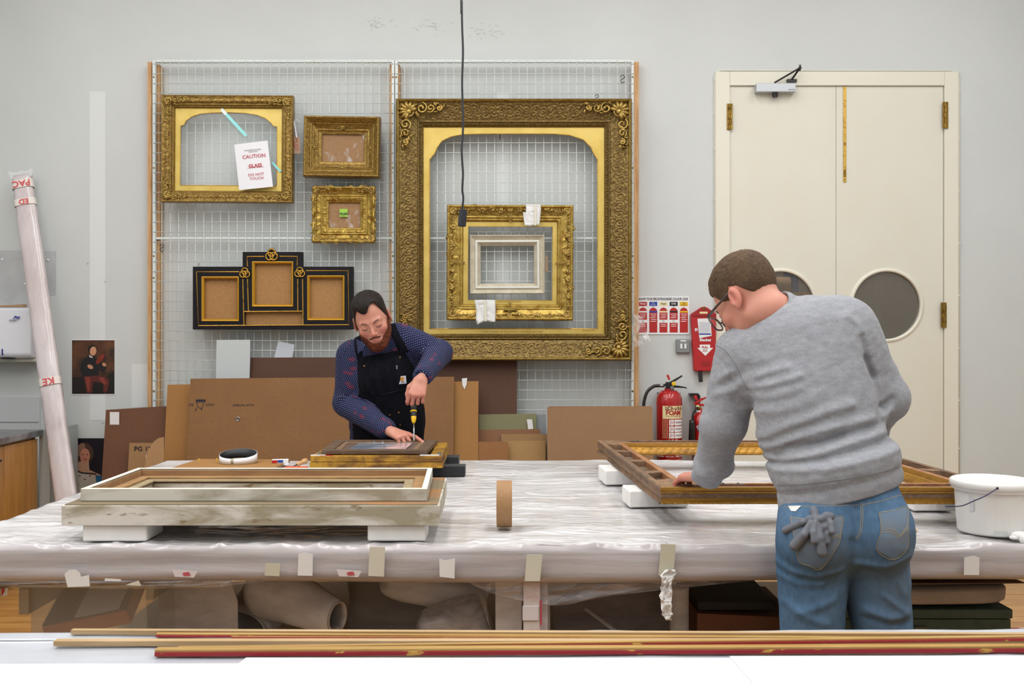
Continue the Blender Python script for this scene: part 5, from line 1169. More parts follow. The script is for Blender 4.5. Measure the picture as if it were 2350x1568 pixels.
# board with push pins, tape loop, little box, awl
D = 4.3; pb = MB().hexa([(-1.50, 4.08, TZ+.002), (-1.03, 4.06, TZ+.002), (-1.03, 4.62, TZ+.002), (-1.46, 4.64, TZ+.002)], [(-1.50, 4.08, TZ+.014), (-1.03, 4.06, TZ+.014), (-1.03, 4.62, TZ+.014), (-1.46, 4.64, TZ+.014)]).build('pin_board', m_b3)
tag(pb, 'ochre pin board lying on the table behind the pale tray frame', 'board')
for x, y in ((-1.44, 4.58), (-1.36, 4.585), (-1.22, 4.585), (-1.06, 4.57)): MB().lathe([(.004, 0), (.003, .006), (.005, .009), (0, .010)], (x, y, TZ+.014), 8).build('yellow_pin', mat('pin_yellow', 'DCC23A', .4), pb)
T = thing('strip_coil', 'coiled black and white edging strip standing on the pin board', 'strip', (XD(547, 4.5), 4.5, TZ+.015))
cx_, cy_ = XD(547, 4.5), 4.5; g = MB(); A = np.linspace(-pi/2-.0, 1.5*pi-.15, 60)
for rad, mm, nm in ((.083, m_signw, 'white_face'), (.0815, m_sblk, 'black_face')):
    gg = [[(cx_+rad*cos(a), cy_+rad*.95*sin(a)+.0, TZ+.016+z*(1+.35*sin(a))) for a in A] for z in (0, .040)]
    MB().grid(gg).build(nm, mm, T, smooth=True, solid=.0012)
MB().lathe([(.035, .0), (.06, .0), (.06, .012), (.035, .012), (.035, 0)], (cx_+.01, cy_+.01, TZ+.0165), 30).build('inner_tape_roll', mat('tan_roll', 'B9AC98', .7), T)
T = thing('small_carton', 'small red and blue carton lying by the pin board', 'carton', (XD(643, 4.5), 4.5, TZ))
Mx = Matrix.Translation((XD(643, 4.5), 4.5, TZ+.003))@Matrix.Rotation(radians(12), 4, 'Z')
MB(Mx).box(-.036, .036, -.012, .022, 0, .026).build('carton_body', m_signw, T, bevel=.001)
MB(Mx).box(-.0362, -.012, -.0128, -.012, .001, .025).build('red_panel', m_sred, T); MB(Mx).box(-.011, .013, -.0128, -.012, .001, .025).build('blue_panel', m_sblue, T)
text('UNIBOND', .006, Mx@Matrix.Translation((0, -.0135, .012))@RX90, m_signw, T)
T = thing('awl', 'awl with turned wooden handle lying beside the small carton', 'tool', (XD(688, 4.25), 4.25, TZ))
hp = np.array((XD(681, 4.45), 4.45, TZ+.012)); d_ = np.array((.5, .82, .18)); d_ /= np.linalg.norm(d_)
MB().tube([hp+d_*t for t in (0, .004, .012, .03, .05, .062, .068)], [.005, .009, .011, .009, .0135, .012, .004], 14).build('handle', m_pine, T, smooth=True)
MB().tube([hp-d_*.045, hp-d_*.02, hp], [.0008, .0022, .0028], 8).build('spike', m_dark, T)
o = MB().box(XD(652, 4.4), XD(706, 4.4), 4.40, 4.42, TZ+.002, TZ+.010).build('orange_knife', mat('orange_plastic', 'D9532A', .4), bevel=.002); tag(o, 'orange cutter lying in front of the awl', 'knife')
# ---------------------------------------------------------------- large frame on the right of the table
T = thing('picture_frame', 'large old gilt frame lying face down on white blocks under the bending person hand', 'picture frame', (.95, 3.8, .961))
m_oldw = mat('old_frame_wood', '6E5440', .6, mix=('8A6A4C', 5, (5, 1, 5), .40, .62), fine=('55463A', 16, (5, 1, 5), .5, .7), bump=(20, .3, (1, 1, 3), .002))
m_ogold = mat('old_gold', 'A87B2E', .42, .5, mix=('7F5A26', 5, (1, 1, 5), .50, .70), fine=('C6983A', 30, U, .58, .74), bump=(40, .35, U, .0015))
zb, zt = .9615, 1.0165
cor = [(.465, 3.125), (1.555, 3.125), (1.48, 4.5), (.385, 4.5)]
def quad_ring(c, wd):
    c = [np.array(p, float) for p in c]; inn = []
    for i in range(4):
        a, b, d = c[i-1], c[i], c[(i+1) % 4]; e1 = (a-b)/np.linalg.norm(a-b); e2 = (d-b)/np.linalg.norm(d-b); sn = abs(e1[0]*e2[1]-e1[1]*e2[0]); inn.append(b+(e1+e2)*wd/sn)
    return inn
# moulded outside: profile (inset, z) swept round the quadrilateral
def sweep(c, prof, m, nm, par, n=60, orn=None, ks=(0, 1, 2, 3)):
    rings = [quad_ring(c, u) for u, z in prof]; V = []; K = len(prof)
    for k in ks:
        for i in range(n+1):
            t = i/n
            for (u, z), rg in zip(prof, rings):
                p = rg[k]*(1-t)+rg[(k+1) % 4]*t; dz = 0
                if orn: 
                    ds = orn(u, z, t*np.linalg.norm(rg[(k+1) % 4]-rg[k])); e = rg[(k+1) % 4]-rg[k]; e /= np.linalg.norm(e); p = p+np.array((e[1], -e[0]))*ds
                V.append((p[0], p[1], z))
    return MB().add(V, [(q*(n+1)*K+i*K+j, q*(n+1)*K+(i+1)*K+j, q*(n+1)*K+(i+1)*K+j+1, q*(n+1)*K+i*K+j+1) for q in range(len(ks)) for i in range(n) for j in range(K-1)]).build(nm, m, par, smooth=False)
OM_ = [(.012, zb), (.0, zb+.003), (0, zb+.008), (.006, zb+.011), (.0075, zb+.026), (.004, zb+.034), (.0, zb+.036), (.0, zb+.039), (.004, zb+.041), (.0015, zb+.044), (0, zt-.001), (.003, zt)]
ORN_ = lambda u, z, s: .004*abs(sin(s*150)) if z < zb+.009 else (.0015*sin(s*200) if abs(z-zb-.037) < .003 else 0)
for ks_, m_ in (((0,), m_ogold), ((2,), m_ogold), ((1,), m_oldw), ((3,), m_oldw)): sweep(cor, OM_, m_, 'outer_moulding', T, 130, ORN_, ks_)
for k in (1, 3):                                               # long side rails: edges, cross blocks, sunken channel
    pass
i_a = quad_ring(cor, .003); i_b = quad_ring(cor, .020); i_c = quad_ring(cor, .078); i_d = quad_ring(cor, .100); i_e = quad_ring(cor, .118)
def trap(a, b, c, d, z0, z1, nm, m=m_oldw, f0=0, f1=1):
    q = [a*(1-f0)+b*f0, a*(1-f1)+b*f1, d*(1-f1)+c*f1, d*(1-f0)+c*f0]; return MB().hexa([(*p, z0) for p in q], [(*p, z1) for p in q]).build(nm, m, T, bevel=.001)
for k in range(4):
    j = (k+1) % 4; big = k in (1, 3)
    trap(i_a[k], i_a[j], i_b[j], i_b[k], zb+.02, zt, 'back_edge')
    trap(i_c[k], i_c[j], i_d[j], i_d[k], zb+.012, zt-.002 if big else zt-.001, 'inner_strip', mat('reddish_wood', '8E5E3C', .6, mix=('A0724A', 6, (4, 4, 1), .4, .6)))
    trap(i_b[k], i_b[j], i_c[j], i_c[k], zb+.008, zt-.022, 'channel', mat('channel_wood', '5A4636', .7, mix=('7A6A56', 6, U, .45, .65)))
    fs = ((.0, .10), (.26, .30), (.50, .54), (.74, .78), (.9, 1.0)) if big else ((0, .08), (.92, 1))
    for f0, f1 in fs: trap(i_b[k], i_b[j], i_c[j], i_c[k], zt-.03, zt-.0005, 'cross_block', m_oldw, f0, f1)
sweep(i_d, [(.0, zt-.004), (.003, zt-.004), (.005, zt-.014), (.004, zt-.018), (.012, zt-.022), (.014, zt-.03), (.02, zt-.04), (.022, zb+.008), (.016, zb+.002), (0, zb+.002)], m_ogold, 'inner_moulding', T, 150,
      lambda u, z, s: -.003*abs(sin(s*95))*(1 if u > .012 else 0))
for px, D in ((1690, 3.2), (1655, 3.2), (1462, 4.47)):
    MB().box(XD(px, D)-.022, XD(px, D)+.022, D-.03, D-.018, zt+.0005, zt+.003).lathe([(.004, 0), (.004, .005)], (XD(px, D), D-.024, zt+.002), 8).build('mirror_plate', m_steel, T)
block(XD(1395, 4.05)-.03, XD(1430, 4.05)+.10, 3.93, 4.1, .0605, 'white foam block under the far side of the large old frame', rot=4)
block(XD(1428, 3.4)+.02, XD(1500, 3.4)+.12, 3.42, 3.56, .0605, 'white foam block under the near side of the large old frame', rot=4)
block(1.35, 1.5, 3.35, 3.5, .0605, 'white foam block hidden under the bucket side of the large old frame'); block(1.28, 1.42, 4.1, 4.25, .0605, 'white foam block hidden under the back corner of the large old frame')
# ---------------------------------------------------------------- white bucket
Db = 2.985; xb = XD(2190, 3.0)+.119; R = .112
T = thing('white_bucket', 'white plastic bucket with lid and thin handle at the table end', 'bucket', (xb, Db+.02, TZ))
m_bk = mat('bucket_plastic', 'E4E4E2', .38, coat=.25, sss=0); zb = TZ+.003; zh = P(0, 1098, Db)[2]
zt_ = 1.5-(1113-765)/S(2.89)
MB().lathe([(0, zb), (R-.016, zb), (R-.012, zb+.005), (R-.004, zt_-.03), (R+.004, zt_-.028), (R+.004, zt_-.012), (R-.004, zt_-.01), (0, zt_-.01)], (xb, Db+.02, 0), 72).build('pail', m_bk, T, smooth=False)
MB().lathe([(R+.006, zt_-.022), (R+.009, zt_-.018), (R+.009, zt_-.004), (R+.004, zt_), (R-.004, zt_+.001), (R-.008, zt_-.006), (R-.016, zt_-.007), (0, zt_-.005)], (xb, Db+.02, 0), 72).build('lid', m_bk, T, smooth=True)
A_ = (xb-.02, Db+.02-R-.006, zt_-.04); hp = [P(2289, 1121, 2.885), P(2262, 1138, 2.875), P(2235, 1150, 2.885), P(2212, 1160, 2.92), P(2196, 1162.5, 2.97), P(2170, 1163, 3.03)]
MB().tube(curve_pts(hp, 8), .0016, 8).build('handle', mat('wire_blue', '2A2C55', .4, .4), T, smooth=True); MB().ball(P(2289, 1121, 2.885), .004, 8).build('handle_stud', m_dark, T)
def onb(a0, a1, z0, z1, m, nm): return MB().grid([[(xb+(R+.0008-(0.012*(1-(z-zb)/(zt_-zb))))*sin(radians(a)), Db+.02-(R+.0008-(.012*(1-(z-zb)/(zt_-zb))))*cos(radians(a)), z) for a in np.linspace(a0, a1, 8)] for z in (z0, z1)]).build(nm, m, T, smooth=True)
onb(-62, -54, zb+.07, zt_-.045, mat('label_lilac', 'D3D3DA', .6), 'side_label'); onb(-24, -4, zb+.004, zb+.018, mat('label_pale', 'D0D5D4', .6), 'paper_label')
o = MB().ball((XD(2336, 2.9), 2.89, TZ+.012), .022, 14, (1.2, .8, .6)).ball((XD(2322, 2.9), 2.885, TZ+.008), .013, 12, (1.2, .8, .5)).ball((XD(2348, 2.88), 2.87, TZ+.006), .016, 12).build('cotton_wad', mat('cotton', 'E9E7E6', .95, bump=(40, .8, U, .006)), smooth=True); tag(o, 'tuft of white cotton wool beside the bucket', 'cotton wool')
o = MB().tube([(XD(2072, 2.98), 3.0, TZ+.009), (XD(2105, 2.98), 2.98, TZ+.009)], .006, 8).build('wood_peg', mat('peg_wood', 'C9B48A', .7)); tag(o, 'short pale wooden peg lying near the jeans pocket', 'peg')

# ---------------------------------------------------------------- under the table
SH = .351
T = thing('plastic_tub', 'translucent plastic storage tub holding a brown box under the table', 'storage tub', (-1.31, 3.3, SH))
m_tub = mat('tub_plastic', 'D6D8D2', .25, alpha=.20, spec=.6)
x0, x1 = XD(48, 3.0), XD(350, 3.0)
w_ = MB()
for a, b, c, d in ((x0+.03, x1-.02, 3.0, 3.004), (x0+.03, x1-.02, 3.62, 3.624)): w_.box(a, b, c, d, SH, .735)
w_.box(x0+.03, x0+.034, 3.0, 3.62, SH, .735).box(x1-.02, x1-.016, 3.0, 3.62, SH, .735).box(x0+.03, x1-.02, 3.0, 3.62, SH, SH+.004)
w_.build('tub_wall', m_tub, T)
for q in ((x0, x0+.03, .655), (x1-.016, x1+.01, .70)): MB().box(q[0], q[1], 2.985, 3.64, q[2], .735).build('rim', mat('tub_rim', 'B7B5AA', .35, alpha=.65), T, bevel=.003)
MB().box(x0-.005, x1+.015, 2.98, 3.65, .737, .747).build('lid', mat('tub_lid', 'BDB8A8', .35, alpha=.85), T, bevel=.003)
B = thing('brown_box', 'brown box file with pale sheet on it inside the plastic tub', 'box', (-1.32, 3.3, .42))
Mx = Matrix.Translation((-1.325, 3.19, .652))@Matrix.Rotation(radians(-11), 4, 'Y')@Matrix.Rotation(radians(24), 4, 'X')
MB(Mx).box(-.135, .135, -.13, .12, -.03, .022).build('box_body', mat('rust_card', 'B87650', .6), B, bevel=.008)
MB(Mx).box(-.13, .13, -.126, .12, .022, .026).build('box_lid', mat('maroon_card', '7C625A', .6), B, bevel=.002)
MB(Mx).box(-.03, .11, -.12, .07, .0265, .0275).build('pale_sheet', mat('lilac_paper', 'DCDCE4', .7), B)
def soft(name, lab, x0, x1, y0, y1, z0, z1, m, cat, rotY=0, rotZ=0, pw=.35, seed=1, amp=.012, grp=None, sx=1.0):
    """soft wrapped bundle: rounded superellipsoid with wrinkles"""
    n, k = 40, 26; V = []; c = np.array(((x0+x1)/2, (y0+y1)/2, (z0+z1)/2)); h = np.array(((x1-x0)/2, (y1-y0)/2, (z1-z0)/2))
    sp = lambda v, e: np.sign(v)*abs(v)**e
    for i in range(k+1):
        a = -pi/2+pi*i/k
        for j in range(n):
            b = 2*pi*j/n; p = np.array((sp(cos(a), pw)*sp(cos(b), pw), sp(cos(a), pw)*sp(sin(b), pw), sp(sin(a), pw)))
            p = p*h; p *= 1+amp*4*float(ridge(np.array((p[0]*6, p[1]*5, p[2]*16+seed*3)), 2)); V.append(p)
    R_ = Matrix.Rotation(radians(rotZ), 4, 'Z')@Matrix.Rotation(radians(rotY), 4, 'Y')
    o = MB(Matrix.Translation(c)@R_).add(V, [(i*n+j, i*n+(j+1) % n, (i+1)*n+(j+1) % n, (i+1)*n+j) for i in range(k) for j in range(n)]).build(name, m, smooth=True)
    return tag(o, lab, cat, grp)
m_fs = mat('foam_sheet', 'D2D0D2', .55, mix=('BEBABA', 6, (1, 1, 3), .4, .62), bump=(14, .4, (1, 1, 3), .004), coat=.3)
def fsheet(nm, lab, pts, D, m=m_fs, th=.008, grp='foam sheets and rolls stored under the table', cat='foam sheet', amp=0.0, ddx=0):
    o = MB().slab([P(a, b, D+ddx*(a-pts[0][0])) for a, b in pts], (0, th, 0)).build(nm, m, bevel=.002); return tag(o, lab, cat, grp)
zS = lambda D: HY+(EYE-SH)*F/D
fsheet('foam_sheet', 'upright grey white foam sheet next to the plastic tub', [(362, 1332), (528, 1328), (545, 1380), (548, zS(3.25)), (364, zS(3.25))], 3.25)
def roll(lab, pa, pb, ra, rb, D0, D1, spiral=True, m=m_fs, nm='foam_roll', turns=1.6):
    A = np.array(P(*pa, D0)); B_ = np.array(P(*pb, D1)); T = thing(nm, lab, 'foam roll', tuple(A*.5+B_*.5), 'foam sheets and rolls stored under the table')
    ax = (B_-A)/np.linalg.norm(B_-A); u = np.cross(ax, (0, 1, 0)); u /= np.linalg.norm(u); v = np.cross(ax, u); G = []
    for i in range(14):
        t = i/13; c = A+(B_-A)*t; r = ra+(rb-ra)*t; G.append([c+(u*cos(q)*1.0+v*sin(q)*.75)*(r*(1-.16*q/6.28)*(1+.05*float(noise3(np.array((t*3, q*1.2, ra*50)))))) for q in np.linspace(0, 6.28*turns, 64)])
    MB().grid(G).build('rolled_foam', m, T, smooth=True, solid=.004); return T
roll('large foam roll lying open ended under the table behind the middle gap', (610, 1345), (775, 1418), .115, .055, 3.35, 3.10)
roll('second foam roll under the table below the torn end of the gold moulding gap', (640, 1335), (560, 1440), .10, .10, 3.65, 3.4)
soft('foam_bundle', 'folded foam bundle under the table before the wrapped leg', XD(870, 3.25), XD(1120, 3.25), 3.2, 3.5, .60, .735, m_fs, 'foam bundle', rotY=12, pw=.5, seed=2, grp='foam sheets and rolls stored under the table')
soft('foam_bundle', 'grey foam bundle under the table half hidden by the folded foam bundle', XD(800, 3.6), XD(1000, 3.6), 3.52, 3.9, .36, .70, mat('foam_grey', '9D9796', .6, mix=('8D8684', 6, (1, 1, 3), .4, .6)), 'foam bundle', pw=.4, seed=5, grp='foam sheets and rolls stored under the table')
soft('clear_bag', 'clear plastic bag of foam low beside the wrapped leg', XD(960, 3.05), XD(1125, 3.05), 3.03, 3.2, .50, .655, film_mat('bag_film', .3, .8, 9, U, (0, .4, 0), .4, .6, 'C9C8CE'), 'bag', rotY=-18, pw=.4, seed=9)
fsheet('foam_sheet', 'upright foam panel just beside the wrapped leg on the foam bundle side', [(1137, 1328), (1198, 1328), (1198, zS(2.95)), (1137, zS(2.95))], 2.93)
fsheet('foam_sheet', 'upright foam panel just beside the wrapped leg on the dark side', [(1242, 1330), (1262, 1372), (1265, zS(2.95)), (1242, zS(2.95))], 2.94)
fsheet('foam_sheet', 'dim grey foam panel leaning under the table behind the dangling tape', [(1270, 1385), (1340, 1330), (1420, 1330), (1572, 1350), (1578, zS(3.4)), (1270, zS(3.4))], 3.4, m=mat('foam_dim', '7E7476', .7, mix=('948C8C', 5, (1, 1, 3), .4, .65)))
roll('narrow upright foam roll behind the dangling torn tape', (1558, 1345), (1558, 1475), .03, .03, 3.2, 3.2, turns=1.2)
o = MB().tube([P(1345, 1398, 3.2), P(1412, 1448, 3.05), P(1440, 1470, 3.0)], .006, 6).build('foam_edge', m_fs); tag(o, 'thin pale foam strip lying slanted under the hanging film', 'foam strip')
T = thing('carton', 'orange brown carton with a dark tray on it in the dark under the table', 'carton', (XD(1700, 3.3), 3.3, SH))
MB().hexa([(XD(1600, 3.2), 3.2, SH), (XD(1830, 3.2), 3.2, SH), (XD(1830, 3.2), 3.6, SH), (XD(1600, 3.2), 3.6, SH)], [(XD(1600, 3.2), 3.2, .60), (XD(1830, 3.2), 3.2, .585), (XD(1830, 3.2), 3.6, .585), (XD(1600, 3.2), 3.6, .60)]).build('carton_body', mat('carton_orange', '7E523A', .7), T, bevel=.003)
o = MB().box(XD(1602, 3.22), XD(1780, 3.22), 3.22, 3.55, .603, .632).build('dark_tray', mat('tray_black', '2A2628', .6), bevel=.003); tag(o, 'dark shallow tray lying on the orange brown carton', 'tray')
# right side stack
x1g = XD(2325, 2.98)
T = thing('green_box', 'long dark green flat box at the bottom of the stack beside the jeans legs', 'box', (1.2, 3.2, SH))
m_grn = mat('green_cloth_box', '3E4F42', .65, mix=('36463A', 30, U, .4, .6))
MB().box(XD(1900, 2.98), x1g-.004, 2.985, 3.5, SH, .642).build('box_body', m_grn, T, bevel=.002)
MB().box(XD(1898, 2.98), x1g, 2.98, 3.505, .6445, .673).build('box_lid', m_grn, T, bevel=.004)
MB().box(XD(2098, 2.98), XD(2128, 2.98), 2.978, 2.984, .598, .622).build('brass_label', mat('label_olive', '4E4A2A', .6), T)
soft('paper_bundle', 'brown paper wrapped bundle lying on the green box', XD(1885, 3.05), XD(2330, 3.0), 2.98, 3.45, .676, .742, mat('kraft_wrap', 'A89A8E', .7, mix=('988A7E', 5, U, .4, .6), bump=(7, .6, U, .01)), 'bundle', pw=.42, seed=4, amp=.008)
for k, (lab, pts, z) in enumerate((('dark board sticking out of the top of the stack under the bucket', ((1.0, 2.97), (1.39, 2.99), (1.555, 3.08), (1.42, 3.5), (1.0, 3.5)), .762),
                              ('lower warped dark board in the stack under the bucket', ((1.0, 2.955), (1.35, 2.965), (1.56, 3.03), (1.45, 3.5), (1.0, 3.5)), .750))):
    o = MB().hexa([(*pts[0], z), (*pts[2], z-.012), (*pts[3], z), (*pts[4], z)], [(*pts[0], z+.007), (*pts[2], z-.008), (*pts[3], z+.007), (*pts[4], z+.007)]).build('stored_board', mat('stored_dark', '5E4436', .6), bevel=.001); tag(o, lab, 'board')
Dk = 4.0; o = soft('patterned_cloth', 'red and white patterned cloth lying on the floor past the green box', XD(2325, Dk), XD(2325, Dk)+.35, 3.9, 4.3, .0, .25, mat('red_pattern_cloth', '8E1E26', .8, mix=('D8CFCF', 22, U, .52, .56)), 'cloth', pw=.6, seed=8, amp=.02)
o = MB().slab([P(1, 1352, 2.9), P(18, 1350, 2.9), P(17, 1366, 2.9), P(3, 1370, 2.9)], (0, .001, 0)).build('printed_tape_scrap', m_tw); tag(o, 'scrap of white tape with a red mark hanging at the table corner above the floor', 'tape'); 
MB().slab([P(3, 1352, 2.899), P(11, 1351, 2.899), P(10, 1358, 2.899), P(4, 1369, 2.899)], (0, .0005, 0)).build('red_mark', m_sred, o)
for px in (4,): MB().box(P(-2, 0, 2.9)[0], P(20, 0, 2.9)[0], 2.835, 2.9005, .79, .8).build('tape_tab', m_tw, o)

# ---------------------------------------------------------------- near table, paper, sticks
T = thing('near_table', 'near table edge carrying gilded sticks and white paper', 'table', (0, 1.5, 0))
MB().box(-1.7, 1.7, .9, 2.0, .84, .893).build('table_top', m_tbl, T)
for x in (-1.6, 1.6):
    for y in (1.0, 1.9): MB().box(x-.03, x+.03, y-.03, y+.03, 0, .84).build('leg', m_tbl, T)
X, Y = np.meshgrid(np.linspace(-1.75, 1.75, 220), np.linspace(.88, 2.012, 90))
Yt = Y+(.015*(X/1.0))*(Y > 1.95)
Z = TZ-.004+.004*np.clip(ridge(np.stack([X*3+Y*2, Y*6, X*0+8], -1), 3), 0, 1)*np.clip((Y-1.8)/.06, 0, 1)
o = MB().grid(np.stack([X, Yt, Z], -1)).build('plastic_sheet', mat('near_plastic', 'BABEC7', .4, mix=('A8ADB7', 3, (1, 3, 1), .4, .65), coat=.8, bump=(6, .3, (1, 3, 1), .004)), smooth=True); tag(o, 'pale plastic sheet covering the near table under the gilded sticks', 'plastic sheet')
m_ppr = mat('bright_paper', 'D6D7D8', .7)
for nm, lab, pts, z in (('paper_sheet', 'white paper sheet on the near table reaching the picture edge below the plain stick ends', ((-1.4, 1.2), (-.3, 1.2), (-.45, 1.800), (-1.4, 1.795)), TZ+.002),
                    ('paper_sheet', 'large white paper sheet across the middle of the near table', ((-.62, 1.0), (.75, 1.1), (.75, 1.825), (-.488, 1.828)), TZ+.0035),
                    ('paper_sheet', 'white paper sheet overlapping at the bucket end of the near table', ((.45, 1.05), (1.5, 1.1), (1.5, 1.838), (.40, 1.832)), TZ+.005)):
    q = [(*p, z) for p in pts]; o = MB().hexa(q, [(a, b, c+.0008) for a, b, c in q]).build(nm, m_ppr); tag(o, lab, 'paper', 'white paper sheets on the near table')
m_swood = mat('stick_wood', 'BB9F78', .6, mix=('A88B62', 8, (.4, 8, 8), .4, .6)); m_sgold = mat('stick_gold', 'BD9A5C', .45, .35, mix=('AD884C', 6, (.5, 8, 8), .4, .6)); m_sredp = mat('stick_red', '98232A', .4, mix=('C9A04A', 28, (.6, 1, 2), .62, .66))
def stick(lab, a, b, za, zb, wd, h, kind):
    """a, b = photo px of the near bottom edge at two x positions; lies on the sheet"""
    def yz(py, z): return (EYE-z)*F/(py-HY)
    z0 = za; ya, yb = yz(a[1], z0), yz(b[1], zb); xa, xb_ = XD(a[0], ya), XD(b[0], yb)
    e = np.array((xb_-xa, yb-ya)); xe = 1.42; 
    if b[0] > 2300: yb = ya+(yb-ya)*(xe-xa)/(xb_-xa); zb = z0+(zb-z0)*(xe-xa)/(xb_-xa); xb_ = xe
    T = thing('gilded_stick', lab, 'moulding', ((xa+xb_)/2, (ya+yb)/2, z0), 'wood and gilded sticks on the near table')
    def piece(nm, m, o0, o1, h0, h1):
        lo = [(xa, ya+o0, z0+h0), (xb_, yb+o0, zb+h0), (xb_, yb+o1, zb+h0), (xa, ya+o1, z0+h0)]
        return MB().hexa(lo, [(x, y, z-h0+h1) for x, y, z in lo]).build(nm, m, T, bevel=.0008)
    if kind == 'wood': piece('stick', m_swood, 0, wd, 0, h)
    else:
        piece('red_side', m_sredp, 0, wd, 0, h*.62); piece('gold_top', m_sgold, .0015, wd, h*.62, h)
    return T
z_ = TZ+.0015
stick('plain wood stick farthest back on the near table', (162, 1457), (2350, 1466), z_, z_+.004, .012, .009, 'wood')
stick('red sided gilded stick just in front of the farthest back plain stick', (357, 1463.5), (2350, 1474), z_, z_, .012, .007, 'gilt')
stick('plain wood stick reaching farthest toward the tub end of the near table', (122, 1484), (2350, 1482), z_, z_, .017, .010, 'wood')
stick('thin gilded stick slanting under the others', (405, 1498), (2350, 1472), z_+.001, z_+.016, .010, .009, 'gilt')
stick('red sided gilded stick at the front of the bundle', (354, 1508), (2350, 1499), z_, z_, .018, .013, 'gilt')
stick('short visible red stick tucked in the middle of the bundle', (530, 1467), (2350, 1471), z_+.0005, z_+.0005, .004, .005, 'gilt')
# ---------------------------------------------------------------- solid modelling of the two people
def V3(*a): return np.array(a, float)
def nrm(v): v = np.asarray(v, float); return v/np.linalg.norm(v)
def cap(p, a, b, ra, rb):
    a = np.asarray(a, float); b = np.asarray(b, float); ba = b-a; t = np.clip(((p-a)@ba)/(ba@ba), 0, 1)
    return np.linalg.norm(p-a-t[:, None]*ba, axis=1)-(ra+(rb-ra)*t)
def ell(p, c, r, R=None):
    q = p-np.asarray(c, float)
    if R is not None: q = q@R
    r = np.asarray(r, float); k0 = np.linalg.norm(q/r, axis=1); k1 = np.linalg.norm(q/(r*r), axis=1)+1e-9
    return k0*(k0-1)/k1
def su(a, b, k):
    h = np.clip(.5+.5*(b-a)/k, 0, 1); return b+(a-b)*h-k*h*(1-h)
def smax(a, b, k): return -su(-a, -b, k)
def gau(p, c, r): return np.exp(-np.sum(((p-np.asarray(c))/np.asarray(r))**2, axis=1))
def surf(f, lo, hi, h, slack=1.35):
    lo = np.array(lo, float); hi = np.array(hi, float); nc = np.ceil((hi-lo)/(4*h)).astype(int)+1; H = 4*h
    I = np.stack(np.meshgrid(*[np.arange(n) for n in nc], indexing='ij'), -1).reshape(-1, 3)
    d = []
    C_ = lo+(I+.5)*H
    for s in range(0, len(C_), 300000): d.append(f(C_[s:s+300000]))
    I = I[np.abs(np.concatenate(d)) < H*.87*slack]
    nf = nc*4+1; st = np.array((nf[1]*nf[2], nf[2], 1), np.int64)
    o = np.stack(np.meshgrid(*[np.arange(4)]*3, indexing='ij'), -1).reshape(-1, 3)
    cells = (I[:, None]*4+o[None]).reshape(-1, 3); cl = cells@st
    co = np.stack(np.meshgrid(*[np.arange(2)]*3, indexing='ij'), -1).reshape(-1, 3)
    pts = np.unique((cl[:, None]+(co@st)[None]).ravel()); P3 = np.stack([pts//st[0], (pts//st[1]) % nf[1], pts % nf[2]], -1)
    v = np.concatenate([f(lo+P3[s:s+400000]*h) for s in range(0, len(P3), 400000)])
    cv = v[np.searchsorted(pts, cl[:, None]+(co@st)[None])]; ins = cv < 0; act = ins.any(1) & ~ins.all(1)
    cells, cl, cv = cells[act], cl[act], cv[act]; acc = np.zeros((len(cl), 3)); cnt = np.zeros(len(cl))
    for a in range(8):
        for b in range(a+1, 8):
            if np.abs(co[a]-co[b]).sum() != 1: continue
            m = (cv[:, a] < 0) != (cv[:, b] < 0); t = cv[m, a]/(cv[m, a]-cv[m, b])
            acc[m] += co[a]+(co[b]-co[a])*t[:, None]; cnt[m] += 1
    V = lo+(cells+acc/cnt[:, None])*h; srt = np.argsort(cl); cs = cl[srt]; faces = []
    for ax in range(3):
        e = pts[np.isin(pts+st[ax], pts)]; va = v[np.searchsorted(pts, e)]; vb = v[np.searchsorted(pts, e+st[ax])]; m = (va < 0) != (vb < 0)
        e, va = e[m], va[m]; u, w_ = [(1, 2), (2, 0), (0, 1)][ax]
        q = np.stack([e-st[u]-st[w_], e-st[w_], e, e-st[u]], -1); ix = np.clip(np.searchsorted(cs, q), 0, len(cs)-1); ok = (cs[ix] == q).all(1)
        q = srt[ix[ok]]; fl = va[ok] < 0; q[~fl] = q[~fl][:, ::-1]; faces.append(q)
    return V, np.concatenate(faces)
def sdf_obj(name, f, lo, hi, h, m, parent=None, col=None, attr=None, label=None, slack=1.4):
    V, Q = surf(f, lo, hi, h, slack); me = bpy.data.meshes.new(name)
    me.vertices.add(len(V)); me.vertices.foreach_set('co', V.astype('f').ravel()); me.loops.add(Q.size)
    me.loops.foreach_set('vertex_index', Q.astype('i').ravel()); me.polygons.add(len(Q))
    me.polygons.foreach_set('loop_start', np.arange(0, Q.size, 4, dtype='i')); me.polygons.foreach_set('loop_total', np.full(len(Q), 4, 'i'))
    me.update(calc_edges=True)
    if col is not None:
        a = me.color_attributes.new('Col', 'FLOAT_COLOR', 'POINT'); c = np.ones((len(V), 4), 'f'); c[:, :3] = col(V); a.data.foreach_set('color', c.ravel())
    if attr is not None:
        a = me.attributes.new('pat', 'FLOAT_VECTOR', 'POINT'); a.data.foreach_set('vector', attr(V).astype('f').ravel())
    return link_mesh(name, me, m, parent, smooth=True, label=label)
def hit(f, pts, D0, n=60):
    """march camera rays through photo pixels from distance D0 until they meet the solid"""
    o = np.array((0, 0, EYE)); q = np.array([P(a, b, 1.0) for a, b in pts])-o; L = np.linalg.norm(q, axis=1); d = q/L[:, None]; t = np.full(len(pts), D0)*L
    for _ in range(n): t = t+np.clip(f(o+d*t[:, None]), -.02, .05)*.8
    return o+d*t[:, None]
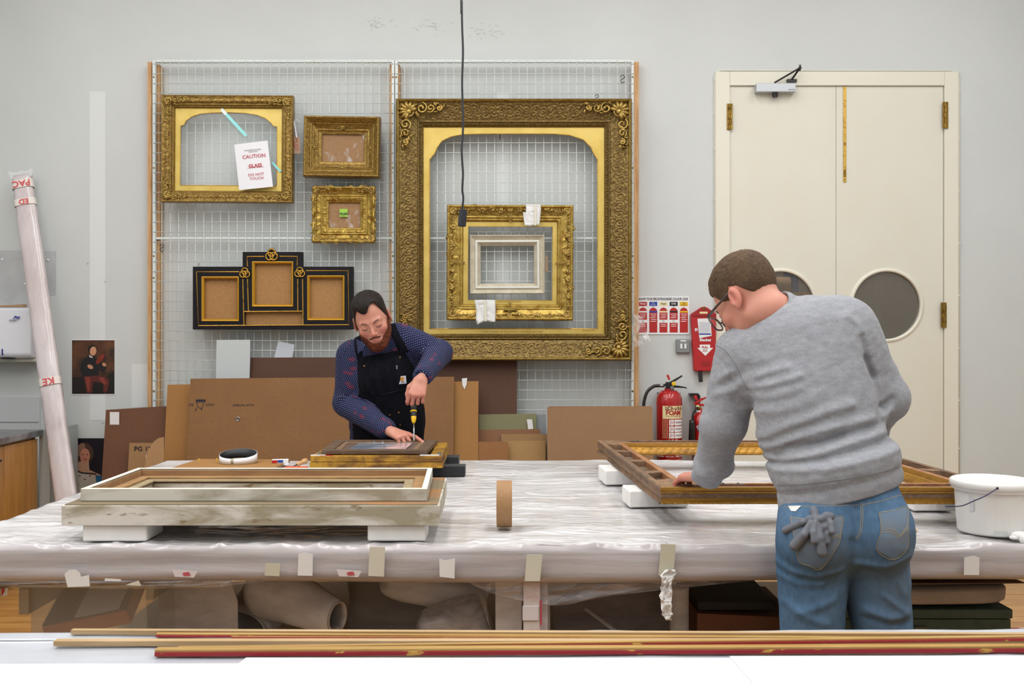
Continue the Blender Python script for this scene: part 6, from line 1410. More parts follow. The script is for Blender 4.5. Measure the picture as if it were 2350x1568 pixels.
def poly2(x, z, pts):
    """signed distance to a 2-D polygon"""
    pts = np.asarray(pts, float); d = np.full(len(x), 1e9); s = np.ones(len(x)); n = len(pts)
    for i in range(n):
        a, b = pts[i], pts[i-1]; e = b-a; wx, wz = x-a[0], z-a[1]; t = np.clip((wx*e[0]+wz*e[1])/(e@e), 0, 1)
        d = np.minimum(d, (wx-e[0]*t)**2+(wz-e[1]*t)**2)
        c1 = z >= a[1]; c2 = z < b[1]; c3 = e[0]*wz > e[1]*wx; s = np.where((c1 & c2 & c3) | (~c1 & ~c2 & ~c3), -s, s)
    return s*np.sqrt(d)
def pdist(x, z, pts):
    d = np.full(len(x), 1e9); pts = np.asarray(pts, float)
    for a, b in zip(pts[:-1], pts[1:]):
        e = b-a; t = np.clip(((x-a[0])*e[0]+(z-a[1])*e[1])/(e@e+1e-12), 0, 1); d = np.minimum(d, np.hypot(x-a[0]-e[0]*t, z-a[1]-e[1]*t))
    return d
# ---- head in its own space: face towards -y, up +z, the person's left side +x
def head(p, jaw=1.0, fat=0.0):
    x = np.abs(p[:, 0]); q = np.stack([x, p[:, 1], p[:, 2]], 1)
    d = ell(q, (0, .012, .038), (.0745, .096, .088))
    d = su(d, ell(q, (0, -.024, -.03), (.060+fat, .066, .083)), .03)
    d = su(d, cap(q, (.050+fat, .0, -.055), (.012, -.066, -.093), .018, .019), .028)
    d = su(d, ell(q, (0, -.070, -.095), (.022, .020, .020)), .018)
    d = su(d, cap(q, (.012, -.082, .022), (.040, -.070, .022), .010, .009), .016)          # brow
    d = su(d, ell(q, (.040, -.060, -.024), (.022, .020, .018)), .020)                     # cheek
    d = smax(d, -ell(q, (.032, -.101, .004), (.018, .017, .013)), .014)                   # socket
    d = su(d, ell(q, (.031, -.0738, .002), (.0160, .0125, .0110)), .008)                   # lid over the eye
    d = su(d, cap(q, (0, -.085, .012), (0, -.104, -.026), .0065, .0095), .010)            # nose
    d = su(d, ell(q, (0, -.105, -.030), (.0095, .0100, .0085)), .006)
    d = su(d, ell(q, (.0115, -.095, -.034), (.0068, .0085, .0065)), .006)
    d = smax(d, -ell(q, (.0062, -.103, -.0400), (.0032, .005, .003)), .002)
    d = su(d, ell(q, (0, -.080, -.062), (.028, .017, .020)), .012)                        # muzzle
    d = su(d, cap(q, (0, -.0945, -.0575), (.020, -.084, -.0600), .0040, .0022), .004)
    d = su(d, cap(q, (0, -.0935, -.0675), (.017, -.085, -.0650), .0050, .0028), .004)
    d = smax(d, -cap(q, (0, -.1015, -.0622), (.022, -.089, -.0620), .0016, .0012), .002)
    e = ell(q, (.081, .014, -.002), (.0085, .0185, .031), np.array(Matrix.Rotation(radians(18), 3, 'Z')@Matrix.Rotation(radians(-10), 3, 'X')))
    e = smax(e, -ell(q, (.0895, .009, .002), (.007, .0115, .0200)), .004)
    e = su(e, cap(q, (.083, .003, .010), (.084, .003, -.014), .003, .0035), .003)
    e = su(e, ell(q, (.082, .007, -.029), (.0055, .0075, .0085)), .004)
    return su(d, e, .006)
def head_col(q, base, flush):
    """region tints of the skin in head space"""
    x = np.abs(q[:, 0]); s = np.stack([x, q[:, 1], q[:, 2]], 1)
    f = .55*gau(s, (.045, -.075, -.030), (.022, .04, .022))+.6*gau(s, (0, -.108, -.030), (.014, .02, .013))+.55*gau(s, (.082, .012, 0), (.02, .03, .04))+.15*gau(s, (0, -.09, .05), (.05, .05, .02))
    lips = gau(s, (0, -.094, -.0625), (.020, .013, .0085))
    c = np.array(base)[None]*(1-np.clip(f, 0, 1)[:, None])+np.array(flush)[None]*np.clip(f, 0, 1)[:, None]
    return c*(1-.75*lips[:, None])+np.array(lin('A8544F')[:3])[None]*.75*lips[:, None]
def hand(p, W, X, Y, Z, curls, thumb, sc=1.0, splay=(6, 1, -4, -10)):
    """W wrist; X to the fingers, Y to the thumb side, Z back of the hand; curls[finger]=(mcp,pip,dip) degrees"""
    X, Y, Z = (np.asarray(v, float) for v in (X, Y, Z)); L = lambda a, b, c: W+(X*a+Y*b+Z*c)*sc
    kn = [(.088, .030, 0), (.092, .010, .003), (.086, -.010, .002), (.078, -.028, -.002)]
    sg = [(.042, .026, .021), (.046, .029, .022), (.042, .027, .021), (.033, .021, .019)]; rd = [(.0098, .0092, .0082, .0070), (.0100, .0093, .0083, .0071), (.0094, .0088, .0079, .0068), (.0083, .0076, .0069, .0060)]
    d = cap(p, L(-.012, 0, 0), L(.012, 0, 0), .025*sc, .024*sc)
    for k in range(4): d = su(d, cap(p, L(.012, kn[k][1]*.55, 0), L(*kn[k]), .0145*sc, .0118*sc), .012)
    d = su(d, cap(p, L(.02, .02, -.010), L(.055, .026, -.012), .017*sc, .013*sc), .012)
    for k in range(4):
        a = radians(splay[k]); f = X*cos(a)+Y*sin(a); c = L(*kn[k]); ang = 0; fd = None
        for j in range(3):
            ang += radians(curls[k][j]); n = c+(f*cos(ang)-Z*sin(ang))*sg[k][j]*sc
            s = cap(p, c, n, rd[k][j]*sc, rd[k][j+1]*sc); fd = s if fd is None else su(fd, s, .003); c = n
        d = su(d, fd, .0045)
    t = [L(*v) for v in thumb]; fd = None
    for j, (ra, rb) in enumerate(((.0155, .0125), (.0120, .0110), (.0108, .0085))):
        s = cap(p, t[j], t[j+1], ra*sc, rb*sc); fd = s if fd is None else su(fd, s, .004)
    return su(d, fd, .006)
def finger_ends(W, X, Y, Z, curls, sc=1.0, splay=(6, 1, -4, -10)):
    X, Y, Z = (np.asarray(v, float) for v in (X, Y, Z)); out = []
    kn = [(.088, .030, 0), (.092, .010, .003), (.086, -.010, .002), (.078, -.028, -.002)]; sg = [(.042, .026, .021), (.046, .029, .022), (.042, .027, .021), (.033, .021, .019)]
    for k in range(4):
        a = radians(splay[k]); f = X*cos(a)+Y*sin(a); c = W+(X*kn[k][0]+Y*kn[k][1]+Z*kn[k][2])*sc; ang = 0; J = [c]
        for j in range(3): ang += radians(curls[k][j]); dd = f*cos(ang)-Z*sin(ang); c = c+dd*sg[k][j]*sc; J.append(c)
        out.append((J, dd, f*sin(ang)+Z*cos(ang)))
    return out
def nails(par, ends, m, sc=1.0):
    for J, dd, up in ends:
        side = np.cross(dd, up); c = J[-1]-dd*.003; A = np.array(Matrix(((dd[0], side[0], up[0], c[0]+up[0]*.0052), (dd[1], side[1], up[1], c[1]+up[1]*.0052), (dd[2], side[2], up[2], c[2]+up[2]*.0052), (0, 0, 0, 1))))
        MB().ball((0, 0, 0), 1, 10, (.0062, .0048, .0022)).build('fingernail', m, par) if False else MB(Matrix(A.tolist())).ball((0, 0, 0), 1, 10, (.0062, .0048, .0020)).build('fingernail', m, par, smooth=True)
def Rm(M): return np.array(M.to_3x3())
m_skin = mat('skin', 'D49E88', .48, attr='Col', fine=('B97766', 55, U, .66, .9), sss=.12, bump=(220, .12, U, .0008))
m_nail = mat('nail', 'DDAA9C', .35)
SK, FL = lin('C68A76')[:3], lin('B5584C')[:3]

# ================================================================ person with beard and dark apron
o1, R1 = V3(-.661, 4.70, 1.562), Rm(Matrix.Rotation(radians(-16), 4, 'Y')@Matrix.Rotation(radians(24), 4, 'X'))
H1 = 1.03
def h1(p): return (p-o1)@R1/H1
S1 = dict(rs=V3(-.770, 4.82, 1.386), re=V3(-.797, 4.83, 1.160), rw=V3(-.553, 4.56, 1.049), ls=V3(-.552, 4.82, 1.468), le=V3(-.356, 4.85, 1.405), lw=V3(-.412, 4.555, 1.297))
def torso1(p, g):
    Rt = Rm(Matrix.Rotation(radians(-14), 4, 'Y'))
    d = ell(p, (-.622, 4.95, .95), (.172+g, .13+g, .15+g)); d = su(d, ell(p, (-.618, 4.90, 1.09), (.172+g, .150+g, .17+g)), .05)
    d = su(d, ell(p, (-.640, 4.85, 1.29), (.170+g, .128+g, .16+g), Rt), .06)
    d = su(d, cap(p, S1['rs']+V3(.03, .02, -.02), S1['ls']+V3(-.03, .02, -.02), .072+g, .072+g), .04)
    return su(d, cap(p, (-.66, 4.85, 1.42), (-.648, 4.79, 1.47), .085+g*.6, .066+g*.6), .04)
def arms1(p, g):
    d = cap(p, S1['rs'], S1['re'], .066+g, .052+g); d = su(d, cap(p, S1['re'], S1['rw']+V3(-.03, .034, .008), .053+g, .032+g), .02)
    e = cap(p, S1['ls'], S1['le'], .070+g, .050+g); e = su(e, cap(p, S1['le'], S1['lw']+V3(.004, .02, .01), .050+g, .031+g), .02)
    return np.minimum(d, e)
RW, XR_ = S1['rw'], nrm((.71, -.66, -.18)); ZR_ = nrm(V3(-.02, -.30, .95)-XR_*(V3(-.02, -.30, .95)@XR_)); YR_ = np.cross(ZR_, XR_)
RC = ((4, 12, 8), (42, 70, 30), (50, 78, 35), (52, 75, 35)); RT = ((.02, .02, -.008), (.050, .046, -.014), (.078, .050, -.020), (.102, .044, -.024))
LW, XL_ = S1['lw'], nrm((-.24, -.40, -.88)); ZL_ = nrm(V3(.10, -.90, .42)-XL_*(V3(.10, -.90, .42)@XL_)); YL_ = np.cross(XL_, ZL_)
if YL_[0] > 0: YL_ = -YL_
LC = ((38, 52, 30), (44, 58, 30), (46, 60, 32), (40, 58, 30)); LT_ = ((.02, .02, -.012), (.052, .044, -.022), (.084, .044, -.032), (.112, .034, -.038))
def body1(p):
    d = head(h1(p), fat=.004)*H1
    d = su(d, cap(p, (-.650, 4.80, 1.43), (-.648, 4.755, 1.50), .062, .056), .03)
    t = su(torso1(p, -.008), arms1(p, -.007), .03); d = su(d, t, .03)
    d = su(d, hand(p, RW, XR_, YR_, ZR_, RC, RT), .012); d = su(d, hand(p, LW, XL_, YL_, ZL_, LC, LT_), .012)
    for sx in (-1, 1): d = su(d, su(cap(p, (-.62+sx*.09, 4.95, .88), (-.62+sx*.10, 4.95, .48), .085, .058), cap(p, (-.62+sx*.10, 4.95, .48), (-.62+sx*.105, 4.98, .08), .055, .04), .02), .03)
    return d
def col1(V):
    q = h1(V); c = head_col(q, SK, FL)
    for W, X in ((RW, XR_), (LW, XL_)):
        t = np.clip(((V-W)@X-.05)/.08, 0, 1)*(np.linalg.norm(V-W, axis=1) < .24); c = c*(1-.35*t[:, None])+np.array(FL)*.35*t[:, None]
    return c
T1 = thing('person', 'bearded person in patterned navy shirt and dark apron using a screwdriver on a frame', 'person', (-.62, 4.95, 0))
bd = sdf_obj('body', body1, (-1.0, 4.38, 0), (-.22, 5.15, 1.74), .0028, m_skin, T1, col=col1)
nails(bd, finger_ends(RW, XR_, YR_, ZR_, RC), m_nail); nails(bd, finger_ends(LW, XL_, YL_, ZL_, LC)[:0], m_nail)
# hair, beard, brows, lashes
m_hair1 = mat('dark_hair', '16100E', .5, spec=.18, mix=('2C221E', 40, (5, .6, 1.5), .45, .65), bump=(55, .9, (5, .6, 1.5), .004))
def hair1(p):
    q = h1(p); x, y, z = q.T; ax = np.abs(x)
    sc = ell(q, (0, .012, .038), (.0745, .096, .088)); st = noise3(np.stack([x*260+y*40, y*30, z*60], -1), 3)
    top = np.clip((z-.05)/.05, 0, 1); d = sc-(.0035+.0095*top+.005*gau(q, (-.01, -.06, .11), (.05, .05, .04)))-.0009*st*top
    hl = .080+.022*np.clip((x-.002)/.02, 0, 1)*np.clip((.062-x)/.02, 0, 1)+.010*np.clip((-x-.03)/.02, 0, 1)-.012*gau(q[:, :1], (-.012,), (.020,))
    side = np.interp(y, [-.09, -.062, -.045, -.02, .0, .03, .06, .11], [.085, .075, .045, .008, -.01, .012, -.025, -.055])
    lim = np.where(y < -.045, np.maximum(hl, side), side); w_ = np.clip((ax-.045)/.02, 0, 1); lim = np.where(y < -.02, hl*(1-w_)+side*w_, side)
    return smax(d, (lim-z)*.8, .004)*H1
sdf_obj('hair', hair1, o1-.16, o1+.18, .0025, m_hair1, T1)
m_beard = mat('auburn_beard', '4E2619', .8, spec=.2, mix=('7A3E26', 150, U, .45, .65), bump=(120, .8, U, .003))
def beard1(p):
    q = h1(p); x, y, z = q.T; ax = np.abs(x); s = np.stack([ax, y, z], 1)
    f = head(q, fat=.004); n = noise3(q*240, 5)*.0012+noise3(q*90, 6)*.0015
    lim = np.interp(y, [-.11, -.085, -.07, -.045, -.02, .006], [-.078, -.073, -.050, -.026, -.002, .012])    # upper edge of the beard
    low = np.clip((-z-.05)/.05, 0, 1); main = np.maximum(f-.0036-.008*low*np.clip((-y-.01)/.05, 0, 1)-n, np.maximum(np.maximum(z-lim, y-.012), ax-.0745))
    main = np.maximum(main, -(np.hypot(ax/.026, (z+.066)/.0135)-1)*.013)
    mo = np.maximum(f-.0018-n, (np.hypot((ax-.012)/.019, (z+.0490+ax*.16)/.0036)-1)*.004)
    return np.minimum(main, mo)*H1
sdf_obj('beard', beard1, o1-.17, o1+.13, .0024, m_beard, T1)
def on_head(pts, o, R, Hs): return [o+R@(np.array(v)*Hs) for v in pts]
m_brow = mat('brow_hair', '6A4A3C', .8); m_lash = mat('lash', '3A2722', .8)
for sx in (-1, 1):
    MB().tube(on_head([(sx*.014, -.0925, .0200), (sx*.024, -.0905, .0245), (sx*.036, -.0835, .0262), (sx*.047, -.073, .0225)], o1, R1, H1), [.0020, .0034, .0032, .0014], 8, flat=1).build('eyebrow', m_brow, T1, smooth=True)
    MB().tube(on_head([(sx*.0185, -.0845, -.0025), (sx*.025, -.0880, -.0062), (sx*.032, -.0885, -.0075), (sx*.039, -.0855, -.0062), (sx*.045, -.0785, -.0025)], o1, R1, H1), [.0006, .0011, .0013, .0011, .0006], 6).build('eyelashes', m_lash, T1, smooth=True)
# shirt
def pat1(V):
    """cloth coordinates: along / around each limb, front plane on the torso"""
    dt = torso1(V, .01); out = np.stack([V[:, 0], V[:, 2], V[:, 0]*0], -1)+V3(0, 0, 0); best = dt-.012
    for a, b in (('rs', 're'), ('re', 'rw'), ('ls', 'le'), ('le', 'lw')):
        A, B_ = S1[a], S1[b]; ax = nrm(B_-A); d = cap(V, A, B_, .06, .05); u = nrm(np.cross(ax, (0, 1, 0.01))); w_ = np.cross(ax, u)
        r = V-A; th = np.arctan2(r@w_, r@u); m = d < best; out[m] = np.stack([r@ax, th*.055, r@ax*0+3], -1)[m]; best = np.minimum(best, d)
    return out
def fold(p, amp, sx, sy, sz, seed, o=2): return amp*ridge(np.stack([p[:, 0]*sx, p[:, 1]*sy, p[:, 2]*sz], -1), o, seed)
def shirt1(p):
    t = torso1(p, .011); a = arms1(p, .013)
    cuff = smax(cap(p, S1['re'], S1['rw']+V3(-.022, .03, .006), .07, .044), -1e3*np.ones(len(p)), .01)
    d = su(t, a, .03); d = d-fold(p, .0055, 9, 9, 7, 4)
    d = d-.010*gau(p, S1['le']+V3(-.02, -.02, .01), (.05, .05, .05))*np.sin((p@V3(60, 30, 60)))
    d = d-.006*gau(p, S1['re']+V3(.03, -.02, .03), (.06, .07, .06))*np.sin((p@V3(70, -40, -80)))
    kR = nrm(S1['rw']-S1['re']); d = smax(d, ((p-(S1['rw']-kR*.012))@kR)*np.where(cap(p, S1['re'], S1['rw'], .05, .05) < .03, 1, 0)-1*(cap(p, S1['re'], S1['rw'], .05, .05) >= .03), .003)
    kL = nrm(S1['lw']-S1['le']); m = cap(p, S1['le'], S1['lw'], .05, .05) < .03; d = smax(d, np.where(m, (p-(S1['lw']+kL*.008))@kL, -1), .003)
    n = cap(p, (-.650, 4.80, 1.43), (-.648, 4.755, 1.52), .078, .070); kN = nrm(V3(.0, -.045, .09)); d = su(d, smax(n, (p-V3(-.649, 4.775, 1.478))@kN, .003), .01)
    return smax(d, .90-p[:, 2], .01)
def shirt_mat():
    m = mat('dotted_navy_shirt', '1B1F3C', .85, spec=.2); t = NT(m); b = t.n['Principled BSDF']
    src = t.new('ShaderNodeAttribute', attribute_name='pat').outputs['Vector']
    def dots(scale, rot, r, col2, base, rnd=0.0):
        mp = t.new('ShaderNodeMapping'); mp.inputs['Scale'].default_value = (scale,)*3; mp.inputs['Rotation'].default_value = (0, 0, rot); t.link(src, mp.inputs[0])
        v = t.new('ShaderNodeTexVoronoi', feature='F1'); v.inputs['Scale'].default_value = 1.0; v.inputs['Randomness'].default_value = rnd; t.link(mp.outputs[0], v.inputs['Vector'])
        return t.mix(t.ramp(v.outputs['Distance'], [(r*.75, 1.0), (r, 0.0)]), base, col2)
    mp = t.coords((16, 30, 1), (0, 0, .6), attr='pat'); n = t.new('ShaderNodeTexVoronoi'); n.inputs['Scale'].default_value = 1; n.inputs['Randomness'].default_value = .9; t.link(mp, n.inputs['Vector'])
    base = t.mix(t.ramp(n.outputs['Distance'], [(.27, 1.0), (.33, 0.0)]), '1B2040', '571C36')
    c = dots(112, .5, .15, 'B4BAD8', base)
    t.link(c, b.inputs['Base Color']); return m
m_shirt = shirt_mat()
sdf_obj('shirt', shirt1, (-.95, 4.5, .88), (-.25, 5.15, 1.60), .0042, m_shirt, T1, attr=pat1, slack=1.9)
def fx1(p): return min(1, 1)
# collar flaps
def flap(pts, D, nm='collar'):
    q = np.array([P(a, b, d) for a, b, d in pts]); n = 8; G = []
    for i in range(n+1):
        v = i/n; G.append([(q[0]*(1-u)+q[1]*u)*(1-v)+(q[3]*(1-u)+q[2]*u)*v+V3(0, -.006*sin(pi*u)*sin(pi*v), 0) for u in np.linspace(0, 1, n)])
    me = MB().grid(G).mesh(nm); co = np.array([v.co[:] for v in me.vertices]); a = me.attributes.new('pat', 'FLOAT_VECTOR', 'POINT'); a.data.foreach_set('vector', np.stack([co[:, 0], co[:, 2], co[:, 0]*0], -1).astype('f').ravel())
    o = link_mesh(nm, me, m_shirt, T1, smooth=True); md = o.modifiers.new('s', 'SOLIDIFY'); md.thickness = .003; md.offset = 0
flap(((817, 776, 4.69), (840, 792, 4.63), (838, 796, 4.625), (822, 813, 4.635)), 'collar')
# apron
m_ap = mat('apron_denim', '0C0D13', .95, spec=.12, mix=('12131B', 50, (1, 1, .3), .4, .6), bump=(300, .15, U, .0006)); m_aps = mat('apron_stitch', '383B4C', .8)
def xz(D, *pts): return [(P(a, b, D)[0], P(a, b, D)[2]) for a, b in pts]
AP = xz(4.70, (817, 822), (921, 803), (944, 840), (956, 872), (966, 905), (974, 960), (980, 1012), (990, 1190), (795, 1190), (800, 1012), (803, 958), (812, 925), (822, 900), (819, 860))
ST1 = xz(4.70, (804, 772), (822, 768), (830, 826), (817, 828)); ST2 = xz(4.70, (888, 745), (902, 741), (936, 808), (914, 812))
def apron1(p):
    x, z = p[:, 0], p[:, 2]; b = torso1(p, .011)-fold(p, .0055, 9, 9, 7, 4)
    s = su(torso1(p, .011), arms1(p, .013), .03)-fold(p, .0055, 9, 9, 7, 4)-.006; b = np.where(z > 1.335, np.minimum(b-.008, s), b-.008)
    bib = smax(smax(b-.003*noise3(p*14, 8), poly2(x, z, AP), .003), p[:, 1]-4.90, .01); st = smax(smax(s, np.minimum(poly2(x, z, ST1), poly2(x, z, ST2)), .002), p[:, 1]-4.86, .01)
    return np.minimum(bib, st)
sdf_obj('apron', apron1, (-.86, 4.58, .55), (-.38, 4.95, 1.56), .0036, m_ap, T1)
PK = xz(4.70, (837, 848), (927, 837), (935, 893), (849, 912), (842, 895))
sdf_obj('apron_pocket', lambda p: smax(smax(torso1(p, .011)-fold(p, .0055, 9, 9, 7, 4)-.0115-.003*noise3(p*14, 8), poly2(p[:, 0], p[:, 2], PK), .002), p[:, 1]-4.78, .01), (-.80, 4.58, 1.15), (-.46, 4.82, 1.40), .003, m_ap, T1)
fa = lambda p: torso1(p, .023)
def stitch(pts, D0, f, m, nm, par, r=.0009, off=.0005, n=10):
    q = hit(f, [(v[0], v[1]) for v in curve_pts([(*a, 0) for a in pts], n)], D0); q[:, 1] -= off; MB().tube(q, r, 5).build(nm, m, par)
for pl in ([(838, 851), (880, 847), (926, 840)], [(849, 910), (890, 903), (934, 892)], [(864, 856), (865, 880), (868, 906)], [(910, 845), (913, 870), (915, 896)]): stitch(pl, 4.5, fa, m_aps, 'stitching', T1)
rv = hit(fa, [(835.7, 840), (861, 861), (909.6, 851), (918, 820), (894.6, 952.6), (915, 947), (918.5, 975)], 4.4)
for q in rv: MB().lathe([(0, -.0035), (.0035, -.003), (.0045, 0)], (q[0], q[1], q[2]), 10, 'y').build('rivet', m_brass, T1)
q = hit(fa, [(911, 843)], 4.4)[0]; MB().box(q[0]-.003, q[0]+.003, q[1]-.008, q[1]-.003, q[2]-.009, q[2]+.009).build('zip_pull', m_steel, T1)
q = hit(fa, [(924, 872)], 4.4)[0]; Mx = Matrix.Translation((q[0], q[1]-.006, q[2]))@Matrix.Rotation(radians(-5), 4, 'Y')@Matrix.Rotation(radians(10), 4, 'Z')
pt = MB(Mx).box(-.0175, .0175, -.001, .0, -.0185, .0185).build('woven_patch', mat('patch_lilac', 'C5C6D2', .7), T1)
MB(Mx).tube([(.0085*cos(t)+.001, -.0015, .0085*sin(t)+.003) for t in np.linspace(.7, 5.2, 14)], .0032, 6).box(-.005, .005, -.002, -.001, .0, .007).build('patch_mark', mat('patch_orange', 'C98A2E', .7), pt)
text('carhartt', .006, Mx@Matrix.Translation((0, -.0014, -.012))@RX90, m_ink, pt)
m_trs = mat('dark_trousers', '1A1B24', .85)
def trs1(p):
    d = ell(p, (-.622, 4.95, .93), (.185, .142, .13))
    for sx in (-1, 1): d = su(d, su(cap(p, (-.62+sx*.09, 4.95, .88), (-.62+sx*.10, 4.95, .48), .100, .075), cap(p, (-.62+sx*.10, 4.95, .48), (-.62+sx*.105, 4.98, .08), .075, .06), .02), .03)
    return np.maximum(d, .05-p[:, 2])
sdf_obj('trousers', trs1, (-.88, 4.75, .02), (-.36, 5.15, 1.08), .012, m_trs, T1)
def shoe(cx, cy, fy, par, m):
    def f(p): d = su(ell(p, (cx, cy+fy*.02, .05), (.045, .07, .05)), ell(p, (cx, cy+fy*.13, .035), (.048, .10, .04)), .03); return np.maximum(d, .004-p[:, 2])
    sdf_obj('shoe', f, (cx-.08, cy-.3, -.01), (cx+.08, cy+.3, .14), .006, m, par)
m_shoe = mat('shoe_leather', '2A2422', .5)
for sx in (-1, 1): shoe(-.62+sx*.105, 4.98, -1, T1, m_shoe)
# screwdriver
tip, butt = V3(-.4400, 4.472, 1.0112), V3(-.4545, 4.580, 1.255); ax = nrm(butt-tip)
T = thing('screwdriver', 'yellow and black screwdriver held upright on the frame back', 'screwdriver', tuple(tip))
q_ = Vector((0, 0, 1)).rotation_difference(Vector(ax.tolist())).to_matrix().to_4x4(); Mx = Matrix.Translation(tip.tolist())@q_
MB(Mx).lathe([(0, 0), (.0024, .002), (.0034, .012), (.0034, .092), (0, .092)], n=14).build('shaft', m_steel, T, smooth=True)
m_y = mat('tool_yellow', 'E2B21C', .35); m_bg = mat('tool_black', '1B1C20', .5)
MB(Mx).lathe([(.0045, .088), (.009, .096), (.0115, .108), (.0125, .118), (.0125, .12), (0, .12)], n=20).build('yellow_collar', m_y, T, smooth=True)
MB(Mx).lathe([(.012, .118), (.0135, .125), (.0115, .140), (.0115, .144), (0, .144)], n=20).build('black_grip', m_bg, T, smooth=True)
MB(Mx).lathe([(.0145, .143), (.0150, .146), (.0145, .149), (0, .149)], n=20).build('yellow_ring', m_y, T, smooth=True)
MB(Mx).lathe([(.0125, .149), (.0145, .165), (.0150, .20), (.0150, .225), (.012, .236), (.006, .240), (0, .240)], n=20).build('handle', m_bg, T, smooth=True)
hv = MB(Mx)
for a in (-pi/2-.3, pi/2-.3, pi-.3): hv.tube([(.0125*cos(a), .0125*sin(a), .182), (.0128*cos(a), .0128*sin(a), .21), (.0115*cos(a), .0115*sin(a), .232)], [.0035, .0048, .004], 8)
hv.build('yellow_inlay', m_y, T, smooth=True)

# ================================================================ person in grey sweatshirt, seen from behind
X2, Yn, Z2 = None, nrm((.52, -.60, .60)), nrm((-.45, .45, .77)); Z2 = nrm(Z2-Yn*(Z2@Yn)); X2 = np.cross(Yn, Z2); R2 = np.stack([X2, Yn, Z2], 1)
H2 = 1.02; ear = V3(*P(1686, 682, 2.80)); o2 = ear-R2@(V3(.078, .012, 0)*H2)
def h2(p): return (p-o2)@R2/H2
S2 = dict(ls=V3(.660, 2.86, 1.440), le=V3(.612, 2.885, 1.235), lw=V3(.604, 3.055, 1.062), rs=V3(.948, 2.82, 1.512), re=V3(1.050, 2.80, 1.317), rw=V3(.985, 3.0, 1.11))
RL = Rm(Matrix.Rotation(radians(-12), 4, 'Y'))
def torso2(p, g):
    d = ell(p, (.838, 2.79, 1.44), (.175+g, .105+g, .150+g), RL)
    d = su(d, ell(p, (.848, 2.745, 1.27), (.158+g, .108+g, .20+g), RL), .05)
    d = su(d, ell(p, (.888, 2.70, 1.105), (.155+g, .115+g, .13+g)), .05)
    d = su(d, ell(p, (.886, 2.69, 1.02), (.152+g, .108+g, .12+g)), .03)
    d = su(d, cap(p, S2['ls']+V3(.04, 0, .0), V3(.81, 2.83, 1.505), .062+g, .056+g), .05)
    return su(d, cap(p, S2['rs']+V3(-.03, 0, .0), V3(.82, 2.83, 1.505), .062+g, .056+g), .05)
def arms2(p, g):
    d = cap(p, S2['ls'], S2['le'], .060+g, .047+g); d = su(d, cap(p, S2['le'], S2['lw'], .047+g, .030+g), .02)
    e = cap(p, S2['rs'], S2['re'], .062+g, .046+g); e = su(e, cap(p, S2['re'], S2['rw'], .046+g, .030+g), .02)
    return np.minimum(d, e)
N0, N1 = V3(.80, 2.83, 1.525), o2+R2@V3(0, .035, -.065)
def legs2(p, g):
    d = ell(p, (.888, 2.68, 1.0), (.158+g, .100+g, .13+g)); d = su(d, ell(p, (.812, 2.635, .955), (.088+g, .088+g, .095+g)), .03); d = su(d, ell(p, (.966, 2.640, .965), (.086+g, .086+g, .095+g)), .03)
    d = su(d, ell(p, (.888, 2.70, 1.08), (.138+g, .096+g, .13+g)), .03)
    l = su(cap(p, (.812, 2.68, .93), (.800, 2.67, .52), .086+g, .056+g), cap(p, (.800, 2.67, .52), (.795, 2.71, .08), .056+g, .045+g), .02)
    r = su(cap(p, (.966, 2.68, .94), (1.022, 2.68, .52), .082+g, .052+g), cap(p, (1.022, 2.68, .52), (1.03, 2.71, .08), .052+g, .045+g), .02)
    return su(d, np.minimum(l, r), .022)
W2, XH = S2['lw']+V3(-.012, .022, -.006), nrm((-.42, .90, -.12)); ZH = nrm(V3(-.1, .25, .95)-XH*(V3(-.1, .25, .95)@XH)); YH = np.cross(XH, ZH)
if YH[0] < 0: YH = -YH
HC = ((24, 34, 20), (26, 38, 22), (28, 40, 24), (30, 42, 24)); HT = ((.02, .02, -.006), (.045, .048, -.012), (.070, .066, -.018), (.090, .078, -.024))
WR, XQ = S2['rw'], nrm((-.15, .75, -.60)); ZQ = nrm(V3(0, .6, .75)-XQ*(V3(0, .6, .75)@XQ)); YQ = -np.abs(1)*np.cross(XQ, ZQ); YQ = YQ if YQ[0] < 0 else -YQ
def body2(p):
    d = head(h2(p))*H2; d = su(d, cap(p, N0, N1, .062, .058), .03)
    d = su(d, su(torso2(p, -.022), arms2(p, -.009), .02), .025); d = su(d, legs2(p, 0), .04)
    d = su(d, hand(p, W2, XH, YH, ZH, HC, HT), .012)
    return su(d, hand(p, WR, XQ, YQ, ZQ, ((20, 30, 20),)*4, HT), .012)
def col2(V):
    c = head_col(h2(V), SK, FL); t = np.clip(((V-W2)@XH-.03)/.06, 0, 1)*(np.linalg.norm(V-W2, axis=1) < .22); return c*(1-.45*t[:, None])+np.array(FL)*.45*t[:, None]
T2 = thing('person', 'person with short brown hair in grey sweatshirt and blue jeans bending over the large frame', 'person', (.9, 2.69, 0))
bd = sdf_obj('body', body2, (.42, 2.48, 0), (1.18, 3.22, 1.80), .0028, m_skin, T2, col=col2)
fe = finger_ends(W2, XH, YH, ZH, HC); nails(bd, fe, m_nail)
J = fe[2][0]; rc_ = J[0]*.55+J[1]*.45; rd_ = nrm(J[1]-J[0]); u_ = nrm(np.cross(rd_, (0, 0, 1))); v_ = np.cross(rd_, u_)
MB().tube([rc_+(u_*cos(t)+v_*sin(t))*.0098 for t in np.linspace(0, 2*pi, 24, endpoint=False)], .0013, 8, closed=True).build('finger_ring', mat('ring_silver', 'D8D2C6', .2, 1), T2, smooth=True)
m_hair2 = mat('brown_hair', '54412F', .7, spec=.2, mix=('46362A', 20, (1, 1, 1), .4, .62), fine=('6A543E', 170, U, .5, .75), bump=(130, .6, U, .0015))
